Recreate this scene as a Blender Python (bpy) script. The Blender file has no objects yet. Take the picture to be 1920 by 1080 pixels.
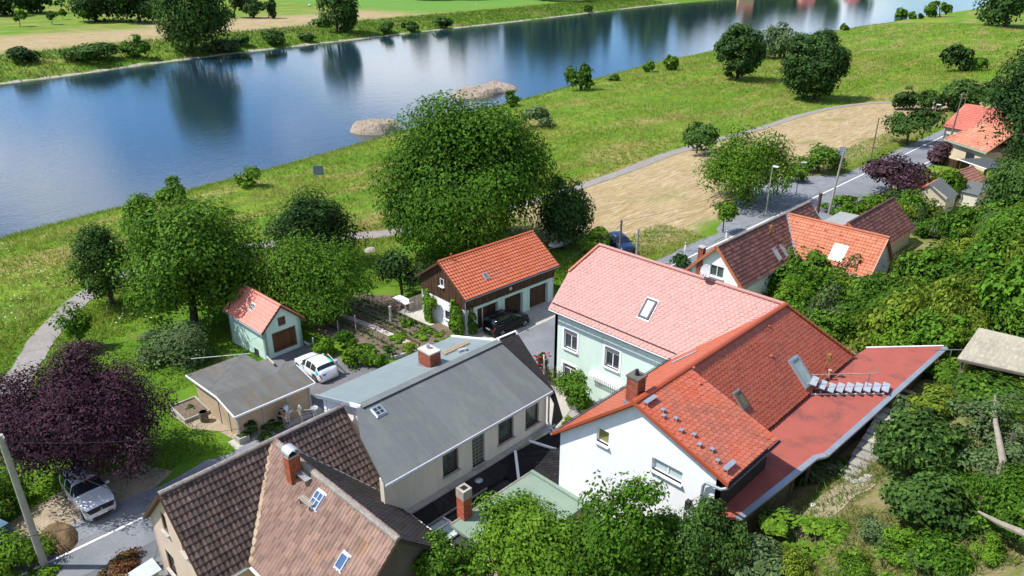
import bpy, bmesh, math, random
import numpy as np
from mathutils import Vector, Matrix
from mathutils.geometry import tessellate_polygon
random.seed(7); RNG = np.random.default_rng(11)
SC = bpy.context.scene; COL = SC.collection
R = math.radians
# ---------------------------------------------------------------- camera
CAMH = 30.0; FPX = 1378.0; PITCH = R(24.2)
cd = bpy.data.cameras.new('camera'); cam = bpy.data.objects.new('camera', cd); COL.objects.link(cam)
cam.location = (0, 0, CAMH); cam.rotation_euler = (R(90) - PITCH, 0, R(45))
cd.sensor_width = 36; cd.lens = FPX / 1920 * 36; cd.clip_start = 0.5; cd.clip_end = 6000
SC.camera = cam
SC.render.resolution_x = 1024; SC.render.resolution_y = 576
# ---------------------------------------------------------------- sky and sun
SUN_EL, SUN_AZ = 54.0, 225.0
w = bpy.data.worlds.new('World'); SC.world = w; w.use_nodes = True
nt = w.node_tree; nt.nodes.clear()
def wn(t, **k):
    n = nt.nodes.new(t)
    for a, b in k.items(): setattr(n, a, b)
    return n
sky = wn('ShaderNodeTexSky', sky_type='NISHITA', sun_disc=False, sun_elevation=R(SUN_EL), sun_rotation=R(SUN_AZ),
         altitude=100, air_density=1.0, dust_density=0.15, ozone_density=4.0)
tc = wn('ShaderNodeTexCoord'); sep = wn('ShaderNodeSeparateXYZ'); nt.links.new(tc.outputs['Generated'], sep.inputs[0])
mx = wn('ShaderNodeMath', operation='MAXIMUM'); mx.inputs[1].default_value = 0.0; nt.links.new(sep.outputs['Z'], mx.inputs[0])
ad = wn('ShaderNodeMath', operation='ADD'); ad.inputs[1].default_value = 0.16; nt.links.new(mx.outputs[0], ad.inputs[0])
dv = wn('ShaderNodeVectorMath', operation='DIVIDE'); cb = wn('ShaderNodeCombineXYZ')
for i in range(3): nt.links.new(ad.outputs[0], cb.inputs[i])
nt.links.new(tc.outputs['Generated'], dv.inputs[0]); nt.links.new(cb.outputs[0], dv.inputs[1])
fl = wn('ShaderNodeVectorMath', operation='MULTIPLY'); fl.inputs[1].default_value = (1, 1, 0); nt.links.new(dv.outputs[0], fl.inputs[0])
cn = wn('ShaderNodeTexNoise'); cn.inputs['Scale'].default_value = 0.85; cn.inputs['Detail'].default_value = 7; cn.inputs['Roughness'].default_value = .56
nt.links.new(fl.outputs[0], cn.inputs['Vector'])
cr = wn('ShaderNodeValToRGB'); cr.color_ramp.elements[0].position = .49; cr.color_ramp.elements[1].position = .62
nt.links.new(cn.outputs['Fac'], cr.inputs[0])
cm = wn('ShaderNodeMixRGB'); cm.inputs[2].default_value = (10.5, 10.9, 11.6, 1)
sm_ = wn('ShaderNodeVectorMath', operation='MULTIPLY'); sm_.inputs[1].default_value = (.66, .92, 1.22); nt.links.new(sky.outputs[0], sm_.inputs[0])
nt.links.new(cr.outputs[0], cm.inputs[0]); nt.links.new(sm_.outputs[0], cm.inputs[1])
bgn = wn('ShaderNodeBackground'); bgn.inputs['Strength'].default_value = 0.10
out = wn('ShaderNodeOutputWorld'); nt.links.new(cm.outputs[0], bgn.inputs[0]); nt.links.new(bgn.outputs[0], out.inputs[0])
sd = bpy.data.lights.new('sun', 'SUN'); sd.energy = 5.0; sd.angle = R(0.53); sd.color = (1, .965, .91)
sun = bpy.data.objects.new('sun', sd); COL.objects.link(sun)
sdir = Vector((-math.sqrt(.5) * math.cos(R(SUN_EL)), -math.sqrt(.5) * math.cos(R(SUN_EL)), math.sin(R(SUN_EL))))
sun.rotation_euler = sdir.to_track_quat('Z', 'Y').to_euler(); sun.location = (-60, -20, 80)
SC.view_settings.view_transform = 'Standard'; SC.view_settings.look = 'None'; SC.view_settings.exposure = 0.42; SC.view_settings.gamma = 1
# ---------------------------------------------------------------- terrain
SHN = np.array([(-200,-95),(-60,-108),(0,-115),(17,-117.2),(27,-119.3),(40,-121),(55.5,-123.6),(69,-126.3),(89,-131.1),(120,-138),(140,-141),(170,-147.6),(225,-159.5),(281,-165.5),(367,-168),(476,-170.4),(579,-173),(627,-172),(700,-168),(900,-150),(1500,-60)], float)
SHF = np.array([(-200,-250),(0,-265),(52.6,-275.3),(68,-278.3),(86.5,-284.5),(107,-291.5),(146,-300.8),(197,-310),(260,-322),(353,-336),(516,-368),(586,-377),(760,-385),(1000,-370),(1500,-300)], float)
def ushn(v): return np.interp(v, SHN[:, 0], SHN[:, 1])
def ushf(v): return np.interp(v, SHF[:, 0], SHF[:, 1])
HU = np.array([-58,-50,-44,-34,-26,-22,-18,-15,-12,-9,-5,0,10,30,60,120], float)
HZ = np.array([-.85,-.2,0,0,0,.5,1.8,3.2,4.7,5.9,8.0,10.8,16,24,34,46], float)
SS = np.array([-30,-6,0,1.5,5,12,24], float); SZ = np.array([-9,-7.5,-5.55,-5.0,-4.2,-3.4,-3.0], float)
def hgt(u, v):
    u = np.asarray(u, float); v = np.asarray(v, float)
    s = u - ushn(v)
    bank = np.interp(s, SS, SZ)
    top = -2.0 - .25 * np.sin(u * .09 + v * .021)
    t = np.clip((s - 18) / 30, 0, 1); t = t * t * (3 - 2 * t)
    mead = bank * (1 - t) + top * t
    t2 = np.clip((u + 74) / 16, 0, 1); t2 = t2 * t2 * (3 - 2 * t2)
    land = mead * (1 - t2) + np.interp(u, HU, HZ) * t2
    sf = ushf(v) - u
    far = np.interp(sf, [-30,-6,0,2,9,22,60,240,420,700,1400], [-9,-7.5,-5.55,-5.0,-3.9,-2.6,-1.6,-1.0,14,48,80])
    mid = .5 * (ushn(v) + ushf(v))
    return np.where(u > mid, land, far)
S2 = math.sqrt(.5)
def ray(x, y):
    a = (x - 960) / FPX; b = (540 - y) / FPX; c, s = math.cos(PITCH), math.sin(PITCH)
    d = (a, c + b * s, -s + b * c)
    return np.array([S2 * (d[0] - d[1]), S2 * (d[0] + d[1]), d[2]])
def atz(x, y, z):
    r = ray(x, y); t = (z - CAMH) / r[2]; return Vector((r[0] * t, r[1] * t, z))
def at(x, y):
    r = ray(x, y); t = 12 + 1.004 ** np.arange(0, 1250) * 8
    P = r[None] * t[:, None]; z = CAMH + P[:, 2]; h = hgt(P[:, 0], P[:, 1])
    k = int(np.argmax(z <= h)); a, b = t[k - 1], t[k]
    for _ in range(25):
        m = .5 * (a + b); p = r * m
        if CAMH + p[2] <= float(hgt(p[0], p[1])): b = m
        else: a = m
    p = r * b; return Vector((p[0], p[1], float(hgt(p[0], p[1]))))
def H1(u, v): return float(hgt(u, v))
def mpp(p):   # metres per photo pixel at point p
    d = Vector(p) - Vector((0, 0, CAMH)); f = Vector((-S2 * math.cos(PITCH), S2 * math.cos(PITCH), -math.sin(PITCH)))
    return d.dot(f) / FPX
# ---------------------------------------------------------------- materials
MATS = {}
def mat(name, col, col2=None, scale=3.0, lo=.35, hi=.65, rough=.8, spec=.3, metal=0.0, bump=None, tint=0.0, extra=(), trans=0.0, stretch=None, emit=None, coat=0.0, detail=5, hue=None):
    if name in MATS: return MATS[name]
    m = bpy.data.materials.new(name); m.use_nodes = True; t = m.node_tree; b = t.nodes['Principled BSDF']
    L = t.links.new
    def N(ty, **k):
        n = t.nodes.new(ty)
        for a, c in k.items(): setattr(n, a, c)
        return n
    pos = N('ShaderNodeNewGeometry').outputs['Position']
    if stretch:
        mp = N('ShaderNodeVectorMath', operation='MULTIPLY'); mp.inputs[1].default_value = stretch; L(pos, mp.inputs[0]); vec = mp.outputs[0]
    else: vec = pos
    rgb = N('ShaderNodeRGB'); rgb.outputs[0].default_value = (*col, 1); cur = rgb.outputs[0]
    layers = ([(scale, col2, lo, hi)] if col2 else []) + list(extra)
    for sc_, c2, l, h in layers:
        n = N('ShaderNodeTexNoise'); n.inputs['Scale'].default_value = sc_; n.inputs['Detail'].default_value = detail; n.inputs['Roughness'].default_value = .6; L(vec, n.inputs['Vector'])
        mr = N('ShaderNodeMapRange'); mr.inputs[1].default_value = l; mr.inputs[2].default_value = h; L(n.outputs['Fac'], mr.inputs[0])
        mxn = N('ShaderNodeMixRGB'); mxn.inputs[2].default_value = (*c2, 1); L(mr.outputs[0], mxn.inputs[0]); L(cur, mxn.inputs[1]); cur = mxn.outputs[0]
    if tint:
        at_ = N('ShaderNodeAttribute', attribute_name='tint'); oi = N('ShaderNodeObjectInfo')
        ad_ = N('ShaderNodeMath', operation='ADD'); L(at_.outputs['Fac'], ad_.inputs[0]); L(oi.outputs['Random'], ad_.inputs[1])
        fr = N('ShaderNodeMath', operation='FRACT'); L(ad_.outputs[0], fr.inputs[0])
        mr = N('ShaderNodeMapRange'); mr.inputs[3].default_value = 1 - tint; mr.inputs[4].default_value = 1 + tint; L(fr.outputs[0], mr.inputs[0])
        if hue:
            hm = N('ShaderNodeMixRGB'); hm.inputs[2].default_value = (*hue, 1)
            pw = N('ShaderNodeMath', operation='POWER'); pw.inputs[1].default_value = 2.0; L(fr.outputs[0], pw.inputs[0]); L(pw.outputs[0], hm.inputs[0]); L(cur, hm.inputs[1]); cur = hm.outputs[0]
        vm = N('ShaderNodeVectorMath', operation='MULTIPLY'); L(cur, vm.inputs[0]); L(mr.outputs[0], vm.inputs[1]); cur = vm.outputs[0]
    L(cur, b.inputs['Base Color'])
    b.inputs['Roughness'].default_value = rough; b.inputs['Metallic'].default_value = metal; b.inputs['Specular IOR Level'].default_value = spec
    b.inputs['Coat Weight'].default_value = coat; b.inputs['Coat Roughness'].default_value = .06
    if emit: b.inputs['Emission Color'].default_value = (*emit[:3], 1); b.inputs['Emission Strength'].default_value = emit[3]
    if bump:
        n = N('ShaderNodeTexNoise'); n.inputs['Scale'].default_value = bump[0]; n.inputs['Detail'].default_value = 4; L(vec, n.inputs['Vector'])
        bp = N('ShaderNodeBump'); bp.inputs['Strength'].default_value = bump[1]; bp.inputs['Distance'].default_value = bump[2] if len(bump) > 2 else .05
        L(n.outputs['Fac'], bp.inputs['Height']); L(bp.outputs[0], b.inputs['Normal'])
    if trans:
        tr = N('ShaderNodeBsdfTranslucent'); L(cur, tr.inputs['Color']); ms = N('ShaderNodeMixShader'); ms.inputs[0].default_value = trans
        L(b.outputs[0], ms.inputs[1]); L(tr.outputs[0], ms.inputs[2]); L(ms.outputs[0], t.nodes['Material Output'].inputs['Surface'])
    MATS[name] = m; return m
# ---------------------------------------------------------------- mesh helpers
def mesh_np(name, V, F, tint=None, smooth=False, mi=None):
    me = bpy.data.meshes.new(name); V = np.asarray(V, np.float32); F = np.asarray(F, np.int32)
    n, k = F.shape
    me.vertices.add(len(V)); me.vertices.foreach_set('co', V.ravel())
    me.loops.add(n * k); me.loops.foreach_set('vertex_index', F.ravel())
    me.polygons.add(n); me.polygons.foreach_set('loop_start', np.arange(0, n * k, k, dtype=np.int32))
    if tint is not None:
        a = me.attributes.new('tint', 'FLOAT', 'FACE'); a.data.foreach_set('value', np.asarray(tint, np.float32))
    if mi is not None: me.polygons.foreach_set('material_index', np.asarray(mi, np.int32))
    me.update(calc_edges=True)
    me.polygons.foreach_set('use_smooth', np.full(n, smooth)); return me
def link(name, data, parent=None, material=None):
    o = bpy.data.objects.new(name, data); COL.objects.link(o)
    if material is not None and data is not None:
        if not isinstance(material, (list, tuple)): material = [material]
        if len(data.materials) == 0:
            for m in material: data.materials.append(m)
    if parent is not None: o.parent = parent
    return o
def tag(o, label=None, cat=None, group=None, kind=None):
    if label: o['label'] = label
    if cat: o['category'] = cat
    if group: o['group'] = group
    if kind: o['kind'] = kind
    return o
def thing(name, label, cat, loc=(0, 0, 0), rz=0.0, group=None):
    o = bpy.data.objects.new(name, None); COL.objects.link(o); o.location = loc; o.rotation_euler = (0, 0, rz)
    o.empty_display_size = .2
    return tag(o, label, cat, group)
class MB:
    def __init__(s, off=(0, 0, 0)): s.v = []; s.f = []; s.off = Vector(off)
    def add(s, vs, fs):
        k = len(s.v); s.v += [Vector(p) for p in vs]; s.f += [tuple(i + k for i in f) for f in fs]; return s
    def box(s, x0, x1, y0, y1, z0, z1):
        x0, x1 = min(x0, x1), max(x0, x1); y0, y1 = min(y0, y1), max(y0, y1); z0, z1 = min(z0, z1), max(z0, z1)
        return s.add([(x0,y0,z0),(x1,y0,z0),(x1,y1,z0),(x0,y1,z0),(x0,y0,z1),(x1,y0,z1),(x1,y1,z1),(x0,y1,z1)],
              [(0,3,2,1),(4,5,6,7),(0,1,5,4),(1,2,6,5),(2,3,7,6),(3,0,4,7)])
    def obox(s, c, ax, ay, az):   # oriented box: centre, half-axis vectors
        c, ax, ay, az = map(Vector, (c, ax, ay, az))
        vs = [c + ax * i + ay * j + az * k for k in (-1, 1) for i, j in ((-1,-1),(1,-1),(1,1),(-1,1))]
        return s.add(vs, [(0,3,2,1),(4,5,6,7),(0,1,5,4),(1,2,6,5),(2,3,7,6),(3,0,4,7)])
    def bar(s, a, b, w, h=None, up=(0, 0, 1)):
        a, b = Vector(a), Vector(b); d = b - a; up = Vector(up)
        if abs(d.normalized().dot(up)) > .98: up = Vector((1, 0, 0))
        x = d.cross(up).normalized(); y = x.cross(d).normalized(); h = h or w
        return s.obox((a + b) / 2, d / 2, x * w / 2, y * h / 2)
    def poly(s, pts): return s.add(pts, [tuple(range(len(pts)))])
    def slab(s, pts, th, n=None):   # polygon extruded by th along -n
        pts = [Vector(p) for p in pts]; k = len(pts)
        if n is None: n = (pts[1] - pts[0]).cross(pts[2] - pts[0]).normalized()
        n = Vector(n); lo = [p - n * th for p in pts]
        return s.add(pts + lo, [tuple(range(k)), tuple(range(2 * k - 1, k - 1, -1))] + [(i, i + k, (i + 1) % k + k, (i + 1) % k) for i in range(k)])
    def tube(s, path, r, n=8, cap=True):
        path = [Vector(p) for p in path]; m = len(path)
        rs = r if isinstance(r, (list, tuple)) else [r] * m
        k = len(s.v); X = None
        for i, p in enumerate(path):
            d = (path[min(i + 1, m - 1)] - path[max(i - 1, 0)]).normalized()
            if X is None: X = d.cross(Vector((0, 0, 1)) if abs(d.z) < .9 else Vector((1, 0, 0))).normalized()
            X = (X - d * X.dot(d)).normalized(); Y = d.cross(X)
            for j in range(n):
                a = 2 * math.pi * j / n; s.v.append(p + (X * math.cos(a) + Y * math.sin(a)) * rs[i])
        for i in range(m - 1):
            for j in range(n):
                a = k + i * n + j; b = k + i * n + (j + 1) % n
                s.f.append((a, b, b + n, a + n))
        if cap: s.f.append(tuple(k + j for j in range(n))[::-1]); s.f.append(tuple(k + (m - 1) * n + j for j in range(n)))
        return s
    def lathe(s, c, prof, n=16):
        c = Vector(c); k = len(s.v); m = len(prof)
        for r_, z in prof:
            for j in range(n):
                a = 2 * math.pi * j / n; s.v.append(c + Vector((r_ * math.cos(a), r_ * math.sin(a), z)))
        for i in range(m - 1):
            for j in range(n):
                a = k + i * n + j; b = k + i * n + (j + 1) % n; s.f.append((a, b, b + n, a + n))
        s.f.append(tuple(k + (m - 1) * n + j for j in range(n))); s.f.append(tuple(k + j for j in range(n))[::-1]); return s
    def build(s, name, material, parent=None, kind=None, smooth=False):
        me = bpy.data.meshes.new(name); me.from_pydata([tuple(p - s.off) for p in s.v], [], s.f); me.update()
        if smooth: me.polygons.foreach_set('use_smooth', np.full(len(me.polygons), True))
        o = link(name, me, parent, material)
        if kind: o['kind'] = kind
        return o
def V3(*a): return Vector(a)
# ---------------------------------------------------------------- shared materials
mt_white = mat('white_render', (.86, .86, .86), (.79, .79, .77), 1.2, .4, .8, stretch=(2, 2, .4), bump=(60, .08))
mt_mint = mat('mint_render', (.60, .735, .65), (.53, .66, .58), .9, .4, .8, stretch=(2, 2, .35), bump=(60, .1))
mt_mint2 = mat('mint_shed_render', (.56, .74, .66), (.50, .68, .60), .9, extra=((.5, (.55, .60, .36), .6, .75),), bump=(40, .2))
mt_cream = mat('cream_render', (.66, .63, .54), (.55, .52, .44), 1.0, .4, .8, stretch=(2, 2, .35), extra=((.5, (.5, .47, .4), .58, .8),), bump=(60, .1))
mt_beige = mat('beige_render', (.60, .47, .38), (.54, .42, .34), .9, bump=(50, .15))
mt_sand = mat('sand_pebbledash', (.50, .38, .25), (.42, .32, .21), 1.3, extra=((22, (.36, .27, .18), .5, .7),), bump=(40, .3))
mt_trim = mat('white_trim', (.80, .80, .80), rough=.5)
mt_concrete = mat('concrete', (.42, .40, .37), (.33, .31, .28), 1.5, extra=((9, (.5, .48, .44), .55, .75),), bump=(30, .2))
mt_paving = mat('concrete_apron', (.42, .39, .34), (.34, .32, .28), .8, extra=((6, (.48, .45, .4), .5, .75),), bump=(30, .2))
mt_asphalt = mat('asphalt', (.165, .175, .19), (.195, .205, .22), .5, extra=((.12, (.14, .148, .16), .5, .6), (5, (.13, .14, .15), .5, .75), (40, (.23, .24, .25), .55, .8)), rough=.85, bump=(60, .3, .02))
mt_shoulder = mat('grey_gravel', (.20, .215, .235), (.14, .15, .165), .9, extra=((8, (.28, .29, .30), .5, .72),), bump=(25, .5))
mt_path = mat('path_asphalt', (.255, .228, .21), (.205, .185, .17), .6, extra=((4, (.30, .27, .245), .5, .75),), bump=(30, .3))
mt_line = mat('road_paint', (.78, .78, .77), (.6, .6, .6), 3.0, .55, .8)
mt_zinc = mat('zinc_sheet', (.42, .46, .50), (.36, .40, .44), 1.5, rough=.45, metal=.6)
mt_galv = mat('galvanised_steel', (.60, .62, .64), (.5, .52, .54), 4.0, rough=.4, metal=.75)
mt_alu = mat('bright_aluminium', (.46, .50, .54), (.38, .42, .46), 6, rough=.4, metal=.3)
mt_dark = mat('dark_metal', (.03, .03, .035), rough=.5)
mt_black = mat('black_void', (.012, .012, .012), rough=.9)
mt_glass = mat('window_glass', (.035, .045, .055), rough=.05, spec=.7)
mt_glass_sky = mat('roof_window_glass', (.10, .14, .17), rough=.06, spec=.9)
mt_glass_pale = mat('frosted_glass', (.42, .52, .50), rough=.3, spec=.5)
mt_blueglass = mat('blue_roof_glass', (.06, .11, .20), rough=.15, spec=.6)
mt_wood_dark = mat('dark_brown_boards', (.085, .042, .022), (.05, .025, .014), 2.0, stretch=(4, 4, .6), extra=((6, (.12, .06, .03), .5, .8),), tint=.25, rough=.7)
mt_wood_door = mat('brown_door_wood', (.17, .075, .03), (.10, .045, .018), 3.0, stretch=(5, 5, .5), tint=.2, rough=.6)
mt_wood_grey = mat('weathered_wood', (.34, .30, .24), (.25, .22, .18), 2.5, stretch=(3, 3, 1), extra=((5, (.42, .39, .33), .5, .75),), tint=.15)
mt_wood_tan = mat('tan_wood', (.42, .29, .15), (.34, .23, .12), 3.0)
mt_pole = mat('concrete_pole', (.36, .35, .30), (.28, .275, .24), 1.5, bump=(30, .2))
mt_woodpole = mat('wood_pole', (.17, .145, .12), (.12, .1, .08), 2.0)
mt_brick = mat('red_brick', (.33, .095, .055), (.25, .075, .045), 6.0, tint=.25, bump=(60, .2))
mt_mortar = mat('mortar', (.50, .46, .41), (.42, .38, .34), 5.0)
mt_wire = mat('cable', (.03, .03, .03), rough=.6)
TPK = dict(rough=.55, spec=.35)
mt_tile_pink = mat('tile_salmon', (.40, .175, .148), (.36, .157, .132), .6, tint=.10, extra=((.3, (.38, .185, .16), .5, .7), (5, (.31, .15, .13), .68, .8)), hue=(.37, .165, .14), rough=.5, spec=.35)
mt_tile_red = mat('tile_red_orange', (.44, .092, .038), (.39, .08, .033), .6, tint=.14, extra=((.35, (.34, .085, .04), .54, .72), (5, (.30, .08, .04), .66, .8)), hue=(.35, .088, .042), rough=.38, spec=.5)
mt_tile_red2 = mat('tile_red_weathered', (.48, .105, .05), (.46, .13, .08), .5, .42, .6, tint=.14, extra=((2.2, (.25, .09, .05), .62, .8), (.25, (.30, .10, .06), .5, .7)), hue=(.38, .11, .065), rough=.5, spec=.5)
mt_tile_orange = mat('tile_orange', (.52, .125, .05), (.48, .11, .045), .5, tint=.14, extra=((.4, (.42, .115, .055), .52, .7), (5, (.34, .09, .045), .66, .8)), hue=(.42, .12, .06), rough=.42, spec=.45)
mt_tile_shed = mat('tile_coral', (.62, .20, .15), (.56, .17, .12), .6, tint=.08, rough=.42, spec=.5)
mt_tile_brown = mat('tile_old_brown', (.105, .072, .062), (.068, .047, .042), .7, tint=.3, extra=((3.5, (.20, .16, .14), .60, .78), (14, (.42, .39, .36), .70, .80)), rough=.75, bump=(40, .25))
mt_tile_tan = mat('tile_old_tan', (.25, .158, .12), (.19, .118, .092), .8, tint=.28, extra=((.9, (.24, .125, .055), .60, .75), (12, (.55, .48, .44), .66, .80)), rough=.7, bump=(40, .25))
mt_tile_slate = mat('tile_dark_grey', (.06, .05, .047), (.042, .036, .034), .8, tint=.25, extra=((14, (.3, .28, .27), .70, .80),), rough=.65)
mt_tile_choc = mat('tile_chocolate', (.125, .048, .034), (.10, .04, .03), .6, tint=.18, hue=(.15, .068, .05), rough=.5, spec=.45)
mt_tile_or2 = mat('tile_terracotta', (.50, .15, .065), (.44, .13, .06), .6, tint=.16, hue=(.42, .15, .08), extra=((.4, (.38, .125, .065), .5, .7),), rough=.5, spec=.4)
mt_tile_far = mat('tile_peach', (.52, .21, .13), (.46, .17, .10), .6, tint=.18, rough=.55)
mt_tile_farred = mat('tile_rose', (.50, .155, .115), (.46, .14, .1), .6, tint=.10, rough=.5)
mt_ridge_mortar = mat('ridge_mortar', (.28, .25, .22), (.2, .18, .16), 2.0, extra=((9, (.42, .40, .36), .55, .72),), bump=(25, .5))
mt_felt_grey = mat('roofing_felt_grey', (.128, .142, .142), (.112, .126, .126), 3.0, stretch=(1, 2, 1), extra=((.7, (.14, .16, .15), .5, .7),), tint=.09, rough=.8, bump=(120, .3, .01))
mt_felt_blue = mat('roofing_felt_pale', (.185, .225, .228), (.165, .205, .208), 1.2, tint=.06, rough=.6, spec=.5, bump=(120, .2, .01))
mt_felt_green = mat('roofing_felt_green', (.20, .27, .215), (.17, .235, .185), .9, tint=.06, extra=((.6, (.22, .26, .21), .55, .7),), rough=.8, bump=(120, .2, .01))
mt_felt_black = mat('roofing_felt_black', (.028, .029, .032), (.042, .042, .045), 1.1, tint=.15, rough=.7, bump=(60, .3))
mt_felt_red = mat('roofing_felt_red', (.33, .088, .062), (.29, .076, .056), 1.2, extra=((.55, (.13, .055, .05), .50, .70), (7, (.34, .085, .075), .5, .75), (18, (.22, .065, .058), .6, .75)), rough=.8, bump=(150, .4, .01))
mt_felt_olive = mat('roofing_felt_worn', (.125, .128, .122), (.095, .095, .09), .8, stretch=(.5, 2.2, 1), extra=((1.4, (.16, .125, .07), .55, .72), (.5, (.13, .095, .055), .56, .70)), rough=.8, bump=(80, .2))
mt_felt_dark = mat('roofing_felt_dark', (.075, .085, .09), (.055, .065, .07), 1.5, rough=.75)
mt_slate = mat('black_slate', (.014, .014, .016), (.024, .023, .025), 3, tint=.35, rough=.75, spec=.15, bump=(30, .3))
mt_corr = mat('weathered_corrugated', (.34, .31, .24), (.26, .24, .18), .9, stretch=(2, .5, 1), extra=((4, (.42, .39, .32), .5, .72),), bump=(30, .2))
mt_soil = mat('garden_soil', (.16, .12, .085), (.11, .08, .055), 1.4, extra=((7, (.22, .17, .12), .5, .7),), bump=(14, .8, .1))
mt_dirt = mat('pale_dirt', (.33, .27, .19), (.25, .20, .135), .9, extra=((5, (.40, .33, .24), .5, .72), (1.2, (.16, .2, .05), .6, .75)), bump=(18, .6, .05))
mt_dirt2 = mat('hill_path_dirt', (.34, .275, .19), (.27, .215, .14), 1.5, extra=((12, (.42, .35, .26), .55, .75),), bump=(20, .5, .05))
mt_mound = mat('clay_mound', (.15, .095, .046), (.105, .068, .033), 1.8, extra=((7, (.19, .125, .06), .5, .75),), bump=(10, .8, .1))
mt_sandbar = mat('sand_bar', (.36, .29, .22), (.27, .215, .16), .9, extra=((5, (.42, .345, .27), .5, .72), (1.7, (.17, .135, .10), .56, .70)), bump=(6, 1.0, .25))
mt_stone = mat('grey_stone', (.36, .33, .29), (.27, .25, .22), 3, bump=(8, .6, .05), tint=.2)

def clear_glass(name, fac=.5):
    m = bpy.data.materials.new(name); m.use_nodes = True; t = m.node_tree; b = t.nodes['Principled BSDF']; b.inputs['Base Color'].default_value = (.02, .03, .035, 1); b.inputs['Roughness'].default_value = .05; b.inputs['Specular IOR Level'].default_value = .7
    tr = t.nodes.new('ShaderNodeBsdfTransparent'); tr.inputs[0].default_value = (.9, .95, .93, 1); mx_ = t.nodes.new('ShaderNodeMixShader'); mx_.inputs[0].default_value = fac
    t.links.new(tr.outputs[0], mx_.inputs[1]); t.links.new(b.outputs[0], mx_.inputs[2]); t.links.new(mx_.outputs[0], t.nodes['Material Output'].inputs['Surface']); MATS[name] = m; return m
mt_clear = clear_glass('clear_window_glass', .35)
# ================================================================ SETTING: ground, river, road, path
def smooth01(x): x = np.clip(x, 0, 1); return x * x * (3 - 2 * x)
def vnoise(u, v, sc, seed=0):
    r = np.random.default_rng(seed); G = r.random((64, 64)); x = np.asarray(u) / sc; y = np.asarray(v) / sc
    i = np.floor(x).astype(int); j = np.floor(y).astype(int); fx = x - i; fy = y - j; fx = fx * fx * (3 - 2 * fx); fy = fy * fy * (3 - 2 * fy)
    g = lambda a, b: G[a % 64, b % 64]
    return (g(i, j) * (1 - fx) + g(i + 1, j) * fx) * (1 - fy) + (g(i, j + 1) * (1 - fx) + g(i + 1, j + 1) * fx) * fy
def pix_line(px): return [at(*p) for p in px]
PATH_PX = [(-60,870),(0,775),(40,700),(75,640),(120,590),(165,548),(245,508),(330,484),(480,461),(600,449),(700,441),(860,420),(980,384),(1090,350),(1170,322),(1250,290),(1340,264),(1430,240),(1500,217),(1560,202),(1620,194),(1700,192),(1800,196)]
PATH = [(p.x, p.y) for p in pix_line(PATH_PX)]
def resample(P, step=1.2):
    P = np.array(P, float); d = np.r_[0, np.cumsum(np.linalg.norm(np.diff(P, axis=0), axis=1))]
    n = int(d[-1] / step) + 1; t = np.linspace(0, d[-1], n)
    Q = np.c_[np.interp(t, d, P[:, 0]), np.interp(t, d, P[:, 1])]
    for _ in range(6): Q[1:-1] = (Q[:-2] + 2 * Q[1:-1] + Q[2:]) / 4
    return Q
PQ = resample(PATH)
def path_u(v):   # u of the path for the stretch along the hay field
    k = PQ[:, 1] > 55; return np.interp(v, PQ[k, 1], PQ[k, 0])
def strip(name, Q, wl, wr, dz, m, across=3, kind='structure', ragged=0.0):
    T = np.gradient(Q, axis=0); T /= np.linalg.norm(T, axis=1)[:, None]; Nn = np.c_[-T[:, 1], T[:, 0]]
    V = []; n = len(Q); offs = np.linspace(-wl, wr, across)
    for i in range(n):
        for k, o in enumerate(offs):
            oo = o + (RNG.normal(0, ragged) if ragged and k in (0, across - 1) else 0)
            p = Q[i] - Nn[i] * oo; V.append((p[0], p[1], H1(p[0], p[1]) + dz))
    F = [(i * across + k, i * across + k + 1, (i + 1) * across + k + 1, (i + 1) * across + k) for i in range(n - 1) for k in range(across - 1)]
    me = mesh_np(name, V, F); o = link(name, me, None, m); o['kind'] = kind; return o
def patch(name, poly, dz, m, step=1.0, kind='structure', parent=None, rel=None):
    """flat polygon (u,v corners) draped over the ground"""
    bm = bmesh.new(); P = [bm.verts.new((p[0], p[1], 0)) for p in poly]; bm.faces.new(P)
    for ax in (0, 1):
        lo = min(p[ax] for p in poly); hi = max(p[ax] for p in poly); x = lo + step
        while x < hi:
            co = [0, 0, 0]; co[ax] = x; no = [0, 0, 0]; no[ax] = 1
            bmesh.ops.bisect_plane(bm, geom=bm.verts[:] + bm.edges[:] + bm.faces[:], plane_co=co, plane_no=no); x += step
    for q in bm.verts: q.co.z = H1(q.co.x, q.co.y) + dz
    bmesh.ops.recalc_face_normals(bm, faces=bm.faces[:])
    if sum(f.normal.z for f in bm.faces) < 0: bmesh.ops.reverse_faces(bm, faces=bm.faces[:])
    me = bpy.data.meshes.new(name); bm.to_mesh(me); bm.free()
    o = link(name, me, parent, m)
    if kind: o['kind'] = kind
    return o
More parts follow.
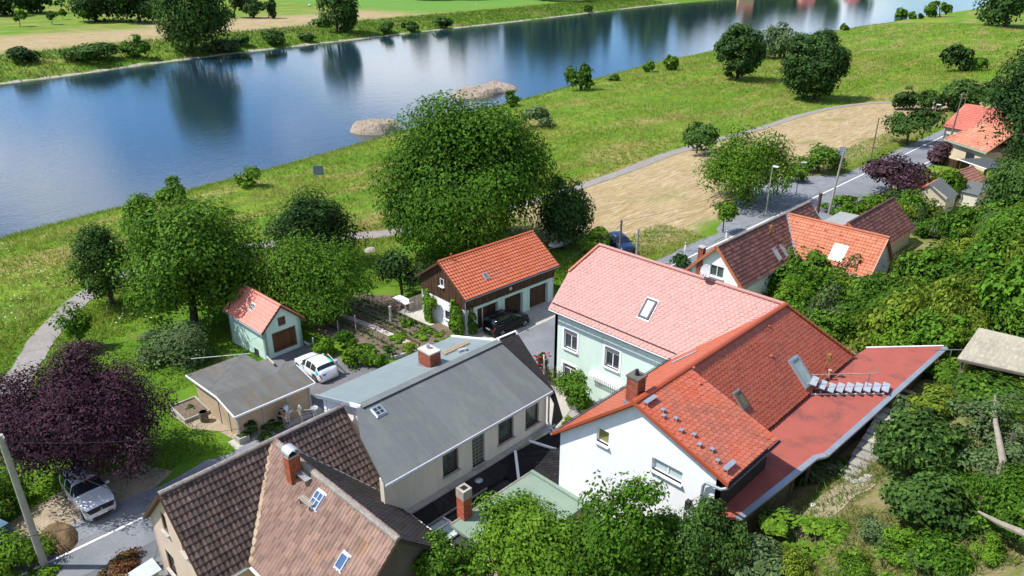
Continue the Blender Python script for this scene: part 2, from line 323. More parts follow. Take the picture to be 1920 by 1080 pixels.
# --- ground material: meadow / lawn / hay / shore, from point attributes
def ground_material():
    m = bpy.data.materials.new('meadow_ground'); m.use_nodes = True; t = m.node_tree; b = t.nodes['Principled BSDF']; L = t.links.new
    pos = t.nodes.new('ShaderNodeNewGeometry').outputs['Position']
    def noise(sc, st=None, det=6, ro=.62):
        n = t.nodes.new('ShaderNodeTexNoise'); n.inputs['Scale'].default_value = sc; n.inputs['Detail'].default_value = det; n.inputs['Roughness'].default_value = ro
        if st:
            mp = t.nodes.new('ShaderNodeVectorMath'); mp.operation = 'MULTIPLY'; mp.inputs[1].default_value = st; L(pos, mp.inputs[0]); L(mp.outputs[0], n.inputs['Vector'])
        else: L(pos, n.inputs['Vector'])
        return n.outputs['Fac']
    def rng(x, a, bb):
        r = t.nodes.new('ShaderNodeMapRange'); r.inputs[1].default_value = a; r.inputs[2].default_value = bb; L(x, r.inputs[0]); return r.outputs[0]
    def col(c): n = t.nodes.new('ShaderNodeRGB'); n.outputs[0].default_value = (*c, 1); return n.outputs[0]
    def mix(f, a, c):
        n = t.nodes.new('ShaderNodeMixRGB'); L(f, n.inputs[0]); L(a, n.inputs[1]); L(c, n.inputs[2]); return n.outputs[0]
    def attr(n_):
        n = t.nodes.new('ShaderNodeAttribute'); n.attribute_name = n_; return n.outputs['Fac']
    mead = mix(rng(noise(.09, (1.6, .7, 1)), .40, .62), col((.085, .20, .013)), col((.135, .235, .017)))
    mead = mix(rng(noise(.035, (2.4, .5, 1)), .50, .64), mead, col((.19, .26, .028)))
    mead = mix(rng(noise(.06, (2.2, .55, 1)), .49, .62), mead, col((.30, .235, .09)))
    mead = mix(rng(noise(1.3, (1, .6, 1)), .46, .70), mead, col((.075, .13, .016)))
    mead = mix(rng(noise(5, (1, .8, 1)), .56, .78), mead, col((.22, .26, .05)))
    lawn = mix(rng(noise(.35), .38, .64), col((.078, .175, .012)), col((.125, .215, .018)))
    lawn = mix(rng(noise(.22), .58, .74), lawn, col((.17, .165, .045)))
    lawn = mix(rng(noise(7), .5, .75), lawn, col((.055, .12, .012)))
    hay = mix(rng(noise(.25, (1.2, .45, 1)), .35, .62), col((.36, .275, .155)), col((.30, .225, .115)))
    hay = mix(rng(noise(1.6, (2.6, .16, 1)), .48, .62), hay, col((.45, .36, .22)))
    hay = mix(rng(noise(2.2, (2.2, .22, 1)), .50, .64), hay, col((.225, .165, .085)))
    hay = mix(rng(noise(.11), .56, .70), hay, col((.21, .20, .07)))
    shore = mix(rng(noise(.5), .4, .62), col((.085, .17, .018)), col((.125, .22, .02)))
    shore = mix(rng(noise(2.2), .5, .72), shore, col((.06, .115, .014)))
    dry = mix(rng(noise(.5), .40, .62), col((.235, .185, .10)), col((.14, .165, .04)))
    dry = mix(rng(noise(3.2), .52, .72), dry, col((.085, .12, .025)))
    field = mix(rng(noise(.4, (3, .3, 1)), .4, .6), col((.10, .22, .035)), col((.12, .245, .045)))
    c = mix(attr('lawn'), mead, lawn); c = mix(attr('shore'), c, shore); c = mix(attr('hay'), c, hay); c = mix(attr('dry'), c, dry); c = mix(attr('field'), c, field)
    L(c, b.inputs['Base Color']); b.inputs['Roughness'].default_value = .95; b.inputs['Specular IOR Level'].default_value = .1
    bp = t.nodes.new('ShaderNodeBump'); bp.inputs['Strength'].default_value = .7; bp.inputs['Distance'].default_value = .25
    L(noise(2.2, None, 8, .7), bp.inputs['Height']); L(bp.outputs[0], b.inputs['Normal']); return m
def axis(lo, hi, dlo, dhi, fine, grow=1.12):
    a = list(np.arange(dlo, dhi + fine, fine)); s = fine
    x = a[-1]
    while x < hi: s *= grow; x += s; a.append(x)
    s = fine; x = a[0]
    while x > lo: s *= grow; x -= s; a.insert(0, x)
    return np.array(a)
GU = axis(-2600, 260, -185, 12, 1.5); GV = axis(-700, 2600, -20, 215, 1.7)
UU, VV = np.meshgrid(GU, GV, indexing='ij'); ZZ = hgt(UU, VV)
rough_ = (vnoise(UU, VV, 3.1, 3) - .5) * .18 + (vnoise(UU, VV, 11, 4) - .5) * .3
wild = smooth01((-58 - UU) / 15) * smooth01((UU - ushn(VV) - 1) / 5) * (1 - smooth01((6 - np.abs(UU - np.interp(VV, PQ[:, 1], PQ[:, 0]))) / 4))
flatpath = smooth01((np.min(np.abs(UU[..., None] - PQ[None, None, ::6, 0]) + np.abs(VV[..., None] - PQ[None, None, ::6, 1]), axis=-1) - 4) / 4)
ZZ = ZZ + rough_ * wild * flatpath
nu, nv = UU.shape
idx = np.arange(nu * nv).reshape(nu, nv)
F = np.stack([idx[:-1, :-1].ravel(), idx[1:, :-1].ravel(), idx[1:, 1:].ravel(), idx[:-1, 1:].ravel()], 1)
gm = mesh_np('ground', np.c_[UU.ravel(), VV.ravel(), ZZ.ravel()], F, smooth=True)
sN = UU - ushn(VV); sF = ushf(VV) - UU; near = UU > .5 * (ushn(VV) + ushf(VV))
wob = (vnoise(UU, VV, 6, 8) - .5)
pathu = np.where(VV > 55, np.interp(VV, PQ[PQ[:, 1] > 55][:, 1], PQ[PQ[:, 1] > 55][:, 0]), -74)
hay = smooth01((UU - pathu + .5) / 1.5) * smooth01((-42.4 - UU + wob * 3) / 2.0) * smooth01((VV - 59 + wob * 8) / 6) * smooth01((196 - VV + wob * 6) / 6) * near
hay2 = (smooth01((sF - 42 + wob * 12) / 10) * smooth01((115 - sF + wob * 14) / 12) * smooth01((330 - VV) / 60)) * (~near)
field = smooth01((sF - 48 + wob * 10) / 10) * smooth01((VV - 290) / 40) * (~near)
lawn = smooth01((UU + 76 + wob * 4) / 5) * smooth01((66 - VV + wob * 5) / 5) * smooth01((-33 - UU) / 3) * near
lawn = np.maximum(lawn, smooth01((UU + 45) / 2) * smooth01((-33 - UU) / 3) * near * .8)
shore = np.where(near, smooth01((9 - sN + wob * 8) / 6), smooth01((13 - sF + wob * 8) / 6))
dry = smooth01((UU + 27) / 6) * near
for nme, arr in (('lawn', lawn), ('hay', np.maximum(hay, hay2)), ('field', field), ('shore', shore), ('dry', dry)):
    a = gm.attributes.new(nme, 'FLOAT', 'POINT'); a.data.foreach_set('value', np.asarray(arr, np.float32).ravel())
ground = link('ground', gm, None, ground_material()); ground['kind'] = 'structure'
# --- river
def water_material():
    m = bpy.data.materials.new('river_water'); m.use_nodes = True; t = m.node_tree; b = t.nodes['Principled BSDF']; L = t.links.new
    b.inputs['Base Color'].default_value = (.014, .036, .052, 1); b.inputs['Roughness'].default_value = .02; b.inputs['IOR'].default_value = 2.0
    pos = t.nodes.new('ShaderNodeNewGeometry').outputs['Position']
    hs = None
    for sc, st, amp in ((1.3, (1.0, .65, 1), .55), (.22, (1.2, .5, 1), .35), (.5, (1.1, .4, 1), .45), (4.2, (1, .7, 1), .2)):
        mp = t.nodes.new('ShaderNodeVectorMath'); mp.operation = 'MULTIPLY'; mp.inputs[1].default_value = st; L(pos, mp.inputs[0])
        n = t.nodes.new('ShaderNodeTexNoise'); n.inputs['Scale'].default_value = sc; n.inputs['Detail'].default_value = 3; n.inputs['Distortion'].default_value = .6; L(mp.outputs[0], n.inputs['Vector'])
        k = t.nodes.new('ShaderNodeMath'); k.operation = 'MULTIPLY'; k.inputs[1].default_value = amp; L(n.outputs['Fac'], k.inputs[0])
        if hs is None: hs = k.outputs[0]
        else:
            a = t.nodes.new('ShaderNodeMath'); a.operation = 'ADD'; L(hs, a.inputs[0]); L(k.outputs[0], a.inputs[1]); hs = a.outputs[0]
    bp = t.nodes.new('ShaderNodeBump'); bp.inputs['Strength'].default_value = .17; bp.inputs['Distance'].default_value = .22
    L(hs, bp.inputs['Height']); L(bp.outputs[0], b.inputs['Normal']); return m
vs = axis(-680, 2500, -20, 300, 6); V = []; 
for v in vs: V += [(float(ushn(v)) + 5, v, -5.5), (float(ushf(v)) - 5, v, -5.5)]
wmesh = mesh_np('river', V, [(2 * i + 1, 2 * i, 2 * i + 2, 2 * i + 3) for i in range(len(vs) - 1)])
river = link('river', wmesh, None, water_material()); river['kind'] = 'structure'
# --- stony water's edge (thin pale strips)
for nm, f, sgn in (('shore_stones', ushf, -1), ('shore_stones', ushn, 1)):
    Q = np.array([(float(f(v)) + sgn * .55, v) for v in np.arange(-20, 640, 3.0)])
    Q[:, 0] += (RNG.random(len(Q)) - .5) * .5
    if sgn == -1: strip(nm, Q, .7, .9, .07, mat('shore_gravel', (.42, .38, .31), (.3, .27, .2), 1.0, bump=(6, .6)), ragged=.35)
# --- sand bars in the river
def sandbar(name, p0, p1, wd, ht, seed, label):
    p0, p1 = Vector(p0), Vector(p1); ax = (p1 - p0); L_ = ax.length; ax /= L_; ay = Vector((-ax.y, ax.x, 0)); V = []; n, k = 90, 40
    for i in range(n):
        for j in range(k):
            a = i / (n - 1) * 2 - 1; b = j / (k - 1) * 2 - 1
            e = max(0, 1 - abs(a) ** 3.0 - (abs(b) ** 2.2))
            x = a * L_ / 2; y = b * wd / 2 * (1 + .12 * math.sin(a * 4 + seed))
            q = (p0 + p1) / 2 + ax * x + ay * y
            nz = float(vnoise(q.x, q.y, 1.6, seed)) * .6 + float(vnoise(q.x, q.y, .6, seed + 1)) * .3 + float(vnoise(q.x, q.y, 4, seed + 2))
            nz += float(vnoise(q.x + 3, q.y, .35, seed + 4)) * .25; h = min(1, e * 1.8) ** .75 * ht * (.55 + .30 * (nz - .85)) - .12 + min(1, e * 4) * random.uniform(-.07, .09)
            V.append((q.x, q.y, -5.5 + h))
    F = [(i * k + j, (i + 1) * k + j, (i + 1) * k + j + 1, i * k + j + 1) for i in range(n - 1) for j in range(k - 1)]
    o = link(name, mesh_np(name, V, F, smooth=False), None, mt_sandbar); o['kind'] = 'structure'; o['label'] = label
sandbar('sand_bar', atz(860, 184, -5.5), atz(956, 162, -5.5), 12, 2.6, 5, 'long pale sand bar in the river behind the walnut tree')
sandbar('sand_bar', atz(662, 250, -5.5), atz(748, 236, -5.5), 10, 2.8, 9, 'rounded sand bar at the river bank left of the walnut crown')
# --- path, road, lay-by, apron, drive
strip('foot_path', PQ, 1.2, 1.2, .05, mt_path, 5, ragged=.06)
RQ = np.array([(-37.05, v) for v in np.arange(-30, 230, 2.0)])
strip('road', RQ, 2.75, 3.35, .03, mt_asphalt, 4)
strip('road_shoulder', np.array([(-40.4, v) for v in np.arange(-30, 36, 1.5)]), 1.15, .595, .026, mt_shoulder, 3, ragged=.12)
strip('road_shoulder', np.array([(-40.4, v) for v in np.arange(51, 230, 1.5)]), .9, .595, .026, mt_shoulder, 3, ragged=.12)
strip('edge_line', np.array([(-39.25, v) for v in np.arange(-30, 34, 2.0)]), .075, .075, .036, mt_line, 2)
strip('edge_line', np.array([(-39.25, v) for v in np.arange(50, 230, 2.0)]), .075, .075, .036, mt_line, 2)
strip('edge_line', np.array([(-34.75, v) for v in np.arange(112, 230, 2.0)]), .075, .075, .036, mt_line, 2)
patch('lay_by', [(-41.0, 76), (-41.0, 112), (-42.5, 110), (-47.5, 104), (-48.3, 98), (-46.5, 90), (-43.5, 82), (-42, 77)], .024, mt_shoulder)
patch('garage_forecourt', [(-42.75, 36.5), (-40.46, 36.5), (-39.81, 36.5), (-39.81, 49.5), (-42.75, 49.5)], .028, mt_paving)
patch('driveway', [(-52, 22.2), (-39.82, 22.2), (-39.82, 29.2), (-44.5, 29.2), (-46.2, 27.4), (-52, 27.4)], .022, mat('drive_asphalt', (.15, .145, .15), (.12, .12, .125), .8, extra=((6, (.19, .18, .18), .55, .75),), bump=(50, .3, .02)))
patch('yard_paving', [(-42.8, 15.5), (-39.82, 15.5), (-39.82, 22.19), (-42.8, 22.19)], .022, mt_paving)
patch('courtyard', [(-34.2, 28.0), (-21.0, 26.0), (-21.0, 36.6), (-34.2, 36.6)], .03, mt_paving)
patch('verge_dirt', [(-44.2, 2.6), (-41.5, 2.2), (-41.5, 10.2), (-42.3, 11.6), (-44.6, 10.4), (-45.6, 7)], .024, mt_dirt)
patch('garden_bed', [(-57.5, 28.6), (-44.5, 29.4), (-43.4, 34.5), (-44.6, 38.5), (-52.5, 39.5), (-58.5, 37)], .03, mt_soil)
patch('garden_path', [(-51.2, 36.2), (-46.6, 36.2), (-46.6, 38.2), (-51.2, 41.5), (-53, 41.5)], .045, mt_paving)
patch('garden_path', [(-55.0, 32.2), (-44.4, 32.6), (-44.4, 33.2), (-55.0, 32.8)], .047, mt_paving)

for a_, b_, c_, d_ in ((-36.6, -34.9, 92, 99.5), (-38.6, -37.4, 118, 123), (-36.9, -35.4, 4.2, 8.6), (-38.9, -37.9, 57, 62)): patch('road_repair', [(a_, c_), (b_, c_ + .1), (b_ - .05, d_), (a_ + .04, d_ - .1)], .0345, mat('asphalt_patch', (.10, .105, .115), (.125, .13, .14), 2.0, bump=(60, .3, .02)))
# ================================================================ building kit
def tile_mesh(kind, w_, ex):
    if kind == 'beaver':
        top = 1.45 * ex; n = 7; hw = w_ * .485; arc = []
        for i in range(n):
            a = math.pi * i / (n - 1); arc.append((-hw * math.cos(a), .42 * ex * (1 - math.sin(a)) , .030))
        V = arc + [(hw, top, .002), (-hw, top, .002)] + [(x, y, z - .02) for x, y, z in arc]
        F = [(0, i, i + 1) for i in range(1, n - 1)]
        F = [(n + 1, 0, 1)] + [(n + 1, i, i + 1) for i in range(1, n - 1)] + [(n + 1, n - 1, n)]
        F += [(i, n + 2 + i, n + 3 + i) for i in range(n - 1)] + [(i, n + 3 + i, i + 1) for i in range(n - 1)]
    else:
        k = 7; V = []; amp = .048
        def z(t): return amp * (.5 - .5 * math.cos(2 * math.pi * min(1, t * 1.25))) if t < .8 else amp * .12
        for yy, lift in ((0, .058), (ex * 1.12, .004)):
            for i in range(k):
                t = i / (k - 1); V.append(((t - .5) * w_ * 1.0, yy, z(t) + lift))
        for i in range(k): V.append((V[i][0], 0, V[i][2] - .05))
        F = []
        for i in range(k - 1):
            F += [(i, i + 1, k + i + 1), (i, k + i + 1, k + i), (i, 2 * k + i + 1, i + 1), (i, 2 * k + i, 2 * k + i + 1)]
    return np.array(V, float), np.array(F, int)
def inpoly(x, y, P):
    c = np.zeros(x.shape, bool); n = len(P); j = n - 1
    for i in range(n):
        xi, yi = P[i]; xj, yj = P[j]
        if yi != yj: c ^= ((yi > y) != (yj > y)) & (x < (xj - xi) * (y - yi) / (yj - yi) + xi)
        j = i
    return c
class House:
    def __init__(s, name, label, cat, loc, rz=0.0, local=False, group=None):
        s.root = thing(name, label, cat, loc, rz, group); s.loc = Vector(loc); s.rz = rz
        s.off = Vector((0, 0, 0)) if local else Vector(loc)
        s.M = Matrix.Translation(s.loc) @ Matrix.Rotation(rz, 4, 'Z') @ Matrix.Translation(-s.off)
        s.Mi = s.M.inverted(); s.tiles = []; s.roofs = {}
    def mb(s): return MB(s.off)
    def hit(s, px, py, p0, n):   # photo pixel -> point on a plane given in house coordinates
        o = s.Mi @ Vector((0, 0, CAMH)); d = s.Mi.to_3x3() @ Vector(ray(px, py)); n = Vector(n); p0 = Vector(p0)
        return o + d * ((p0 - o).dot(n) / d.dot(n))
    def part(s, name, mb, m, parent=None, **k): return mb.build(name, m, parent or s.root, **k)
    def wall(s, m, p0, dx, poly, holes=(), depth=.16, name='wall', parent=None):
        p0 = Vector(p0); dx = Vector(dx).normalized(); up = Vector((0, 0, 1)); n = dx.cross(up)
        def W(x, z, d=0): return p0 + dx * x + up * z - n * d
        loops = [[Vector((x, z, 0)) for x, z in poly]] + [[Vector((a, b, 0)), Vector((a, d, 0)), Vector((c, d, 0)), Vector((c, b, 0))] for a, b, c, d in holes]
        flat = [q for l in loops for q in l]; tris = tessellate_polygon(loops)
        b = s.mb(); T = []
        for t in tris:
            a_, b_, c_ = (flat[i] for i in t); cr = (b_ - a_).cross(c_ - a_).z
            T.append(tuple(t) if cr > 0 else tuple(t)[::-1])
        b.add([W(q.x, q.y) for q in flat], T)
        for (x0, z0, x1, z1) in holes:
            for (ax, az), (bx, bz) in (((x0, z0), (x0, z1)), ((x0, z1), (x1, z1)), ((x1, z1), (x1, z0)), ((x1, z0), (x0, z0))):
                b.add([W(ax, az), W(ax, az, depth), W(bx, bz, depth), W(bx, bz)], [(0, 1, 2, 3)])
        # inner skin gives the wall a thickness
        ti = max(.24, depth + .12); b.add([W(x, z, ti) for x, z in poly], [tuple(range(len(poly)))[::-1]])
        k = len(poly)
        for i in range(k):
            (ax, az), (bx, bz) = poly[i], poly[(i + 1) % k]
            b.add([W(ax, az), W(ax, az, ti), W(bx, bz, ti), W(bx, bz)], [(0, 1, 2, 3)])
        return s.part(name, b, m, parent)
    def window(s, p0, dx, x0, z0, x1, z1, depth=.14, fm=None, gm=None, mull=1, bars=0, sill=True, trim=None, curtain=False, fw=.06, transom=0.0, name='window', label=None, sm=None):
        p0 = Vector(p0); dx = Vector(dx).normalized(); up = Vector((0, 0, 1)); n = dx.cross(up); fm = fm or mt_trim; gm = gm or mt_glass
        def W(x, z, d): return p0 + dx * x + up * z - n * d
        b = s.mb(); d = depth - .05
        def fr(xa, za, xb, zb): b.obox(W((xa + xb) / 2, (za + zb) / 2, d), dx * abs(xb - xa) / 2, n * .03, up * abs(zb - za) / 2)
        fr(x0, z0, x0 + fw, z1); fr(x1 - fw, z0, x1, z1); fr(x0 + fw, z0, x1 - fw, z0 + fw); fr(x0 + fw, z1 - fw, x1 - fw, z1)
        n_ = mull + 1; wd = (x1 - x0 - 2 * fw) / n_
        zt = z1 - fw - transom if transom else z1 - fw
        for i in range(1, n_): fr(x0 + fw + wd * i - fw * .5, z0 + fw, x0 + fw + wd * i + fw * .5, z1 - fw if not transom else zt)
        if transom: fr(x0 + fw, zt - .03, x1 - fw, zt + .03)
        for k in range(1, bars + 1):
            z = z0 + (z1 - z0) * k / (bars + 1); fr(x0 + fw, z - .02, x1 - fw, z + .02)
        o = s.part(name, b, fm)
        if label: o['label'] = label
        for i in range(n_):
            xa = x0 + fw + wd * i + (fw * .5 if i else 0); xb = x0 + fw + wd * (i + 1) - (fw * .5 if i < n_ - 1 else 0)
            q = s.mb(); q.obox(W((xa + xb) / 2, (z0 + z1) / 2, d + .02), dx * (xb - xa) / 2, n * .006, up * ((z1 - z0) / 2 - fw)); s.part('pane', q, gm, o)
        if curtain:
            q = s.mb(); k = 12
            for i in range(k):
                xa = x0 + (x1 - x0) * i / k; xb = x0 + (x1 - x0) * (i + 1) / k
                q.add([W(xa, z0 + .05, depth + (.05 if i % 2 else .02)), W(xb, z0 + .05, depth + (.02 if i % 2 else .05)), W(xb, z1 - .02, depth + (.02 if i % 2 else .05)), W(xa, z1 - .02, depth + (.05 if i % 2 else .02))], [(0, 1, 2, 3)])
            s.part('curtain', q, mat('net_curtain', (.62, .62, .60), (.3, .3, .3), 3, .45, .65), o)
        if sill:
            q = s.mb(); q.obox(W((x0 + x1) / 2, z0 - .03, depth / 2 - .09), dx * ((x1 - x0) / 2 + .07), n * (depth / 2 + .07), up * .03); s.part('sill', q, sm or fm, o)
        if trim:
            q = s.mb(); t = trim
            for xa, za, xb, zb in ((x0 - t, z0 - t, x0, z1 + t), (x1, z0 - t, x1 + t, z1 + t), (x0, z1, x1, z1 + t), (x0, z0 - t, x1, z0 - .061)):
                q.obox(W((xa + xb) / 2, (za + zb) / 2, -.012), dx * (xb - xa) / 2, n * .014, up * (zb - za) / 2)
            s.part('surround', q, mt_trim, o)
        return o
    def slope(s, poly, m, kind=None, w_=.32, ex=.24, th=.13, name='roof', deck=None, gap=0.0):
        P = [Vector(p) for p in poly]; e = (P[1] - P[0]).normalized(); n = None
        for i in range(2, len(P)):
            c = e.cross(P[i] - P[0])
            if c.length > .1: n = c.normalized(); break
        if n.z < 0: n = -n
        sv = n.cross(e); 
        if sv.z < 0: e = -e; sv = n.cross(e); 
        org = min(P[:2], key=lambda p: p.dot(e))
        ring = [((p - org).dot(e), (p - org).dot(sv)) for p in P]
        ar = sum(ring[i][0] * ring[(i + 1) % len(ring)][1] - ring[(i + 1) % len(ring)][0] * ring[i][1] for i in range(len(ring)))
        Q = P if ar > 0 else P[::-1]
        b = s.mb(); b.slab(Q, th, n); o = s.part(name, b, deck or m)
        if kind:
            A = np.array(ring); rows = np.arange(0, A[:, 1].max(), ex); pts = []
            for r_, y in enumerate(rows):
                x0 = math.floor(A[:, 0].min() / w_) * w_ - w_ + ((r_ % 2) * w_ / 2 if kind == 'beaver' else 0)
                xs = np.arange(x0, A[:, 0].max() + w_, w_) + w_ / 2
                ins = inpoly(xs, np.full(xs.shape, min(y + ex * .45, A[:, 1].max() - .02)), ring) & (inpoly(xs - w_ * .42, np.full(xs.shape, y + ex * .45), ring)) & (inpoly(xs + w_ * .42, np.full(xs.shape, y + ex * .45), ring))
                for x in xs[ins]: pts.append((x, y))
            s.tiles.append(dict(pts=np.array(pts), org=org, e=e, s=sv, n=n, key=(kind, w_, ex), m=m, roof=o))
        return o
    def ridge(s, pts, m, r=.12, seg=.36, name='ridge_cap', parent=None, lift=.02):
        pts = [Vector(p) for p in pts]; b = s.mb()
        for A, B in zip(pts[:-1], pts[1:]):
            d = B - A; L_ = d.length; k = max(1, round(L_ / seg)); d /= L_; X = d.cross(Vector((0, 0, 1))).normalized(); Y = X.cross(d)
            for i in range(k):
                a0 = A + d * (L_ * i / k); a1 = A + d * (L_ * (i + 1) / k + .04); V = []
                for p, rr in ((a0, r * 1.06), (a1, r * .94)):
                    for j in range(6):
                        t = math.pi * (-.06 + 1.12 * j / 5); V.append(p + X * math.cos(t) * rr * 1.15 + Y * (math.sin(t) * rr + lift))
                b.add(V, [(j, j + 1, j + 7, j + 6) for j in range(5)] + [(5, 4, 3, 2, 1, 0), (6, 7, 8, 9, 10, 11)])
        return s.part(name, b, m, parent)
    def chimney(s, c, wx, wy, z0, z1, crown=.14, cm=None, course=.083, name='chimney', brick=None, cw=.06):
        cx, cy = c; b = s.mb(); b.box(cx - wx / 2 + .012, cx + wx / 2 - .012, cy - wy / 2 + .012, cy + wy / 2 - .012, z0, z1); o = s.part(name, b, mt_mortar)
        V = []; F = []; T = []; z = z0 + .01; k = 0; base = MB((0, 0, 0)); base.box(-.5, .5, -.5, .5, -.5, .5); bv = np.array([tuple(p) for p in base.v]); bf = np.array(base.f)
        while z + course < z1:
            for ax in (0, 1):
                for sd in (-1, 1):
                    L_ = (wx if ax == 0 else wy); st = .25; x = -L_ / 2 - (st / 2 if k % 2 else 0)
                    while x < L_ / 2 - .01:
                        a = max(x, -L_ / 2); e_ = min(x + st - .014, L_ / 2); x += st
                        if e_ - a < .04: continue
                        m_ = (a + e_) / 2
                        if ax == 0: cc = (cx + m_, cy + sd * (wy / 2 - .03), z + course / 2); dd = (e_ - a, .075, course - .014)
                        else: cc = (cx + sd * (wx / 2 - .03), cy + m_, z + course / 2); dd = (.07, e_ - a - .004, course - .014)
                        F.append(bf + len(V) * 8); V.append(bv * np.array(dd) + np.array(cc) - np.array(s.off)); T += [random.random()] * 6
            z += course; k += 1
        me = mesh_np('brick', np.concatenate(V), np.concatenate(F), T); q = link('brick', me, o, brick or mt_brick); q['kind'] = 'stuff'
        if crown:
            b = s.mb(); b.box(cx - wx / 2 - cw, cx + wx / 2 + cw, cy - wy / 2 - cw, cy + wy / 2 + cw, z1, z1 + crown); s.part('chimney_crown', b, cm or mt_concrete, o)
        return o
    def skylight(s, c, e, sv, w_, l_, fm=None, gm=None, h=.09, bars=0, cross=False, name='roof_window', fw=.07, label=None):
        c, e, sv = Vector(c), Vector(e).normalized(), Vector(sv).normalized(); n = e.cross(sv); n = n if n.z > 0 else -n; fm = fm or mt_dark; b = s.mb()
        def fr(x0, y0, x1, y1, hh=h): b.obox(c + e * (x0 + x1) / 2 + sv * (y0 + y1) / 2 + n * hh / 2, e * abs(x1 - x0) / 2, sv * abs(y1 - y0) / 2, n * hh / 2)
        X, Y = w_ / 2, l_ / 2
        fr(-X, -Y, -X + fw, Y); fr(X - fw, -Y, X, Y); fr(-X + fw, -Y, X - fw, -Y + fw); fr(-X + fw, Y - fw, X - fw, Y)
        if cross: fr(-.022, -Y + fw, .022, Y - fw); fr(-X + fw, -.022, -.022, .022); fr(.022, -.022, X - fw, .022)
        for k in range(bars): y = -Y + l_ * (k + 1) / (bars + 1); fr(-X + fw, y - .02, X - fw, y + .02)
        o = s.part(name, b, fm); q = s.mb(); q.obox(c + n * h * .62, e * (X - fw * .8), sv * (Y - fw * .8), n * .008); s.part('pane', q, gm or mt_glass_sky, o)
        q = s.mb(); q.obox(c + n * .012, e * (X + .06), sv * (Y + .08), n * .02); s.part('flashing', q, mt_zinc if fm is not mt_galv else mt_galv, o)
        if label: o['label'] = label
        return o
    def finish(s, limit=290):
        allp = []
        for k, t in enumerate(s.tiles):
            if not len(t['pts']): continue
            P = np.array(t['org'])[None] + t['pts'][:, :1] * np.array(t['e'])[None] + t['pts'][:, 1:] * np.array(t['s'])[None]
            W = np.array(s.M.to_3x3()) @ P.T; W = W.T + np.array(s.M.translation)
            d = np.linalg.norm(W - np.array([0, 0, CAMH]), axis=1)
            x = (W[:, 0] + W[:, 1]) * S2; y = (W[:, 1] - W[:, 0]) * S2; z = W[:, 2] - CAMH
            dep = y * math.cos(PITCH) - z * math.sin(PITCH); up = y * math.sin(PITCH) + z * math.cos(PITCH)
            vis = (np.abs(x / dep) < 960 / FPX) & (np.abs(up / dep) < 540 / FPX)
            nW = np.array(s.M.to_3x3() @ t['n']); facing = (W - np.array([0, 0, CAMH])) @ nW < 0
            d = np.where(vis & facing, d, d + 1e4)
            for i in range(len(P)): allp.append((d[i], k, i))
            t['P'] = P
        allp.sort(); own = set((k, i) for dd, k, i in allp[:limit] if dd < 1e4)
        for k, t in enumerate(s.tiles):
            if not len(t['pts']): continue
            bv, bf = tile_mesh(*t['key']); Rm = np.array([t['e'], t['s'], t['n']]).T
            ck = ('tilemesh',) + t['key'] + (t['m'].name,)
            if ck not in MATS:
                me = mesh_np('tile', bv, bf); me.materials.append(t['m']); MATS[ck] = me
            rot = Matrix(Rm.tolist()).to_euler(); rest = []
            for i in range(len(t['P'])):
                if (k, i) in own:
                    o = bpy.data.objects.new('tile', MATS[ck]); COL.objects.link(o); o.parent = t['roof']
                    o.location = Vector(t['P'][i]) - s.off; o.rotation_euler = rot
                else: rest.append(i)
            if rest:
                J = len(rest); jit = RNG.normal(0, 1, (J, 1, 3)) * np.array([.004, .008, .003])
                Vv = (bv[None] + jit) @ Rm.T + t['P'][rest][:, None, :] - np.array(s.off)
                Ff = bf[None] + (np.arange(J) * len(bv))[:, None, None]
                me = mesh_np('tile_field', Vv.reshape(-1, 3), Ff.reshape(-1, 3), np.repeat(RNG.random(J), len(bf)))
                q = link('tile_field', me, t['roof'], t['m']); q['kind'] = 'stuff'
SEAM = {}
def felt(h, poly, m, wd=1.0, along=None, name='roof', th=.12, lap=.006, deck=None):
    """roof plane covered in felt strips, each strip a part; strips run up the slope from the first edge"""
    o = h.slope(poly, deck or m, None, th=th, name=name)
    P = [Vector(p) for p in poly]; e = (P[1] - P[0]).normalized(); n = e.cross(P[2] - P[0]).normalized()
    if n.z < 0: n = -n
    sv = n.cross(e); ring = [((p - P[0]).dot(e), (p - P[0]).dot(sv)) for p in P]
    if along == 'e': e, sv = sv, -e; ring = [((p - P[0]).dot(e), (p - P[0]).dot(sv)) for p in P]
    xs = [r[0] for r in ring]; x = min(xs); i = 0
    while x < max(xs) - .02:
        x1 = min(x + wd, max(xs)); R_ = ring
        for sgn, lim in ((1, x + (.012 if i else 0)), (-1, x1)):
            N_ = []
            for a, b in zip(R_, R_[1:] + R_[:1]):
                ia, ib = sgn * (a[0] - lim) >= 0, sgn * (b[0] - lim) >= 0
                if ia: N_.append(a)
                if ia != ib: t = (lim - a[0]) / (b[0] - a[0]); N_.append((lim, a[1] + (b[1] - a[1]) * t))
            R_ = N_
        if len(R_) >= 3:
            lo = [P[0] + e * a + sv * c + n * (.004 + (lap if (a > x + .01) else 0)) for a, c in R_]
            b = h.mb(); 
            nn = (lo[1] - lo[0]).cross(lo[2] - lo[0])
            if nn.dot(n) < 0: lo = lo[::-1]
            b.slab([p + n * .008 for p in lo], .012, n); h.part('felt_strip', b, m, o)
            if i:
                ys = [c for a, c in R_ if abs(a - min(q_[0] for q_ in R_)) < .02]
                if len(ys) >= 2 and max(ys) - min(ys) > .1:
                    b = h.mb(); b.bar(P[0] + e * (x + .01) + sv * min(ys) + n * .022, P[0] + e * (x + .01) + sv * max(ys) + n * .022, .045, .008, n); h.part('seam', b, SEAM.get(m.name) or SEAM.setdefault(m.name, mat(m.name + '_seam', tuple(v_ * 1.10 for v_ in m.node_tree.nodes['RGB'].outputs[0].default_value[:3]))), o)
        x = x1; i += 1
    return o
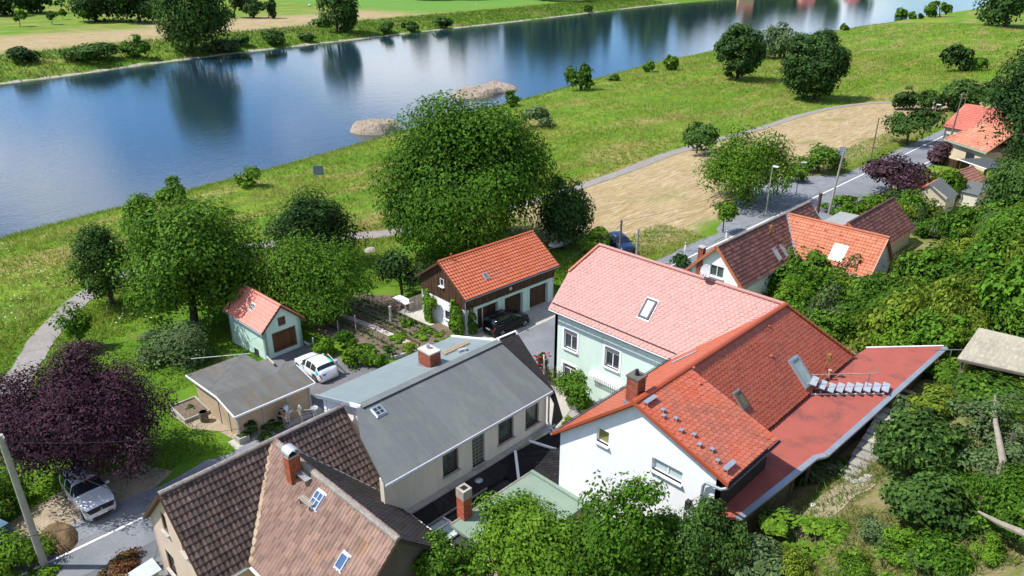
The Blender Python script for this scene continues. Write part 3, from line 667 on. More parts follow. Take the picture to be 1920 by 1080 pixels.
def snow_guard(h, a, b, n, m=None, hh=.16):
    a, b, n = Vector(a), Vector(b), Vector(n); d = b - a; q = h.mb(); k = int(d.length / .09)
    q.bar(a + n * hh, b + n * hh, .02); q.bar(a + n * .04, b + n * .04, .02)
    for i in range(k + 1): p = a + d * i / k; q.bar(p + n * .03, p + n * hh, .014)
    return h.part('snow_guard', q, m or mt_dark)
def gutter(h, a, b, m=None, r=.07, name='gutter'):
    a, b = Vector(a), Vector(b); d = (b - a).normalized(); X = d.cross(Vector((0, 0, 1))).normalized(); q = h.mb(); V = []
    for p in (a, b):
        for j in range(7):
            t = math.pi + math.pi * j / 6; V.append(p + X * math.cos(t) * r + Vector((0, 0, math.sin(t) * r)))
        for j in range(6, -1, -1):
            t = math.pi + math.pi * j / 6; V.append(p + X * math.cos(t) * r * .85 + Vector((0, 0, math.sin(t) * r * .85)))
    q.add(V, [(j, (j + 1) % 14, (j + 1) % 14 + 14, j + 14) for j in range(14)] + [tuple(range(14))[::-1], tuple(range(14, 28))])
    return h.part(name, q, m or mt_zinc)
# ================================================================ 1  L-shaped house: mint wing (C) and white wing (D)
h = House('l_shaped_house', 'L-shaped house, mint wing with salmon tiles and white gabled wing with red tiles', 'house', (-22, 32, 0))
ZR, ZE = 10.81, 6.6; O_ = (-16.72, 40.18, ZR); A1 = (-31.11, 40.18, ZR)
pc = (ZR - ZE) / (40.18 - 36.11)
hc = h.hit(1065, 508, (0, 36.11, ZE), (0, -pc, 1)); hv = min(max(40.18 - hc.y, .9), 2.4); HC = (-32.36, 40.18 - hv, ZR - hv * pc); HB = (-32.36, 40.18 + hv, ZR - hv * pc)
VB = (-21.74, 36.11, ZE)
roofC = h.slope([(-32.36, 36.11, ZE), VB, O_, A1, HC], mt_tile_pink, 'beaver', .34, .235)
h.slope([HB, HC, A1], mt_tile_pink, 'beaver', .34, .235)
h.slope([(-13.32, 43.58, 7.26), (-32.36, 43.58, 7.26), HB, A1, O_], mt_tile_pink)
roofDl = h.slope([VB, (-21.74, 24.89, ZE), (-16.72, 24.89, ZR), O_], mt_tile_red, 'beaver', .34, .235)
roofDr = h.slope([(-13.32, 29.4, 7.26), (-13.32, 43.58, 7.26), O_, (-16.72, 29.4, ZR)], mt_tile_red, 'beaver', .30, .225)
roofDn = h.slope([(-11.57, 24.89, 9.05), (-11.57, 29.56, 9.05), (-16.70, 29.56, ZR + .05), (-16.70, 24.89, ZR + .05)], mt_tile_red2, 'beaver', .30, .225, th=.2)
h.ridge([(-31.1, 40.18, ZR), O_], mt_tile_pink, parent=roofC); h.ridge([HC, A1], mt_tile_red, parent=roofC)
h.ridge([O_, (-16.72, 24.85, ZR + .03)], mt_tile_red, r=.15, parent=roofDl); h.ridge([O_, (-13.32, 43.58, 7.26)], mat('tile_ochre', (.34, .12, .045), (.28, .1, .04), 1.0), parent=roofDr)
# verge tiles of the white gable and the side of the raised slope
q = h.mb(); q.slab([(-21.78, 24.80, ZE - .12), (-16.72, 24.80, ZR - .06), (-16.72, 24.80, ZR + .12), (-21.78, 24.80, ZE + .07)], .09, (0, -1, 0)); q.slab([(-16.72, 24.80, ZR - .06), (-11.5, 24.80, 8.92), (-11.5, 24.80, 9.12), (-16.72, 24.80, ZR + .12)], .09, (0, -1, 0)); h.part('verge', q, mt_tile_red)
h.wall(mat('dark_side_wall', (.05, .045, .04), (.035, .03, .028), 2.0), (-16.7, 29.52, 0), (-1, 0, 0), [(0, 10.7), (-4.75, 9.0), (-4.75, 7.2), (-3.4, 7.2)], name='dormer_cheek')
# walls: mint wing
PX = (-32.05, 36.55, 0); hl = [(.98 - .08, 3.78, 2.22, 5.10), (4.80, 3.78, 6.12, 5.10), (.9, .9, 2.22, 2.3)]
hl = [(.92, 3.72, 2.18, 5.28), (4.72, 3.72, 5.98, 5.28), (.92, .9, 2.18, 2.42)]
h.wall(mt_mint, PX, (1, 0, 0), [(0, -.4), (10.8, -.4), (10.8, 6.95), (0, 6.95)], hl, depth=.2)
for a in hl: h.window(PX, (1, 0, 0), *a, depth=.2, trim=.17, mull=1, transom=.32)
for a in hl[:2]: q = h.mb(); q.obox((PX[0] + (a[0] + a[2]) / 2, 36.55 + .07, a[3] - .14), (.58, 0, 0), (0, .03, 0), (0, 0, .10)); h.part('roller_shutter', q, mat('shutter_grey', (.16, .17, .18)))
h.wall(mt_mint, (-32.05, 43.35, 0), (0, -1, 0), [(0, -.4), (6.8, -.4), (6.8, 6.9), (3.17 + hv, ZR - hv * pc - .15), (3.17 - hv, ZR - hv * pc - .15), (0, 7.2)])
h.wall(mt_mint, (-13.6, 43.35, 0), (-1, 0, 0), [(0, 0), (18.45, 0), (18.45, 7.2), (0, 7.2)])
h.wall(mt_white, (-13.55, 29.5, 0), (0, 1, 0), [(0, 0), (13.85, 0), (13.85, 7.2), (0, 7.2)])
q = h.mb(); q.bar((-32.3, 36.07, ZE - .09), (-21.9, 36.07, ZE - .09), .05, .12); h.part('fascia', q, mt_trim)
gutter(h, (-32.38, 36.0, ZE - .06), (-21.8, 36.0, ZE - .06), mt_dark, .06)
sn = Vector((0, -pc, 1)).normalized(); sn2 = Vector((-(ZR - ZE) / 5.02, 0, 1)).normalized()
def onC(x, y): return h.hit(x, y, (0, 36.11, ZE), (0, -pc, 1))
def onDl(x, y): return h.hit(x, y, VB, sn2)
def onDr(x, y): return h.hit(x, y, (-13.32, 0, 7.26), ((ZR - 7.26) / 3.4, 0, 1))
def onDn(x, y): return h.hit(x, y, (-11.57, 0, 9.05), ((ZR - 9.0) / 5.13, 0, 1))
snow_guard(h, onC(1036, 568), onC(1268, 664), sn)
snow_guard(h, (-21.6, 25.2, ZE + .13), (-21.6, 35.9, ZE + .13), sn2)
eC, sC = Vector((1, 0, 0)), Vector((0, 1, pc)); h.skylight(onC(1215, 580) + sn * .03, eC, sC, .86, 1.45, mat('dark_frame', (.03, .025, .03), rough=.5), mat('roof_window_pale', (.09, .17, .20), (.13, .22, .25), 2.0, rough=.25, spec=.25), h=.12, fw=.13)
eD, sD = Vector((0, 1, 0)), Vector((-1, 0, (ZR - 7.26) / 3.4)); nD = Vector(((ZR - 7.26) / 3.4, 0, 1)).normalized()
h.skylight(onDr(1500, 698) + nD * .04, eD, sD, .95, 1.75, mt_zinc, mat('roof_window_green', (.26, .34, .31), (.33, .40, .37), 2.0, rough=.2, spec=.4), h=.16, fw=.13, label='tall grey-framed roof window above the metal treads')
h.skylight(onDr(1387, 749) + nD * .04, eD, sD, .55, .85, mat('brown_frame', (.13, .08, .045)), mat('smoked_glass', (.12, .13, .07), rough=.1, spec=.8), h=.14, label='small brown-framed roof hatch')
# chimney on the ridge end, pale vent pipes
h.chimney((-17.35, 25.85), .66, .66, 9.7, 11.6, .09, mat('chimney_slate', (.10, .085, .075), (.14, .12, .1), 6), cw=.05)
q = h.mb(); q.lathe((-17.35, 25.85, 11.69), [(.11, 0), (.11, .12), (.085, .12), (.085, .3)], 12); h.part('flue_pipe', q, mt_dark)
q = h.mb(); q.box(-17.74, -16.96, 25.46, 26.24, 10.0, 10.25); h.part('chimney_flashing', q, mt_zinc)
# metal treads for the chimney sweep: rows of small steps on the near slope
dn = Vector(((ZR - 9.0) / 5.13, 0, 1)).normalized()
def tread(p, w_, d_, hh=.2, nm='roof_step'):
    q = h.mb(); p = Vector(p); z = Vector((0, 0, 1)); y = Vector((0, 1, 0)); x = Vector((1, 0, 0))
    q.obox(p + z * hh, x * d_ / 2, y * w_ / 2, z * .018)
    for sg in (-1, 1):
        q.bar(p + y * sg * w_ * .42 - x * d_ * .4, p + y * sg * w_ * .42 - x * d_ * .4 + z * hh, .03); q.bar(p + y * sg * w_ * .42 + x * d_ * .4 - z * .08, p + y * sg * w_ * .42 + x * d_ * .4 + z * hh, .03)
    return h.part(nm, q, mt_galv)
for x, y in ((1243, 772), (1244, 783), (1267, 788), (1277, 810), (1301, 818), (1311, 837), (1335, 846), (1345, 867)): tread(onDn(x, y), .2, .2, .14)
tread(onDn(1219, 755), .85, .26, .2, 'roof_platform'); tread(onDn(1367, 880), .85, .26, .24, 'roof_platform')
for x, y in ((1441, 612), (1446, 668), (1312, 720), (1300, 690)): 
    q = h.mb(); p = onDr(x, y) if x > 1400 else onDn(x, y); q.lathe(p, [(.12, 0), (.12, .06), (.05, .1)], 8); h.part('vent_tile', q, mt_tile_red)
q = h.mb(); p = onDr(1546, 690); q.tube([p, p + V3(.1, 0, .35), p + V3(.1, .1, .75)], .05, 6); q.obox(p + V3(.1, .1, .8), (.12, 0, 0), (0, .1, 0), (0, 0, .14)); h.part('roof_stack', q, mat('ochre_lichen', (.30, .16, .03), (.2, .1, .03), 8))
# flue on the orange slope and satellite dish on the salmon ridge
q = h.mb(); a, b = onDl(1262, 682), onDl(1308, 660); q.bar(a + sn2 * .08, b + sn2 * .08, .10, .06); h.part('roof_hook_rail', q, mt_zinc)
sd_ = h.hit(1322, 518, (0, 40.0, 0), (0, 1, 0)); q = h.mb(); q.tube([(sd_.x, 40.1, ZR - .2), (sd_.x, 40.05, ZR + .7)], .03, 6); h.part('dish_mast', q, mt_galv)
q = h.mb(); cdir = Vector((-.35, -.75, .45)).normalized(); X = cdir.cross(V3(0, 0, 1)).normalized(); Y = X.cross(cdir); cc = Vector((sd_.x, 39.85, ZR + .75)); V = []; n_ = 20
for r_, dd in ((0, -.09), (.2, -.075), (.4, 0), (.41, .012)):
    for j in range(n_): t = 2 * math.pi * j / n_; V.append(cc + X * math.cos(t) * r_ * .95 + Y * math.sin(t) * r_ * 1.05 + cdir * dd)
q.add(V, [(i * n_ + j, i * n_ + (j + 1) % n_, (i + 1) * n_ + (j + 1) % n_, (i + 1) * n_ + j) for i in range(3) for j in range(n_)]); dish = h.part('satellite_dish', q, mat('dish_grey', (.36, .36, .38), rough=.5))
q = h.mb(); q.bar(cc - Y * .38, cc + cdir * .42 - Y * .12, .025); q.obox(cc + cdir * .42 - Y * .1, X * .05, Y * .05, cdir * .06); h.part('receiver_arm', q, mt_dark, dish)
# white gable of the D wing
PXD = (-21.45, 25.15, 0); gl = [(2.42, 7.38, 3.20, 8.22), (5.82, 7.48, 7.52, 8.16)]
sl = (ZR - ZE) / 5.02
h.wall(mt_white, PXD, (1, 0, 0), [(0, -.5), (9.5, 2.5), (9.5, 9.05 + .38 * .08), (4.73, ZR - .12), (0, ZE + .29 * sl - .16)], gl, depth=.2)
h.window(PXD, (1, 0, 0), *gl[0], depth=.2, mull=0, gm=mat('amber_glass', (.22, .20, .06), rough=.2), sill=True)
h.window(PXD, (1, 0, 0), *gl[1], depth=.2, mull=1, gm=mt_glass_pale, sill=True)
h.wall(mat('dark_side_wall', (.05, .045, .04), (.035, .03, .028), 2.0), (-11.95, 25.15, 0), (0, 1, 0), [(0, 2), (4.38, 2), (4.38, 9.05), (0, 9.05)])  # side wall coloured near black: shade under the eave put into its colour
h.wall(mt_white, (-21.45, 36.6, 0), (0, -1, 0), [(0, -.5), (11.45, -.5), (11.45, 6.75), (0, 6.75)])
p = h.hit(1231, 982, (0, 25.1, 0), (0, 1, 0)); q = h.mb(); V = [Vector((p.x + .22 * math.cos(2 * math.pi * j / 16), 25.12, p.z + .22 * math.sin(2 * math.pi * j / 16))) for j in range(16)]; q.slab(V, .05, (0, -1, 0)); h.part('wall_vent', q, mt_dark)
gutter(h, (-11.47, 24.75, 8.93), (-11.47, 29.7, 8.93), mt_dark, .08); gutter(h, (-21.84, 24.8, ZE - .05), (-21.84, 36.0, ZE - .05), mt_zinc, .075)
q = h.mb(); q.tube([(-11.5, 24.85, 8.85), (-11.75, 24.75, 8.7), (-12.6, 24.95, 8.45), (-12.75, 25.0, 8.2), (-12.8, 25.05, 7.2)], .075, 8); h.part('downpipe', q, mt_zinc)
# awning on the mint wall
q = h.mb(); a = h.hit(1108, 694, (0, 36.5, 0), (0, 1, 0)); b = h.hit(1167, 724, (0, 36.5, 0), (0, 1, 0)); 
q.obox(((a.x + b.x) / 2, 36.35, 2.75), ((b.x - a.x) / 2, 0, 0), (0, .16, 0), (0, 0, .07)); aw = h.part('awning', q, mt_trim)
q = h.mb(); k = 15
for i in range(k):
    xx = a.x + (b.x - a.x) * (i + .5) / k; q.obox((xx, 36.17, 2.55), ((b.x - a.x) / k * .33, 0, 0), (0, .012, 0), (0, 0, .12))
h.part('awning_valance', q, mt_trim, aw)
q = h.mb(); q.lathe((0, 0, 0), [(.18, 0), (.18, .05)], 14); q.v = [Vector((v_.x + a.x + .75, 36.5 - v_.z, v_.y + 2.25)) for v_ in q.v]; h.part('wall_lamp', q, mat('lamp_grey', (.3, .31, .32)))
h.finish()
# ================================================================ 2  flat red annex on the hillside
h = House('flat_roof_annex', 'low annex with flat red felt roof beside the white gabled wing', 'annex', (-12, 36, 5))
Z7 = 7.07
ring = [(-12.81, 24.04), (-11.19, 25.42), (-10.71, 32.2), (-10.42, 32.8), (-9.79, 49.27), (-13.24, 45.52), (-13.38, 44.0), (-13.38, 29.3), (-12.0, 29.3), (-12.0, 24.9)]
q = h.mb(); q.slab([(a, b, Z7) for a, b in ring], .16, (0, 0, 1)); h.part('roof', q, mt_felt_red)
edge = [(-12.81, 24.04), (-11.19, 25.42), (-10.71, 32.2), (-10.42, 32.8), (-9.79, 49.27)]
for a, b in zip(edge[1:-1], edge[2:]):
    q = h.mb(); d = (Vector((*b, 0)) - Vector((*a, 0))).normalized(); x = Vector((d.y, -d.x, 0)); q.slab([Vector((*a, Z7 + .03)) - x * .02, Vector((*a, Z7 + .015)) + x * .26, Vector((*b, Z7 + .015)) + x * .26, Vector((*b, Z7 + .03)) - x * .02], .12, (0, 0, 1)); h.part('edge_flashing', q, mt_zinc)
q = h.mb(); q.bar((-12.95, 24.0, Z7 + .03), (-12.2, 24.95, Z7 + .03), .3, .08); q.bar((-12.81, 23.95, Z7 + .02), (-12.0, 24.64, Z7 + .02), .18, .05); h.part('edge_flashing', q, mt_zinc)
q = h.mb(); q.bar((-9.85, 49.3, Z7 + .03), (-13.28, 45.55, Z7 + .03), .12, .06); h.part('edge_trim', q, mt_trim)
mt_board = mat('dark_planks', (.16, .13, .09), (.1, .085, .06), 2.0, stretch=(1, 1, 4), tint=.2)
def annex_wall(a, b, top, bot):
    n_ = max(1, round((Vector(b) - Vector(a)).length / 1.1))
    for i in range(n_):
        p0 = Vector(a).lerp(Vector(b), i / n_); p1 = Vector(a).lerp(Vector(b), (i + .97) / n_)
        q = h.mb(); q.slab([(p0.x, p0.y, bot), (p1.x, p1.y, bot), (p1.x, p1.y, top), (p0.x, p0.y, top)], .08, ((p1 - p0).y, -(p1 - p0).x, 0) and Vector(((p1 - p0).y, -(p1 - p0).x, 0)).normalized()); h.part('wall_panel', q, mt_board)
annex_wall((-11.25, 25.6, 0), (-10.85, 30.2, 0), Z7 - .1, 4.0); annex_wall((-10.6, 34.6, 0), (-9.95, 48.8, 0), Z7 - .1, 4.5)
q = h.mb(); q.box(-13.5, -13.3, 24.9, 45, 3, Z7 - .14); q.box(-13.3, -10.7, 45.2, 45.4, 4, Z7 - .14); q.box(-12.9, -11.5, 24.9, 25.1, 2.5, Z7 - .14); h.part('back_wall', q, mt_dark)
for b in (30.4, 32.3, 34.4):
    q = h.mb(); q.box(-10.92, -10.78, b - .07, b + .07, 4.2, Z7 - .13); h.part('post', q, mt_woodpole)
# walkway of metal treads across the flat roof
a = atz(1524, 731, Z7 + .15); b = atz(1660, 730, Z7 + .15)
for i in range(9):
    p = a.lerp(b, i / 8); q = h.mb(); q.obox((p.x, p.y, Z7 + .30 + (.45 if i < 1 else .2 if i < 2 else 0)), (.19, .0, 0), (-.12, .50, 0), (0, .0, .02)); 
    for sg in (-1, 1): q.bar((p.x - .08 * sg, p.y + .36 * sg, Z7 - .01), (p.x - .08 * sg, p.y + .36 * sg, Z7 + .28), .05)
    h.part('tread', q, mt_alu)
q = h.mb(); 
for sg in (-1, 1):
    d = Vector((-.08, .36, 0)) * sg; q.bar(a + d + V3(0, 0, -.1), b + d + V3(0, 0, -.1), .06, .05)
h.part('tread_rail', q, mt_trim)
q = h.mb(); a2 = atz(1522, 703, Z7 + 1.15); b2 = atz(1652, 700, Z7 + 1.15); q.bar(a2, b2, .04); 
for t in (.16, .84): p = a2.lerp(b2, t); q.bar((p.x, p.y, Z7), (p.x, p.y, Z7 + 1.15), .035)
h.part('handrail', q, mat('rust_steel', (.30, .2, .15), (.4, .38, .36), 5))
q = h.mb(); p = atz(1553, 712, Z7); q.lathe((p.x, p.y, Z7), [(.07, 0), (.07, .6), (.1, .6), (.1, .68)], 10); h.part('vent_pipe', q, mat('clay_pipe', (.5, .3, .24)))
# ================================================================ 3  grey felt-roofed house
h = House('felt_roof_house', 'cream house with low grey felt gable roof and brick chimney by the road', 'house', (-30, 23, 0))
RF = (-29.88, 28.72, 7.64); RN = (-29.88, 16.6, 7.64); RN2 = (-29.88, 18.2, 7.64)
LF = (-34.62, 28.72, 6.19); LN = (-34.62, 18.2, 6.19); RE = (-25.25, 28.72, 6.0); REn = (-25.25, 16.3, 6.0)
felt(h, [LF, LN, RN2, RF], mt_felt_blue, 1.05, name='roof'); 
nr = Vector((1.64 / 4.63, 0, 1)).normalized()
mid1 = Vector(RE).lerp(Vector(RF), .52); mid2 = Vector(REn).lerp(Vector((-29.88, 16.3, 7.64)), .52)
NE = [h.hit(x, y, RE, nr) for x, y in ((723, 910), (700, 866), (676, 818))]; NE[0] = Vector((-25.25, NE[0].y, 6.0))
felt(h, [NE[0], RE, RF, (-29.88, 17.9, 7.64)] + NE[:0:-1], mt_felt_grey, 1.0, name='roof')
q = h.mb(); q.bar(Vector(RF) + V3(0, .02, .03), Vector((-29.88, 18.15, 7.67)), .5, .03); h.part('ridge_strip', q, mt_felt_grey)
for a, b in ((LF, RF), (LN, RN2)):
    q = h.mb(); q.bar(Vector(a) + V3(-.05, .05 if a is LF else -.05, -.02), Vector(b) + V3(0, .05 if a is LF else -.05, -.02), .12, .2); h.part('verge_board', q, mt_trim if a is LF else mt_zinc)
q = h.mb(); q.bar(Vector(RN2) + V3(-.95, -.08, -.28), Vector(RN2) + V3(.1, -.08, .02), .1, .22); h.part('verge_board', q, mt_trim)
gutter(h, Vector(RE) + V3(.06, 0, -.06), Vector(REn) + V3(.06, 0, -.06), mt_zinc, .07); 
q = h.mb(); q.bar(Vector(RE) + V3(.02, 0, -.03), Vector(REn) + V3(.02, 0, -.03), .03, .09); h.part('eave_trim', q, mt_trim)
gutter(h, Vector(LF) + V3(-.08, 0, -.08), Vector(LN) + V3(-.08, 0, -.08), mt_zinc, .07)
PF = (-25.62, 16.45, 0); fh = [(3.85, 4.05, 4.98, 5.58), (6.0, 3.5, 6.95, 5.5), (8.05, 4.02, 9.3, 5.45), (10.32, 4.0, 11.5, 5.4)]
h.wall(mt_cream, PF, (0, 1, 0), [(0, 0), (12.15, 0), (12.15, 5.98), (0, 5.98)], fh, depth=.22)
fb = mat('brown_window_wood', (.19, .125, .06), (.15, .1, .05), 3)
for i in (0, 2, 3): h.window(PF, (0, 1, 0), *fh[i], depth=.2, fm=fb, mull=0, curtain=True, sill=True, sm=mt_concrete, gm=mt_clear)
h.window(PF, (0, 1, 0), *fh[1], depth=.2, fm=mat('glass_block_joint', (.30, .27, .22)), mull=2, bars=7, sill=True, sm=mt_concrete, name='glass_block_window', gm=mat('glass_block', (.07, .10, .09), (.12, .06, .03), 6, .55, .6, rough=.25, spec=.6), fw=.03)
q = h.mb(); q.box(-25.61, -25.28, 16.45, 28.6, 3.22, 3.36); h.part('ledge', q, mt_concrete)
h.wall(mt_white, (-34.35, 28.5, 0), (0, -1, 0), [(0, -.3), (10.1, -.3), (10.1, 6.15), (0, 6.15)], [(1.5, 3.6, 2.6, 5.0), (4.5, 3.6, 5.6, 5.0), (7.5, 3.6, 8.6, 5.0), (1.5, .9, 2.6, 2.3), (7.5, .9, 8.6, 2.3)])
for a in [(1.5, 3.6, 2.6, 5.0), (4.5, 3.6, 5.6, 5.0), (7.5, 3.6, 8.6, 5.0), (1.5, .9, 2.6, 2.3), (7.5, .9, 8.6, 2.3)]: h.window((-34.35, 28.5, 0), (0, -1, 0), *a)
h.wall(mt_white, (-34.35, 18.45, 0), (1, 0, 0), [(0, -.3), (4.5, -.3), (4.5, 7.45), (0, 6.1)]); h.wall(mt_cream, (-29.9, 18.3, 0), (1, 0, 0), [(0, -.3), (4.25, -.3), (4.25, 5.9), (0, 7.45)])
h.wall(mt_cream, (-25.65, 28.55, 0), (-1, 0, 0), [(0, -.3), (8.7, -.3), (8.7, 6.1), (4.25, 7.5), (0, 5.95)])
# slate-hung flank at the far end
T2 = h.hit(968, 621, (0, 29.6, 0), (0, 1, 0)); T3 = h.hit(1056, 785, (0, 30.1, 0), (0, 1, 0)); Rr = Vector(RE) + V3(.15, .1, -.1); Rf = Vector(RF) + V3(-.35, .08, -.02); R0 = Vector((-25.3, 28.7, 3.0))
sl0 = h.mb(); sl0.add([Rf, Rr, R0, T3, T2], [(0, 1, 4), (1, 3, 4), (1, 2, 3)]); flank = h.part('slate_flank', sl0, mt_slate)
nS = (Rr - Rf).cross(T2 - Rf).normalized(); nS = nS if nS.z > 0 else -nS
def slates(h, A, B, C, D, m, parent, rows, cols, nn):
    """small slates over the quad A-B (bottom) C-D (top)"""
    for r_ in range(rows):
        for c_ in range(cols):
            o_ = .5 if r_ % 2 else 0
            def pt(x, y): return (A.lerp(B, x)).lerp(D.lerp(C, x), y)
            x0, x1 = min(1, max(0, (c_ + o_ - .5) / cols)), min(1, (c_ + o_ + .48) / cols)
            if x1 - x0 < .01: continue
            y0, y1 = r_ / rows, min(1, (r_ + 1.25) / rows); q = h.mb()
            q.add([pt(x0, y0) + nn * .03, pt(x1, y0) + nn * .03, pt(x1, y1) + nn * .004, pt(x0, y1) + nn * .004, pt(x0, y0) + nn * .012, pt(x1, y0) + nn * .012], [(0, 1, 2, 3), (4, 5, 1, 0)]); h.part('slate', q, m, parent)
slates(h, Rr, T3, T2, Rf, mt_slate, flank, 12, 7, nS)
for a, b in ((Rf, T2), (T2, T3)):
    q = h.mb(); q.bar(a + nS * .05, b + nS * .05, .14, .06); h.part('flank_trim', q, mt_trim)
q = h.mb(); q.tube([(-25.2, 28.55, 5.9), (-25.42, 28.62, 5.7), (-25.42, 28.62, 3.7), (-25.0, 28.62, 3.2), (-24.2, 28.5, 2.9)], .06, 8); h.part('downpipe', q, mt_zinc)
# chimney, board walk and vents on the pale slope
sp = h.hit(806, 684, LF, (-1.45 / 4.74, 0, 1)); h.chimney((sp.x, sp.y), 1.15, .82, sp.z - .35, sp.z + 1.0, .1, mt_mortar, cw=.03)
q = h.mb(); q.lathe((sp.x - .15, sp.y + .05, sp.z + 1.1), [(.1, 0), (.1, .22), (.12, .22), (.12, .26)], 12); h.part('flue_pipe', q, mt_zinc); q = h.mb(); q.box(sp.x - .63, sp.x + .63, sp.y - .46, sp.y + .46, sp.z - .3, sp.z + .06); h.part('chimney_flashing', q, mt_zinc)
nl = Vector((-1.45 / 4.74, 0, 1)).normalized(); a = h.hit(832, 667, LF, nl) + nl * .14; b = h.hit(879, 645, LF, nl) + nl * .14
bw = h.mb(); 
for sg in (-1, 1): bw.bar(a + V3(.13 * sg, 0, 0), b + V3(.13 * sg, 0, 0), .07, .05)
bwo = h.part('roof_ladder', bw, mt_wood_tan)
for i in range(14):
    p = a.lerp(b, (i + .5) / 14); q = h.mb(); q.obox(p + nl * .035, (.17, 0, 0), (0, .03, 0), (0, 0, .01)); h.part('rung', q, mt_wood_tan, bwo)
for i, (x, y) in enumerate(((862, 661), (868, 659), (874, 658))):
    p = h.hit(x, y, LF, nl); q = h.mb(); q.obox(p + nl * .1, (.11, 0, 0), (0, .11, 0), (0, 0, .1)); h.part('vent_cowl', q, mt_galv)
p = h.hit(710, 772, RE, nr); h.skylight(p + nr * .03, (0, 1, 0), (-1, 0, 1.64 / 4.63), .62, .62, mt_galv, mt_glass, h=.1, cross=True, name='roof_hatch')
# ================================================================ 4  black and green felt roofs in the yard
h = House('yard_outbuilding', 'black felt flat roof with slate lean-to between grey house and white wing', 'outbuilding', (-23.4, 20, 0))
q = h.mb(); q.box(-25.25, -21.8, 13.5, 25.9, 2.28, 2.42); h.part('flat_roof', q, mt_felt_black)
q = h.mb(); q.box(-25.5, -22.0, 13.7, 25.7, -.3, 2.28); h.part('wall', q, mt_cream)
for i in range(9):
    q = h.mb(); q.slab([(-25.28, 14 + i * 1.3, 3.2), (-24.5, 14 + i * 1.3, 2.62), (-24.5, 15.27 + i * 1.3, 2.62), (-25.28, 15.27 + i * 1.3, 3.2)], .1, (.6, 0, .8)); h.part('lean_to_panel', q, mt_slate)
for i in range(4):
    q = h.mb(); q.box(-24.45 + i * .66, -24.45 + (i + 1) * .66 - .01, 14, 25.85, 2.421, 2.432 + .004 * (i % 2)); h.part('felt_strip', q, mt_felt_black)
q = h.mb(); q.bar((-24.5, 14.2, 2.66), (-24.5, 22.5, 2.66), .1, .08); h.part('edge_strip', q, mt_ridge_mortar)
mtp = h.hit(898, 918, (0, 0, 2.43), (0, 0, 1)); q = h.mb(); q.lathe((mtp.x, mtp.y, 2.43), [(.11, 0), (.11, .62), (.24, .62), (.24, .66), (.05, .74)], 16); h.part('vent_cowl', q, mt_galv)
cp = h.hit(872, 985, (0, 0, 2.4), (0, 0, 1)); h.chimney((cp.x, cp.y), .56, .56, 1.8, 4.35, .55, mat('old_render', (.42, .38, .33), (.26, .22, .18), 5), cw=.02, brick=mat('bright_brick', (.42, .11, .06), (.34, .09, .05), 6, tint=.25))
q = h.mb(); q.box(cp.x - .16, cp.x + .16, cp.y - .16, cp.y + .16, 4.91, 4.92); h.part('flue_opening', q, mt_black)
# slate pitched roof against the white wing with white valley gutters
a = h.hit(966, 848, (0, 0, 3.3), (0, 0, 1)); b = h.hit(973, 905, (0, 0, 2.55), (0, 0, 1)); c = V3(-21.6, 25.95, 2.6); d = V3(-21.6, 30.0, 3.4); e_ = V3(-25.0, 28.5, 3.3)
q = h.mb(); q.slab([b, c, d, e_, a], .1, (0, 0, 1)); sp_ = h.part('slate_roof', q, mt_slate); 
slates(h, b, c, d, a, mt_slate, sp_, 14, 9, V3(0, 0, 1))
q = h.mb(); q.slab([h.hit(880, 873, (0, 0, 2.6), (0, 0, 1)), b, a], .1, (0, 0, 1)); h.part('slate_roof', q, mt_slate)
q = h.mb(); q.bar(a + V3(0, 0, .1), b + V3(0, 0, .1), .16, .1); h.part('white_gutter', q, mt_trim)
a = h.hit(992, 829, (0, 0, 3.3), (0, 0, 1)); b = h.hit(1042, 845, (0, 0, 3.1), (0, 0, 1)); q = h.mb(); q.bar(a + V3(0, 0, .1), b + V3(0, 0, .1), .14, .1); h.part('white_gutter', q, mt_trim)
a = h.hit(1000, 820, (0, 0, 3.4), (0, 0, 1)); b = h.hit(1040, 797, (0, 0, 3.4), (0, 0, 1)); q = h.mb(); q.bar(a + V3(0, 0, .05), b + V3(0, 0, .05), .12, .1); h.part('white_gutter', q, mt_zinc)
g0 = h.hit(818, 990, (0, 0, 2.9), (0, 0, 1)); 
h2 = House('glazed_lean_to', 'small white-framed glass lean-to roof behind the old tiled wing', 'lean-to', (g0.x, g0.y, 0))
q = h2.mb(); q.box(g0.x - .8, g0.x + .8, g0.y - .9, g0.y + .9, 0, 2.45); h2.part('wall', q, mt_cream)
for i in range(2):
    q = h2.mb(); q.slab([(g0.x - .8 + i * .82, g0.y - .9, 2.5), (g0.x + i * .8, g0.y - .9, 2.7 - i * .2), (g0.x + i * .8, g0.y + .9, 2.7 - i * .2), (g0.x - .8 + i * .82, g0.y + .9, 2.5 + i * .2)], .03, (0, 0, 1)); h2.part('pane', q, mt_glass_pale)
q = h2.mb()
for u in (-.8, 0, .8): q.bar((g0.x + u, g0.y - .95, 2.6 + (.14 if u == 0 else 0)), (g0.x + u, g0.y + .95, 2.6 + (.14 if u == 0 else 0)), .07)
for v in (-.95, .95): q.bar((g0.x - .8, g0.y + v, 2.6), (g0.x, g0.y + v, 2.74), .07); q.bar((g0.x + .8, g0.y + v, 2.6), (g0.x, g0.y + v, 2.74), .07)
h2.part('frame', q, mt_trim)
h = House('green_roof_shed', 'outbuilding with flat green felt roof in front of the white gable', 'outbuilding', (-20.5, 20, 0))
felt(h, [(-23.42, 18.9, 3.0), (-23.42, 25.05, 3.0), (-19.4, 25.05, 3.04), (-19.4, 18.9, 3.04)], mt_felt_green, 1.05, th=.18)
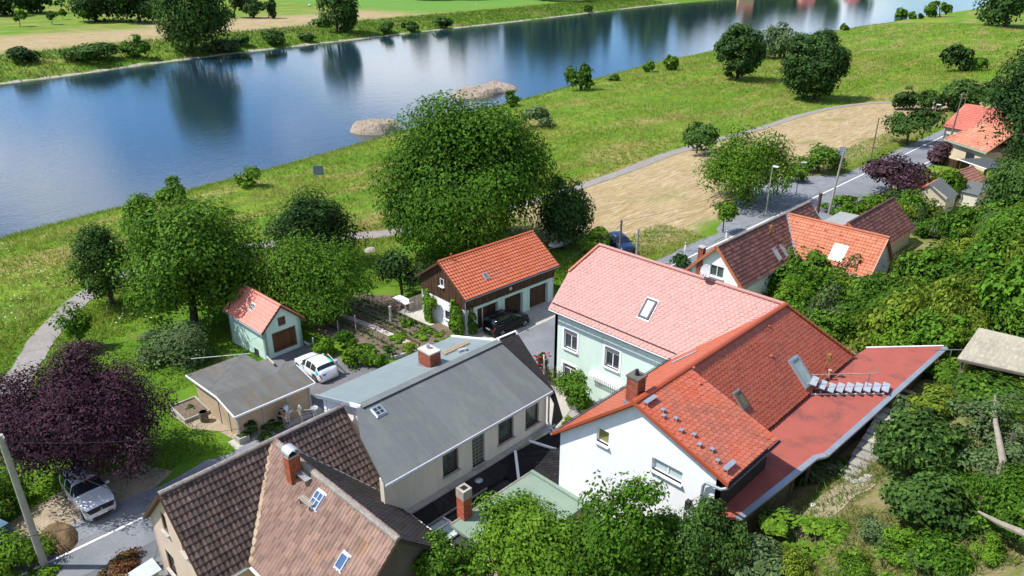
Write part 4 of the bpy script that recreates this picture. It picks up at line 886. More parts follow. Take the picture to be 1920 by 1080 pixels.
q = h.mb(); q.bar((-23.42, 24.98, 3.06), (-19.0, 24.98, 3.1), .22, .16); h.part('edge_trim', q, mt_felt_green); q = h.mb(); q.bar((-23.44, 18.9, 2.98), (-23.44, 25.0, 2.98), .1, .14); h.part('edge_trim', q, mt_ridge_mortar)
q = h.mb(); q.box(-23.2, -19.6, 19.1, 24.9, .0, 2.83); h.part('wall', q, mt_beige)
# ================================================================ 5  old brown-tiled house, bottom left
h = House('old_tiled_house', 'old beige house with dark brown main roof and weathered tan cross wing', 'house', (-31.34, 13.63, 0), R(1.4), local=True)
zr, ze, W_, Vv, Lu, La, Lb = 7.0, 3.5, 3.49, 3.7, 10.45, 5.9, 4.4
rm = h.slope([(W_, -La, ze), (W_, -Vv, ze), (0, 0, zr), (0, -La, zr)], mt_tile_brown, 'pan', .25, .36)
h.slope([(W_, Vv, ze), (W_, Lb, ze), (0, Lb, zr), (0, 0, zr)], mt_tile_brown, 'pan', .25, .36)
rw = h.slope([(W_, -Vv, ze), (Lu, -Vv, ze), (Lu, 0, zr), (0, 0, zr)], mt_tile_tan, 'pan', .225, .35)
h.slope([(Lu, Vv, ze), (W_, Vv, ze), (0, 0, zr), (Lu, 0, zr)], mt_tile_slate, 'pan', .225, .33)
h.slope([(-W_, -La, ze), (-W_, Lb, ze), (0, Lb, zr), (0, -La, zr)], mt_tile_brown, 'pan', .25, .36)
h.ridge([(0, -La, zr), (0, Lb, zr)], mt_ridge_mortar, .13, .38, parent=rm); h.ridge([(.6, 0, zr), (Lu + .02, 0, zr)], mt_ridge_mortar, .14, .38, parent=rw)
q = h.mb(); q.bar((.05, -.05, zr + .06), (W_ + .05, -Vv, ze + .08), .2, .04); h.part('valley_flashing', q, mat('valley_rust', (.45, .36, .26), (.30, .2, .11), 2.0, .4, .6))
q = h.mb(); q.bar((.05, .05, zr + .03), (W_ + .05, Vv, ze + .05), .16, .04); h.part('valley_flashing', q, mt_zinc)
wl = [(.55, 3.7, 1.05, 4.75), (2.35, 3.7, 2.85, 4.75), (1.4, 1.0, 2.4, 2.3), (4.3, 1.0, 5.3, 2.3)]
wl = [(1.75, 3.9, 2.4, 5.1), (3.9, 3.9, 4.55, 5.1), (1.1, .9, 2.1, 2.2), (4.2, .9, 5.2, 2.2)]
pw = (-3.15, -La + .22, 0); h.wall(mt_beige, pw, (1, 0, 0), [(0, -.4), (6.3, -.4), (6.3, ze + .25), (3.15, zr - .15), (0, ze + .25)], wl)
for a in wl: h.window(pw, (1, 0, 0), *a, fm=mt_wood_dark, mull=0, sill=True, sm=mt_concrete)
q = h.mb(); q.bar((-3.5, -La - .02, ze - .06), (0, -La - .02, zr - .06), .06, .16); q.bar((3.5, -La - .02, ze - .06), (0, -La - .02, zr - .06), .06, .16); h.part('verge_board', q, mt_wood_dark)
h.wall(mt_beige, (-3.15, Lb - .2, 0), (0, -1, 0), [(0, -.4), (La + Lb - .42, -.4), (La + Lb - .42, ze + .2), (0, ze + .2)], [(2, .9, 3, 2.2), (5, .9, 6, 2.2)])
h.wall(mt_beige, (3.15, Lb - .2, 0), (-1, 0, 0), [(0, -.4), (6.3, -.4), (6.3, ze + .25), (3.15, zr - .15), (0, ze + .25)])
h.wall(mt_beige, (3.15, -La + .25, 0), (0, 1, 0), [(0, -.4), (2.3, -.4), (2.3, ze + .2), (0, ze + .2)])
h.wall(mat('dark_render', (.13, .12, .105), (.09, .085, .075), 1.5), (Lu - .25, -3.35, 0), (0, 1, 0), [(0, 0), (6.7, 0), (6.7, ze + .25), (3.35, zr - .15), (0, ze + .25)])
h.wall(mt_beige, (3.15, -3.35, 0), (1, 0, 0), [(0, 0), (7.05, 0), (7.05, ze + .2), (0, ze + .2)]); h.wall(mt_beige, (Lu - .25, 3.35, 0), (-1, 0, 0), [(0, 0), (7.05, 0), (7.05, ze + .2), (0, ze + .2)])
gutter(h, (W_ + .05, Vv + .1, ze - .05), (Lu, Vv + .1, ze - .05), mt_trim, .06); gutter(h, (W_ + .08, -La, ze - .05), (W_ + .08, -Vv - .2, ze - .05), mt_trim, .07); gutter(h, (Lu, -Vv - .1, ze - .05), (W_ + .1, -Vv - .1, ze - .05), mt_trim, .07)
tn = (zr - ze) / Vv; nw = Vector((0, -tn, 1)).normalized()
def onW(x, y): return h.hit(x, y, (0, 0, zr), nw)
c1 = onW(545, 906); h.chimney((c1.x, c1.y + .25), .5, .62, c1.z - .3, zr + .85, 0, brick=mat('orange_brick', (.36, .10, .04), (.28, .08, .035), 5, tint=.2))
q = h.mb(); V = []; n_ = 12
for s_ in (-1, 1):
    for rr in (.30, .275):
        for j in range(n_): t = math.pi * (j / (n_ - 1)) ; V.append(Vector((c1.x + .34 * s_, c1.y + .25 + rr * 1.2 * math.cos(t), zr + 1.0 + rr * math.sin(t))))
F_ = []
for j in range(n_ - 1):
    F_ += [(j, j + 1, 2 * n_ + j + 1, 2 * n_ + j), (n_ + j + 1, n_ + j, 3 * n_ + j, 3 * n_ + j + 1), (j + 1, j, n_ + j, n_ + j + 1), (2 * n_ + j, 2 * n_ + j + 1, 3 * n_ + j + 1, 3 * n_ + j)]
q.add(V, F_); h.part('chimney_cowl', q, mt_galv)
q = h.mb()
for sx in (-.2, .2):
    for sy in (-.3, .3): q.bar((c1.x + sx, c1.y + .25 + sy, zr + .8), (c1.x + sx, c1.y + .25 + sy, zr + 1.05), .03)
h.part('cowl_legs', q, mt_galv); q = h.mb(); q.box(c1.x - .16, c1.x + .16, c1.y + .03, c1.y + .47, zr + .85, zr + .86); h.part('flue_opening', q, mt_black)
ew, sw = Vector((1, 0, 0)), Vector((0, 1, tn))
h.skylight(onW(597, 938) + nw * .05, ew, sw, .62, .8, mt_galv, mt_blueglass, h=.12, cross=True, fw=.05, label='four-pane roof hatch beside the slatted roof step')
h.skylight(onW(644, 1054) + nw * .05, ew, sw, .5, .72, mt_galv, mt_blueglass, h=.12, bars=0, fw=.05, label='lower roof hatch near the gable end')
for x, y in ((569, 902), (576, 949)):
    p = onW(x, y); st = h.mb(); 
    for sg in (-1, 1): st.bar(p + V3(.42 * sg, -.1, -.05), p + V3(.42 * sg, -.12, .3), .04); st.bar(p + V3(.42 * sg, .12, .1), p + V3(.42 * sg, .12, .3), .04); st.bar(p + V3(.42 * sg, -.14, .3), p + V3(.42 * sg, .14, .3), .03)
    so = h.part('roof_step', st, mt_dark)
    for k in range(4):
        q = h.mb(); q.obox(p + V3(0, -.13 + .087 * k, .325), (.5, 0, 0), (0, .03, 0), (0, 0, .012)); h.part('slat', q, mt_galv if y < 920 else mt_wood_grey, so)
# porch roof and bracket lamp below the gable
q = h.mb(); q.slab([(-3.3, -7.9, .75), (-2.3, -7.7, .7), (-1.9, -6.1, 1.15), (-3.1, -6.1, 1.15)], .08, (0, -.2, 1)); h.part('porch_roof', q, mat('pale_roof_sheet', (.42, .46, .48), (.34, .38, .4), 1.5)); q = h.mb(); q.box(-3.0, -2.3, -7.4, -6.2, -.2, .65); h.part('porch_wall', q, mt_beige)
h.finish()
# ================================================================ 6  garage with timber gable
h = House('timber_gable_garage', 'long garage with dark timber gable, orange tiled roof and three brown doors', 'garage', (-45.94, 36.96, 0), R(-2.2), local=True)
Lg, Wg, zeg, zrg = 11.4, 3.57, 3.69, 6.12
rg = h.slope([(Wg, 0, zeg), (Wg, Lg, zeg), (0, Lg, zrg), (0, 0, zrg)], mt_tile_orange, 'pan', .30, .335); h.slope([(-Wg, 0, zeg), (-Wg, Lg, zeg), (0, Lg, zrg), (0, 0, zrg)], mt_tile_orange)
h.ridge([(0, 0, zrg), (0, Lg, zrg)], mt_tile_orange, parent=rg); q = h.mb(); q.bar((Wg, -.03, zeg - .07), (0, -.03, zrg - .07), .05, .18); q.bar((-Wg, -.03, zeg - .07), (0, -.03, zrg - .07), .05, .18); h.part('verge_board', q, mt_wood_dark)
xs, yb = 3.12, .3; zt = zrg - .12; zs = zrg - (zrg - zeg) * xs / Wg - .12; z0 = 2.52
h.wall(mt_white, (-xs, yb, 0), (1, 0, 0), [(0, -1.2), (2 * xs, -.3), (2 * xs, z0), (0, z0)], [(3.4, .75, 4.2, 1.55)]); h.window((-xs, yb, 0), (1, 0, 0), 3.4, .75, 4.2, 1.55, mull=0, fm=mt_wood_dark, sill=True, sm=mt_trim)
tw = h.wall(mt_black, (-xs, yb + .05, 0), (1, 0, 0), [(0, z0), (2 * xs, z0), (2 * xs, zs), (xs, zt), (0, zs)], name='timber_gable')
n_ = 30; bw_ = 2 * xs / n_
for i in range(n_):
    x0 = -xs + i * bw_; x1 = x0 + bw_ - .012; f = lambda x: zt - (zt - zs) * abs(x) / xs
    pl = [(x0, z0), (x1, z0), (x1, f(x1)), (x0, f(x0))]
    segs = [pl] if not (x1 > -.25 and x0 < .35) else [[(x0, z0), (x1, z0), (x1, 3.72), (x0, 3.72)], [(x0, 4.5), (x1, 4.5), (x1, f(x1)), (x0, f(x0))]]
    for s_ in segs:
        q = h.mb(); q.slab([(x, yb - .03 - (.018 if i % 2 else 0), z) for x, z in s_], .05, (0, -1, 0)); h.part('board', q, mt_wood_dark, tw)
h.window((-.25, yb - .05, 0), (1, 0, 0), 0, 3.74, .55, 4.48, depth=.1, mull=0, fm=mt_trim, sill=True)
dl = [(1.62, 0.02, 4.02, 2.2), (4.83, .02, 7.07, 2.2), (7.95, .02, 10.35, 2.2)]; pf = (xs, .3, 0)
dl2 = [(a - .3, b, c - .3, d) for a, b, c, d in dl]
h.wall(mt_mint, pf, (0, 1, 0), [(0, -.3), (10.85, -.3), (10.85, z0 - .05), (0, z0 - .05)], dl2, depth=.35)
for i, (a, b, c, d) in enumerate(dl2):
    kk = 8 if i else 7; q = h.mb(); q.obox((xs - .33, .3 + (a + c) / 2, (b + d) / 2), (.03, 0, 0), (0, (c - a) / 2, 0), (0, 0, (d - b) / 2)); do = h.part('garage_door', q, mt_wood_dark)
    for k in range(kk):
        y0 = a + (c - a) * k / kk; y1 = a + (c - a) * (k + 1) / kk - .015; q = h.mb(); q.obox((xs - .29, .3 + (y0 + y1) / 2, (b + d) / 2), (.015, 0, 0), (0, (y1 - y0) / 2, 0), (0, 0, (d - b) / 2 - .02)); h.part('plank', q, mt_wood_dark, do)
    q = h.mb()
    for yy in (a - .1, c + .1): q.obox((xs + .02, .3 + yy, (d + .1) / 2), (.03, 0, 0), (0, .1, 0), (0, 0, (d + .1) / 2))
    q.obox((xs + .02, .3 + (a + c) / 2, d + .1), (.03, 0, 0), (0, (c - a) / 2, 0), (0, 0, .1)); h.part('door_surround', q, mt_mint)
q = h.mb(); q.obox((xs - .25, .3 + dl2[0][0] + .82, 1.1), (.03, 0, 0), (0, .04, 0), (0, 0, 1.08)); h.part('door_post', q, mt_trim)
fw_ = h.wall(mt_black, (xs + .02, .3, 0), (0, 1, 0), [(0, z0 - .04), (10.85, z0 - .04), (10.85, zs + .05), (0, zs + .05)], name='timber_front')
for i in range(52):
    y0 = .3 + i * 10.85 / 52; q = h.mb(); q.box(xs + .02, xs + .05 + (.015 if i % 2 else 0), y0, y0 + 10.85 / 52 - .012, z0 - .04, zs + .02); h.part('board', q, mt_wood_dark, fw_)
q = h.mb(); V = [Vector((xs + .07, 5.55 + .17 * math.cos(2 * math.pi * j / 16), 2.95 + .17 * math.sin(2 * math.pi * j / 16))) for j in range(16)]; q.slab(V, .06, (1, 0, 0)); h.part('round_lamp', q, mat('lamp_cream', (.55, .5, .38)))
h.wall(mt_white, (-xs, 11.15, 0), (0, -1, 0), [(0, -1.4), (10.85, -1.4), (10.85, zs), (0, zs)]); h.wall(mt_white, (xs, 11.15, 0), (-1, 0, 0), [(0, -.3), (2 * xs, -1.2), (2 * xs, zs), (xs, zt), (0, zs)])
gutter(h, (Wg + .06, 0, zeg - .07), (Wg + .06, Lg, zeg - .07), mt_zinc, .07); q = h.mb(); q.tube([(Wg + .05, .1, zeg - .1), (xs + .1, .25, zeg - .45), (xs + .1, .25, 0)], .045, 8); h.part('downpipe', q, mt_zinc)
ng = Vector(((zrg - zeg) / Wg, 0, 1)).normalized(); p = h.hit(911, 519, (Wg, 0, zeg), ng); h.skylight(p + ng * .05, (0, 1, 0), (-1, 0, (zrg - zeg) / Wg), .45, .62, mt_zinc, mat('hatch_glass', (.16, .15, .15), rough=.2), h=.08)
q = h.mb(); q.lathe((.15, 1.3, zrg - .1), [(.06, 0), (.06, .5), (.08, .5), (.08, .58)], 10); h.part('vent_pipe', q, mt_tile_orange)
h.finish()
# ================================================================ 7  small mint shed
h = House('mint_shed', 'small mint shed with coral tiled gable roof and brown double door', 'shed', (-51.47, 24.84, 0), R(1.8), local=True)
La_, Wa, ea, ra = 6.5, 1.97, 2.3, 4.15
ro = h.slope([(-La_, -Wa, ea), (0, -Wa, ea), (0, 0, ra), (-La_, 0, ra)], mt_tile_shed, 'pan', .28, .33); h.slope([(0, Wa, ea), (-La_, Wa, ea), (-La_, 0, ra), (0, 0, ra)], mt_tile_shed, 'pan', .28, .33); h.ridge([(-La_, 0, ra), (0, 0, ra)], mt_tile_shed, parent=ro)
xw, yw = -.28, 1.72; tp = ra - (ra - ea) * yw / Wa - .1
hs = [(.72, .02, 2.92, 1.85), (1.42, 2.25, 2.12, 3.05)]
h.wall(mt_mint2, (xw, -yw, 0), (0, 1, 0), [(0, -.6), (2 * yw, -.6), (2 * yw, tp), (yw, ra - .14), (0, tp)], hs, depth=.12)
for (a, b, c, d), nm in zip(hs, ('double_door', 'hatch')):
    q = h.mb(); q.obox((xw - .1, -yw + (a + c) / 2, (b + d) / 2), (.02, 0, 0), (0, (c - a) / 2, 0), (0, 0, (d - b) / 2)); do = h.part(nm, q, mt_wood_door); kk = 10 if nm == 'double_door' else 4
    for k in range(kk):
        y0 = -yw + a + (c - a) * k / kk; y1 = -yw + a + (c - a) * (k + 1) / kk - (.012 if k != kk // 2 - 1 else .03); q = h.mb(); q.obox((xw - .065, (y0 + y1) / 2, (b + d) / 2), (.015, 0, 0), (0, (y1 - y0) / 2, 0), (0, 0, (d - b) / 2 - .01)); h.part('plank', q, mt_wood_door, do)
    q = h.mb()
    for z in ((b + .3), (d - .25)): q.obox((xw - .045, -yw + (a + c) / 2, z), (.012, 0, 0), (0, (c - a) / 2 * .94, 0), (0, 0, .035))
    h.part('hinge_band', q, mt_dark, do)
h.wall(mt_mint2, (-La_ + .28, -yw, 0), (1, 0, 0), [(0, -2.0), (La_ - .56, -1.2), (La_ - .56, tp), (0, tp)], [(3.9, -.35, 4.7, .15)]); h.window((-La_ + .28, -yw, 0), (1, 0, 0), 3.9, -.35, 4.7, .15, mull=0, fm=mt_dark)
h.wall(mt_mint2, (xw, yw, 0), (-1, 0, 0), [(0, -1), (La_ - .56, -2), (La_ - .56, tp), (0, tp)]); h.wall(mt_mint2, (-La_ + .28, yw, 0), (0, -1, 0), [(0, -2), (2 * yw, -2), (2 * yw, tp), (yw, ra - .14), (0, tp)])
na = Vector((0, -(ra - ea) / Wa, 1)).normalized(); p = h.hit(474, 576, (0, -Wa, ea), na); h.skylight(p + na * .06, (1, 0, 0), (0, 1, (ra - ea) / Wa), .5, .55, mt_galv, mt_glass, h=.08, cross=True, fw=.04)
gutter(h, (-La_, -Wa - .05, ea - .06), (0, -Wa - .05, ea - .06), mt_zinc, .05); q = h.mb(); q.bar((-.0, -Wa, ea - .06), (0, 0, ra - .06), .04, .13); q.bar((0, Wa, ea - .06), (0, 0, ra - .06), .04, .13); h.part('verge_board', q, mt_wood_dark)
q = h.mb(); q.bar((xw + .1, -yw - .05, .08), (xw + 1.6, -yw - .25, .06), .12, .16); q.bar((xw + .1, yw + .05, .08), (xw + .9, yw + .05, .06), .12, .16); h.part('ramp_kerb', q, mt_paving)
h.finish()
# ================================================================ 8  low flat garage with pebbledash panels
h = House('panel_garage', 'low sand-coloured panel garage with worn felt roof beside two people', 'garage', (-46, 19, 0))
prof = [(-49.5, 2.25), (-44.4, 2.72), (-41.9, 2.28)]
felt(h, [(-49.5, 20.4, 2.25), (-49.5, 15.9, 2.25), (-44.4, 15.9, 2.72), (-44.4, 20.4, 2.72)], mt_felt_olive, .9, name='roof', along='e', th=.1)
felt(h, [(-41.9, 15.9, 2.28), (-41.9, 21.95, 2.28), (-44.4, 21.95, 2.72), (-44.4, 15.9, 2.72)], mt_felt_olive, .9, name='roof', along='e', th=.1)
q = h.mb()
for a, b in zip(prof[:-1], prof[1:]): q.bar((a[0], 15.88, a[1] - .05), (b[0], 15.88, b[1] - .05), .06, .14)
q.bar((-41.87, 15.88, 2.22), (-41.87, 21.97, 2.22), .06, .14); q.bar((-41.9, 21.98, 2.23), (-44.4, 21.98, 2.67), .06, .12); h.part('edge_trim', q, mt_trim)
q = h.mb(); q.box(-49.1, -42.45, 16.35, 20.2, -.6, 2.15); q.box(-45.1, -42.45, 20.2, 21.6, -.6, 2.15); h.part('wall', q, mt_sand)
for a, b in ((16.35, 18.05), (18.2, 19.85), (20.0, 21.6)):
    q = h.mb(); q.box(-42.45, -42.38, a, b, 0, 2.14); h.part('wall_panel', q, mt_sand)
for b in (16.28, 18.12, 19.92, 21.66):
    q = h.mb(); q.box(-42.46, -42.32, b - .07, b + .07, -.1, 2.16); h.part('post', q, mt_concrete)
for a, b, zt_ in ((-48.9, -45.35, 2.2), (-45.15, -43.85, 2.3), (-43.65, -42.6, 2.2)):
    q = h.mb(); q.box(a, b, 16.25, 16.35, -.6, zt_); h.part('wall_panel', q, mt_sand)
for b in (-45.25, -43.75, -42.5):
    q = h.mb(); q.box(b - .06, b + .06, 16.2, 16.36, -.3, 2.3); h.part('post', q, mt_concrete)
# ================================================================ 9  house with chocolate and terracotta roofs
h = House('chocolate_roof_house', 'white-gabled house with chocolate tiled roof and terracotta cross wing', 'house', (-29, 65, 0))
u0, zr, ze, hw, v0, v1 = -30.3, 6.6, 3.4, 2.95, 56.0, 74.6; vw = 69.2; zw = zr
rm = h.slope([(u0 + hw, v0, ze), (u0 + hw, vw - hw, ze), (u0, vw, zr), (u0, v0, zr)], mt_tile_choc, 'pan', .32, .36); h.slope([(u0 + hw, vw + hw, ze), (u0 + hw, v1, ze), (u0, v1, zr), (u0, vw, zr)], mt_tile_choc, 'pan', .32, .36)
h.slope([(u0 - hw, v0, ze), (u0 - hw, v1, ze), (u0, v1, zr), (u0, v0, zr)], mt_tile_choc)
rw = h.slope([(u0 + hw, vw - hw, ze), (-20.3, vw - hw, ze), (-20.3, vw, zw), (u0, vw, zw)], mt_tile_or2, 'pan', .30, .34); h.slope([(-20.3, vw + hw, ze), (u0 + hw, vw + hw, ze), (u0, vw, zw), (-20.3, vw, zw)], mt_tile_or2)
h.ridge([(u0, v0, zr), (u0, v1, zr)], mat('ridge_grey_brown', (.22, .17, .14), (.3, .26, .23), 2.0), .13, parent=rm); h.ridge([(u0 + .3, vw, zr), (-20.3, vw, zr)], mt_tile_or2, .13, parent=rw)
q = h.mb(); q.bar((u0 + .05, vw - .05, zr + .05), (u0 + hw, vw - hw, ze + .06), .32, .04); h.part('valley_flashing', q, mt_zinc)
q = h.mb(); q.bar((u0 + hw, v0 - .04, ze - .02), (u0, v0 - .04, zr - .02), .1, .24); q.bar((u0 - hw, v0 - .04, ze - .02), (u0, v0 - .04, zr - .02), .1, .24); h.part('verge_board', q, mt_tile_or2)
xw = 2.62; pw = (u0 - xw, v0 + .3, 0); zs = zr - (zr - ze) * xw / hw - .14; wn_ = [(2.05, 3.62, 3.45, 4.7)]
h.wall(mt_white, pw, (1, 0, 0), [(0, 0), (2 * xw, 0), (2 * xw, zs), (xw, zr - .16), (0, zs)], wn_); h.window(pw, (1, 0, 0), *wn_[0], mull=1, curtain=True, gm=mt_clear)
h.wall(mt_white, (u0 + xw, v0 + .3, 0), (0, 1, 0), [(0, 0), (10.1, 0), (10.1, zs), (0, zs)]); h.wall(mt_white, (u0 - xw, v1 - .3, 0), (0, -1, 0), [(0, 0), (18, 0), (18, zs), (0, zs)]); h.wall(mt_white, (u0 + xw, v1 - .3, 0), (-1, 0, 0), [(0, 0), (2 * xw, 0), (2 * xw, zs), (xw, zr - .16), (0, zs)])
h.wall(mt_white, (u0 + xw, vw - xw, 0), (1, 0, 0), [(0, 0), (7.1, 0), (7.1, zs), (0, zs)]); h.wall(mt_white, (-20.6, vw - xw, 0), (0, 1, 0), [(0, 0), (2 * xw, 0), (2 * xw, zs), (xw, zr - .16), (0, zs)])
nm_ = Vector(((zr - ze) / hw, 0, 1)).normalized(); nw_ = Vector((0, -(zr - ze) / hw, 1)).normalized()
def onM(x, y): return h.hit(x, y, (u0, 0, zr), nm_)
def onX(x, y): return h.hit(x, y, (0, vw, zr), nw_)
for x, y in ((1456, 477), (1470, 470)): h.skylight(onM(x, y) + nm_ * .05, (0, 1, 0), (-1, 0, (zr - ze) / hw), .55, 1.25, mt_zinc, mat('hatch_pale', (.34, .33, .32), rough=.2), h=.1)
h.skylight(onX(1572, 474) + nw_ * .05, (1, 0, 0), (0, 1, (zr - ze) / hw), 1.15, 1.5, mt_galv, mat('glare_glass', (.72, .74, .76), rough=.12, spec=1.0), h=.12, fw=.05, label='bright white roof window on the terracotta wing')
for x, y in ((1369, 469), (1387, 461), (1403, 454), (1418, 446), (1450, 431), (1467, 424), (1518, 395)):
    q = h.mb(); p = onM(x, y); q.obox(p + nm_ * .05, (.05, 0, 0), (0, .12, 0), (0, 0, .09)); h.part('vent_tile', q, mt_tile_choc)
for x, y in ((1494, 417), (1520, 425), (1548, 433), (1577, 442), (1607, 450)):
    q = h.mb(); p = onX(x, y); q.obox(p + nw_ * .05, (.12, 0, 0), (0, .05, 0), (0, 0, .09)); h.part('vent_tile', q, mt_tile_or2)
q = h.mb(); p = onM(1441, 441); q.tube([p, p + V3(.1, 0, .4), p + V3(.1, .1, .8)], .06, 6); q.obox(p + V3(.1, .1, .85), (.13, 0, 0), (0, .12, 0), (0, 0, .16)); h.part('roof_stack', q, mat('ochre_lichen', (.3, .16, .03)))
q = h.mb(); p = onM(1533, 385); q.lathe((p.x, p.y + .3, p.z - 1), [(.17, 0), (.17, 2.1), (.2, 2.1), (.2, 2.25)], 12); h.part('flue_pipe', q, mat('flue_brown', (.10, .06, .045)))
gutter(h, (u0 + hw + .05, v0, ze - .05), (u0 + hw + .05, vw - hw, ze - .05)); gutter(h, (u0 + hw, vw - hw - .05, ze - .05), (-20.3, vw - hw - .05, ze - .05)); q = h.mb(); q.tube([(u0 + .6, v1, 6.0), (u0 + 1.6, v1 + .05, 4.8)], .06, 6); h.part('downpipe', q, mt_galv)
h.chimney((u0 - 1.6, v0 + .35), .5, .5, 3, 6.0, .1, mt_concrete)
h.finish(260)
h = House('chocolate_roof_barn', 'long barn with chocolate tiled roof half hidden by scrub behind the terracotta wing', 'barn', (-26, 81, 0))
u0, zr, ze, hw, v0, v1 = -26.1, 5.2, 2.2, 3.0, 74.8, 87.4
rm = h.slope([(u0 + hw, v0, ze), (u0 + hw, v1, ze), (u0, v1, zr), (u0, v0, zr)], mt_tile_choc, 'pan', .32, .36); h.slope([(u0 - hw, v0, ze), (u0 - hw, v1, ze), (u0, v1, zr), (u0, v0, zr)], mt_tile_choc); h.ridge([(u0, v0, zr), (u0, v1, zr)], mt_tile_choc, .13, parent=rm)
q = h.mb(); q.box(u0 - 2.6, u0 + 2.6, v0 + .3, v1 - .3, -.2, ze + .2); h.part('wall', q, mt_cream); h.wall(mt_cream, (u0 - 2.6, v0 + .28, 0), (1, 0, 0), [(0, ze), (5.2, ze), (2.6, zr - .2)])
h.wall(mt_cream, (u0 + 2.6, v1 - .28, 0), (-1, 0, 0), [(0, ze), (5.2, ze), (2.6, zr - .2)]); q = h.mb(); q.bar((u0 + hw, v0 - .04, ze), (u0, v0 - .04, zr), .08, .2); q.bar((u0 - hw, v0 - .04, ze), (u0, v0 - .04, zr), .08, .2); h.part('verge_board', q, mt_tile_or2)
h.finish(150)
# lean-to with pale sheet roof beside the barn
a = atz(1595, 412, 2.6); h = House('sheet_roof_shed', 'small shed with pale grey sheet roof between hedge and chocolate barn', 'shed', (a.x, a.y, 0))
q = h.mb(); q.slab([(a.x - 2.2, a.y - 2.5, 2.5), (a.x + 1.2, a.y - 2.5, 2.6), (a.x + 1.2, a.y + 2.5, 2.6), (a.x - 2.2, a.y + 2.5, 2.5)], .08, (0, 0, 1)); h.part('roof', q, mat('grey_sheet', (.30, .31, .30), (.24, .25, .24), 1.5)); q = h.mb(); q.box(a.x - 2, a.x + 1, a.y - 2.3, a.y + 2.3, -.2, 2.4); h.part('wall', q, mt_cream)
# ================================================================ 10  far house by the road bend
P0 = V3(-33.9, 134.6, 0); h = House('peach_roof_house', 'beige house with peach hipped roof and rose roof behind at the road', 'house', P0, R(-36), local=True)
rf = h.slope([(-.4, -.5, 3.0), (9, -.5, 3.0), (9, 3.6, 6.0), (2.2, 3.6, 6.0)], mt_tile_far, 'pan', .42, .42); h.slope([(-.4, 8, 3.0), (-.4, -.5, 3.0), (2.2, 3.6, 6.0)], mt_tile_farred, 'pan', .42, .42); h.ridge([(-.4, -.5, 3.0), (2.2, 3.6, 6.0), (9, 3.6, 6.0)], mt_tile_far, .13, .5, parent=rf)
h.slope([(9, 8, 3.0), (-.4, 8, 3.0), (2.2, 3.6, 6.0), (9, 3.6, 6.0)], mt_tile_far)
q = h.mb(); q.box(0, 9, 0, 7.6, -.3, 2.95); h.part('wall', q, mat('far_beige', (.62, .49, .34), (.56, .44, .31), 1)); q = h.mb(); q.box(-.5, 9, -.62, -.5, 2.75, 3.0); h.part('fascia', q, mat('fascia_green', (.30, .36, .27)))
q = h.mb(); q.box(4.4, 6.2, -.06, .0, .3, 2.0); h.part('doorway', q, mt_dark)
h.finish(200)
a = atz(1840, 303, 3.1); h = House('car_port', 'dark flat-roofed carport in front of the peach-roofed house', 'carport', (a.x, a.y, 0), R(-36), local=True)
q = h.mb(); q.slab([(-2.3, -2, 3.0), (3.5, -2, 3.05), (3.5, 2.4, 3.2), (-1.6, 2.4, 3.2)], .14, (0, 0, 1)); h.part('roof', q, mt_felt_dark); q = h.mb(); q.bar((-2.35, -2.03, 2.98), (3.5, -2.03, 3.02), .05, .14); h.part('edge_trim', q, mt_trim)
for x, y in ((-1.8, -1.7), (3.2, -1.7), (-1.2, 2.1), (3.2, 2.1)): q = h.mb(); q.box(x - .07, x + .07, y - .07, y + .07, -.3, 2.95); h.part('post', q, mt_wood_dark)
a = atz(1812, 328, 2.6); h = House('brown_lean_to', 'narrow brown tiled lean-to roof behind the carport', 'lean-to', (a.x, a.y, 0), R(-8), local=True)
rr = h.slope([(1.7, -4.5, 1.9), (1.7, 3.2, 1.9), (-.6, 3.2, 3.2), (-.6, -4.5, 3.2)], mat('tile_faded_brown', (.26, .13, .09), (.21, .1, .075), 1, tint=.15), 'pan', .4, .45); h.ridge([(-.6, -4.5, 3.2), (-.6, 3.2, 3.2)], mat('tile_faded_brown', (.26, .13, .09)), .13, parent=rr); q = h.mb(); q.box(-.5, 1.5, -4.3, 3, -.2, 1.9); h.part('wall', q, mt_cream)
h.finish(150)
a = atz(1822, 350, 2.2); h = House('grey_flat_shed', 'grey flat-roofed shed beside the brown lean-to', 'shed', (a.x, a.y, 0), R(-8), local=True)
q = h.mb(); q.slab([(-1.6, -3, 2.2), (2.2, -3, 2.3), (2.2, 3, 2.3), (-1.6, 3, 2.2)], .12, (0, 0, 1)); h.part('roof', q, mt_felt_grey); q = h.mb(); q.box(-1.4, 2, -2.8, 2.8, -.2, 2.08); h.part('wall', q, mt_cream); q = h.mb(); q.box(-1.7, 2.2, -3.06, -3.0, 2.1, 2.26); h.part('edge_trim', q, mt_zinc)
a = atz(1738, 372, 2.0); h = House('beige_gable_shed', 'beige shed wall with an ivy-covered corner behind the purple tree', 'shed', (a.x, a.y, 0))
h.wall(mat('far_beige2', (.56, .47, .34), (.5, .42, .3), 1), (a.x - 2.3, a.y - .3, 0), (1, 0, 0), [(0, -.3), (4.6, -.3), (4.6, 2.6), (2.3, 3.9), (0, 2.4)], [(3.0, 1.2, 3.12, 2.2)], depth=.1); q = h.mb(); q.box(a.x - 2.25, a.x + 2.25, a.y + .1, a.y + 4, -.3, 2.3); h.part('wall', q, mt_cream)
h.slope([(a.x - 2.5, a.y - .5, 2.25), (a.x - 2.5, a.y + 4, 2.25), (a.x, a.y + 4, 3.95), (a.x, a.y - .5, 3.95)], mt_tile_or2); h.slope([(a.x + 2.5, a.y - .5, 2.25), (a.x + 2.5, a.y + 4, 2.25), (a.x, a.y + 4, 3.95), (a.x, a.y - .5, 3.95)], mt_felt_grey)
